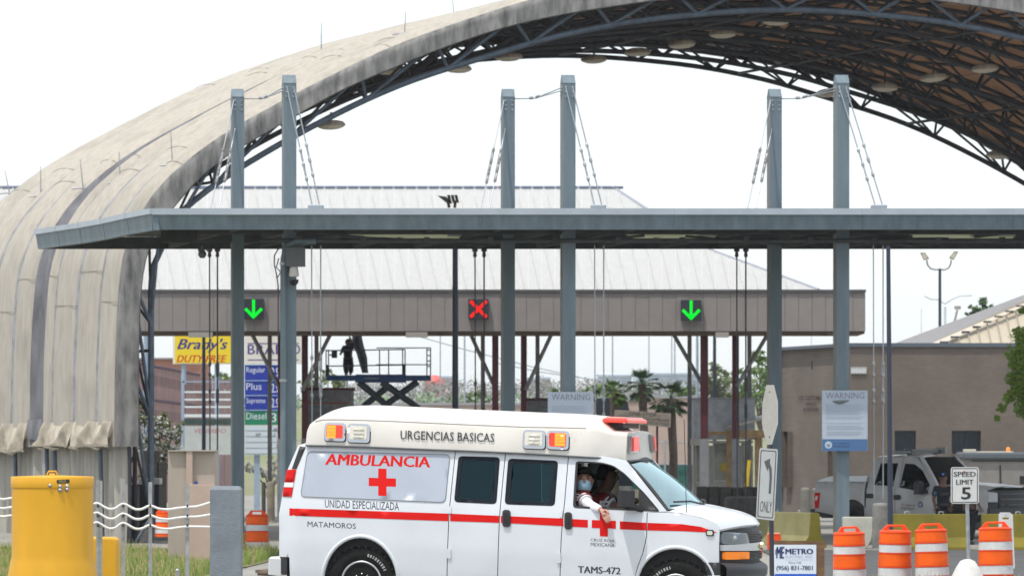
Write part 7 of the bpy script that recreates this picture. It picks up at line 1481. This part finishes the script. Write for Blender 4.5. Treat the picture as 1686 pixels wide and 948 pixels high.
# tan masonry wall with posts
YW = 215.0; M_tan = mat('wall_tan', (.44,.34,.28), .9, col2=(.38,.29,.25), scale=.8); tw_ = thing('masonry_wall', 'long low tan masonry wall across the background behind the palms', 'wall', P(860, 880, YW))
for k, (x0, x1, y) in enumerate(((560,700,667),(700.6,840,667),(840.6,985,667),(985.6,1062,660),(1062.6,1146,655))): mb = MB(); a, b = P(x0, y, YW), P(x1, y, YW); mb.box(a.x, YW, 0, b.x, YW+.3, a.z); mb.build('wall_section', M_tan, tw_); mb = MB(); mb.box(a.x, YW-.06, a.z, b.x, YW+.36, a.z+.12); mb.build('coping', mat('coping_grey', (.30,.30,.31), .8), tw_)
# reddish fence wall at the left
YF2 = 225.0; rf = thing('board_fence', 'tall reddish brown fence wall sloping down behind the vault leg', 'fence', P(290, 880, YF2))
x = 190
while x < 372:
    y = interp([(190,598),(235,598),(330,620),(372,625)], x)+random.Random(x).uniform(-.6, .6); mb = MB(); a, b = P(x+.4, y, YF2), P(x+9.6, y, YF2); mb.box(a.x, YF2, 0, b.x, YF2+.12, a.z); mb.build('fence_panel', mat('fence_red', (.24,.16,.15), .85, col2=(.18,.13,.14), scale=1.5, stretch=(3,3,.3)), rf); x += 10
for ya, yb in ((597,617),(655,668)): mb = MB(); mb.tube(P(225, ya, YF2-.2), P(330, yb, YF2-.2), .07, 5); mb.build('fence_rail', mat('rail_plum', (.07,.05,.07), .7), rf)
br_ = thing('brick_house', 'small brick red building behind the fence under the shop sign', 'building', P(300, 700, 260)); mb = MB(); fbox(mb, 190, 590, 330, 700, 260, 8); mb.build('wall', mat('brick_red', (.36,.17,.12), .9, var=.15, scale=.6), br_)
mb = MB(); fbox(mb, 188, 588.5, 332, 591, 259.8, 8.4); mb.build('roof_edge', mat('roof_edge_grey', (.3,.3,.3), .8), br_)
# distant sheds and tank
def shed(label, x0, y0, x1, Y, m, rf_=None):
    o = thing('warehouse', label, 'building', P((x0+x1)/2, 700, Y), 'hazy distant warehouses'); mb = MB(); fbox(mb, x0, y0, x1, 705, Y, 20); mb.build('wall', m, o)
    mb = MB(); a, b = P(x0-1, y0, Y), P(x1+1, y0, Y); mb.add([a+V3((0,-.3,0)), b+V3((0,-.3,0)), b+V3((0,20,.6)), a+V3((0,20,.6)), a+V3((0,-.3,.25)), b+V3((0,-.3,.25)), b+V3((0,20,.85)), a+V3((0,20,.85))], [(0,1,5,4),(4,5,6,7),(0,3,2,1)]); mb.build('roof', rf_ or mat('hazed_shed_roof', (.42,.47,.52), .6), o)
    for k in range(3): xx = x0+(x1-x0)*(.2+.25*k); mb = MB(); fbox(mb, xx, y0+6, xx+5, y0+14, Y-.1, .1); mb.build('door', mat('hazed_shed_door', (.30,.36,.42), .7), o)
    return o
M_sh = mat('hazed_shed_wall', (.46,.54,.60), .8)  # far sheds: distance haze is put into the pale wall, roof and door colours
shed('long warehouse tinted pale blue with haze between the palms and the right maroon post', 1048, 617, 1166, 620, M_sh); shed('low warehouse tinted pale with haze behind the middle palms', 985, 620, 1040, 640, mat('hazed_shed_wall2', (.60,.66,.70), .8)); shed('pale hazy factory behind the second maroon post', 866, 624, 906, 600, mat('hazed_shed_wall3', (.55,.56,.60), .8)); shed('small hazy building low behind the faint poles', 722, 622, 752, 600, mat('hazed_shed_wall4', (.58,.50,.50), .8))
tk = thing('storage_tank', 'round red storage tank beyond the right end of the scissor lift', 'tank', P(715, 640, 420)); p = P(715, 640, 420); mb = MB(); mb.lathe([(.85,-1), (.9, .4), (.8, .75), (.4, 1.15), (.001, 1.2)], p, 20); mb.build('shell', mat('tank_red', (.62,.13,.11), .6), tk); mb = MB(); mb.tube(p+V3((0,0,-1)), (p.x, p.y, 0), .3, 8); mb.build('stand', M_pg, tk)
# green screen fence and post-and-wire in front of the tan wall
gf = thing('screen_fence', 'green windbreak screen on a wire fence below the tan wall', 'fence', P(1118, 880, 200)); mb = MB(); fbox(mb, 1040, 764, 1143, 805, 200, .05); mb.build('screen', mat('screen_green', (.03,.12,.10), .8, var=.2), gf)
for x in (1065, 1095, 1135): mb = MB(); mb.tube((P(x,0,199.9).x, 199.9, 0), P(x, 724, 199.9), .05, 6); mb.build('fence_post', M_galv, gf)
for y in (728, 764): mb = MB(); mb.tube(P(1040, y, 199.9), P(1143, y, 199.9), .03, 5); mb.build('fence_wire', M_galv, gf)
ds = thing('dark_screen', 'black covered trailer shape behind the middle tie rods', 'trailer', P(1005, 880, 190)); mb = MB(); mb.prism([(982,655),(1020,655),(1033,661),(1040,690),(1042,800),(980,800)], lambda x, y, w_: P(x, y, 190)+V3((0, 2*w_, 0))); mb.build('cover', mat('cover_black', (.015,.018,.03), .8), ds)
for x in (995, 1025): mb = MB(); p = P(x, 0, 190); mb.lathe([(.15,-.1),(.36,-.1),(.36,.1),(.15,.1)], (p.x, 190, .36), 14, Matrix.Rotation(math.radians(90), 4, 'X')); mb.build('wheel', M_rub, ds)
# ------------------------------------------------------------------ left foreground
M_yel = mat('housing_yellow', (.66,.34,.006), .5, wear=((.40,.21,.02), .64, .78, 3.5, (2,2,.4)), var=.07, scale=2, stretch=(1,1,.3)); Yy = S(120); p = P(86.5, 1004, Yy)
yh = thing('yellow_housing', 'large yellow cylindrical barrier housing with a bolted lid band', 'barrier housing', (p.x, Yy, zg(p.x, Yy))); z0 = yh.location.z-.05; zt_ = P(0, 784, Yy).z; R_ = 68/120
mb = MB(); mb.lathe([(R_*1.16, z0), (R_*1.15, z0+.05), (R_*1.02, P(0,925,Yy).z), (R_*.985, P(0,915,Yy).z), (R_*.985, P(0,802,Yy).z)], (p.x, Yy, 0), 64); mb.build('drum', M_yel, yh)
mb = MB(); mb.lathe([(R_*1.0, P(0,802.5,Yy).z), (R_*1.005, P(0,801,Yy).z), (R_*1.005, zt_-.01), (R_*.99, zt_), (.001, zt_+.02)], (p.x, Yy, 0), 64); mb.build('lid_band', M_yel, yh)
mb = MB(); c = P(86, 781, Yy); mb.path([c+V3((-.07, 0, 0)), c+V3((-.05, 0, .045)), c+V3((.05, 0, .045)), c+V3((.07, 0, 0))], .014, 6); mb.path([c+V3((-.04, 0, 0)), c+V3((.04, 0, 0))], .02, 6); mb.build('lifting_eye', M_yel, yh)
def oncyl(x, y, e=.0): q = P(x, y, Yy-R_); dx = min(.99, abs(q.x-p.x)/R_); q = P(x, y, Yy-R_*math.sqrt(1-dx*dx)-e); return q
mb = MB(); mb.add([oncyl(x, y, .012) for x, y in ((93.5,795),(104,795),(114.5,794.5),(114.5,788.5),(104,789),(93.5,789.5))], [(0,1,4,5),(1,2,3,4)]); mb.build('data_plate', mat('plate_black', (.02,.02,.02), .4), yh)
mb = MB(); text(mb, 'BARRIER', lambda a, b: oncyl(97+12*a, 793.5-3.4*b, .018)); 
tx_ = mb.build('plate_lettering', mat('plate_gold', (.5,.42,.15), .5), yh)
for x, y in ((99,800.5),(99,806.5),(110.5,800),(110.5,805.5),(82.5,799),(151,799)):
    mb = MB(); mb.lathe([(.030 if x > 90 and x < 140 else .02, 0), (.026, .02), (.001, .024)], oncyl(x, y, .0), 8, Matrix.Rotation(math.radians(90), 4, 'X')); mb.build('bolt', M_galv, yh)
Yy2 = S(110); p2 = P(160, 0, Yy2); y2 = thing('yellow_housing', 'small yellow round topped housing tucked behind the large drum', 'barrier housing', (P(172,0,Yy2).x, Yy2, zg(P(172,0,Yy2).x, Yy2)))
a, b = P(140, 0, Yy2).x, P(193, 0, Yy2).x; zb_ = y2.location.z-.05; zt2 = P(0, 884, Yy2).z
mb = MB(); pl = [(a, zb_), (b, zb_), (b, zt2-.09), (b-.015, zt2-.035), (b-.05, zt2-.006), (b-.09, zt2), (a, zt2)]; mb.prism(pl, lambda u, v, w_: V3((u, Yy2+.6*w_, v))); mb.build('body', M_yel, y2, bevel=.03)
# grey concrete post
Yc = S(119); cp = thing('concrete_post', 'square grey concrete post with chamfered top between the cable fence and the ambulance', 'post', (P(371,0,Yc).x, Yc, zg(P(371,0,Yc).x, Yc)))
mb = MB(); a = P(345.5, 0, Yc).x; b = P(397, 0, Yc).x; zt3 = P(0, 800, Yc).z; z_ = cp.location.z-.1; c_ = .035
M_gc = mat('grey_concrete', (.22,.25,.285), .85, col2=(.16,.185,.21), scale=2.2, bump=.35, bscale=30, wear=((.12,.13,.14), .60, .72, 3, (1.5,1.5,.5)))
mb.add([V3(q) for q in ((a,Yc,z_),(b,Yc,z_),(b,Yc+.42,z_),(a,Yc+.42,z_),(a,Yc,zt3-.05),(b,Yc,zt3-.05),(b,Yc+.42,zt3-.05),(a,Yc+.42,zt3-.05),(a+c_,Yc+c_,zt3),(b-c_,Yc+c_,zt3),(b-c_,Yc+.38,zt3),(a+c_,Yc+.38,zt3))], [(3,2,1,0),(0,1,5,4),(1,2,6,5),(2,3,7,6),(3,0,4,7),(4,5,9,8),(5,6,10,9),(6,7,11,10),(7,4,8,11),(8,9,10,11)]); mb.build('shaft', M_gc, cp, bevel=.008)
# cable fence
Yf = S(114); cf = thing('cable_fence', 'galvanised post fence with three sagging white hoses between the yellow drum and the grey post', 'fence', (P(250,0,Yf).x, Yf, zg(P(250,0,Yf).x, Yf)))
for x, yt, w_ in ((-12,790,6),(161,789,5.5),(166,791,5.5),(203,788,6),(247.5,793,6),(308.5,796,6.5)):
    mb = MB(); q = P(x, yt, Yf+.05); w2 = w_/228; g = zg(q.x, Yf)-.2; mb.box(q.x-w2, Yf+.03, g, q.x+w2, Yf+.045, q.z); mb.box(q.x-w2*.35, Yf+.045, g, q.x+w2*.35, Yf+.09, q.z); mb.build('post', M_galv, cf)
M_hose = mat('hose_white', (.72,.72,.70), .5)
for row in ((829.5,837,829,837.5,832,837.5,835,833,827.5), (845,853,845,853.5,848,853.5,851,850,847.5), (861,869,860.5,869.5,864,869.5,867,866.5,868)):
    xs_2 = (155,178,203,226,247,278,308,330,347); pts = [(155, row[0]), (161, row[0]-1.5), (178, row[1]), (190, row[1]-.8), (203, row[2]), (222, row[3]), (234, row[3]-.2), (247, row[4]), (262, row[5]-.6), (278, row[5]+.6), (292, row[6]+1), (308, row[6]-.5), (325, row[7]), (347, row[8]-1)]
    mb = MB(); mb.path([P(a, b, Yf-.02) for a, b in crom(pts, 60)], .018, 8); mb.build('hose', M_hose, cf)
for row in (819, 834, 847.5): mb = MB(); mb.path([P(a, b, Yf-.02) for a, b in crom([(-40,row+3),(-12,row),(4,row+2.5),(20,row+.5),(40,row)], 24)], .018, 8); mb.build('hose', M_hose, cf)
for x in (161, 203, 247.5, 308.5):
    for k, y in enumerate((830, 846, 862)): mb = MB(); q = P(x, y+2, Yf-.03); mb.lathe([(.022,-.012),(.022,.012)], q, 6, Matrix.Rotation(math.radians(90), 4, 'Y')); mb.build('hose_tie', M_sgb, cf)
# beige cabinets
Yk = S(80); M_bei = mat('cabinet_beige', (.40,.34,.29), .8, var=.1, scale=1.5, stretch=(1,1,.4)); M_pk = mat('cabinet_pink', (.46,.35,.29), .8, var=.08, scale=1.5)
kb = thing('beige_cabinet', 'tall beige concrete cabinet with a blue label and lifting eyes behind the cable fence', 'cabinet', (P(316,0,Yk).x, Yk, zg(P(316,0,Yk).x, Yk))); g = kb.location.z-.1
for nm, x0, x1, yt, yb, d, dep, m in (('left_block',276.5,308,742,None,.0,1.2,M_bei),('corner_strip',306.5,317,742,None,-.08,.3,M_pk),('right_block',316,354,741.5,797,.04,1.2,M_bei),('front_block',312,354,797,None,-.10,1.2,M_pk)):
    mb = MB(); a, b = P(x0, yt, Yk+d), P(x1, yt, Yk+d); mb.box(a.x, Yk+d, g if yb is None else P(0, yb, Yk).z, b.x, Yk+d+dep, a.z); mb.build(nm, m, kb, bevel=.012)
mb = MB(); fbox(mb, 276, 740.5, 355, 742.3, Yk-.1, 1.4); mb.build('cap_slab', mat('slab_pale', (.46,.43,.38), .8), kb)
mb = MB(); fbox(mb, 321, 792, 325.5, 797, Yk+.03, .02); mb.build('blue_label', mat('label_blue', (.01,.10,.50), .5), kb)
for x in (299.5, 329): mb = MB(); c = P(x, 737, Yk+.3); mb.path([c+V3((.035*math.cos(t*.628), 0, .04*math.sin(t*.628))) for t in range(11)], .010, 5); mb.tube(c-V3((0,0,.04)), c-V3((0,0,.1)), .012, 5); mb.build('lifting_eye', M_galv, kb)
mb = MB(); fbox(mb, 277, 925, 354, 926.5, Yk-.12, .05); mb.build('plinth_line', mat('line_brown', (.2,.16,.13), .8), kb)
# small stake and dark dumpsters behind the lattice leg
st_ = thing('stake', 'short grey pipe stake standing in the grass before the cabinet', 'stake', P(292, 950, S(112))); mb = MB(); mb.tube(P(292, 965, S(112)), P(292, 939.5, S(112)), .028, 8); mb.ball(P(292, 939, S(112)), .034, 8); mb.build('pipe', M_galv, st_)
Yd = 150.0; M_dk = mat('bin_black', (.018,.018,.022), .7, var=.3)
db = thing('waste_bin', 'black bin with a white lid standing inside the vault leg', 'bin', (P(240,0,Yd).x, Yd, zg(P(240,0,Yd).x, Yd))); mb = MB(); fbox(mb, 196, 797, 262, 900, Yd, 1.0); mb.build('body', M_dk, db, bevel=.03); mb = MB(); fbox(mb, 228, 787, 263, 797, Yd-.05, 1.1); mb.build('lid', mat('lid_white', (.62,.62,.62), .5), db, bevel=.02)
for lb_, x0, x1, yt in (('dark grey square pier behind the lattice leg', 236, 262, 741), ('dark timber pier beside the beige cabinet', 258, 273, 760)):
    o = thing('square_pier', lb_, 'pier', (P((x0+x1)/2,0,Yd+4).x, Yd+4, 0)); mb = MB(); fbox(mb, x0, yt, x1, 890, Yd+4, .5); mb.build('shaft', mat('pier_dark', (.07,.065,.06), .85, var=.3), o, bevel=.02)
mach = thing('steel_frame', 'dark steel braced frame under the end of the vault skirt', 'steel frame', VQ((210, 905), .02)); Y = VY0+.7
for (xa, ya, xb, yb) in ((199,735,199,900),(208,735,208,900),(222,735,222,900),(199,745,222,800),(222,745,199,800),(199,830,222,880),(199,812,222,812)): mb = MB(); mb.tube(P(xa, ya, Y), P(xb, yb, Y), .06 if xa == xb else .035, 6); mb.build('frame_member', M_truss, mach)
mb = MB(); fbox(mb, 200, 800, 226, 897, Y+.3, .8); mb.build('equipment_cabinet', M_dk, mach)
# ------------------------------------------------------------------ the hazy air
hm = bpy.data.materials.new('hazy_air'); hm.use_nodes = True; hN = hm.node_tree.nodes; hN.remove(hN['Principled BSDF'])
pv = hN.new('ShaderNodeVolumePrincipled'); pv.inputs['Color'].default_value = (.90, .94, 1, 1); pv.inputs['Density'].default_value = .00014; pv.inputs['Anisotropy'].default_value = .2
hm.node_tree.links.new(pv.outputs[0], hN['Material Output'].inputs['Volume'])
mb = MB(); mb.box(-2600, -100, -1.5, 2600, 4100, 34); tag(mb.build('haze', hm), 'thin pale haze in the air over the crossing', kind='stuff')
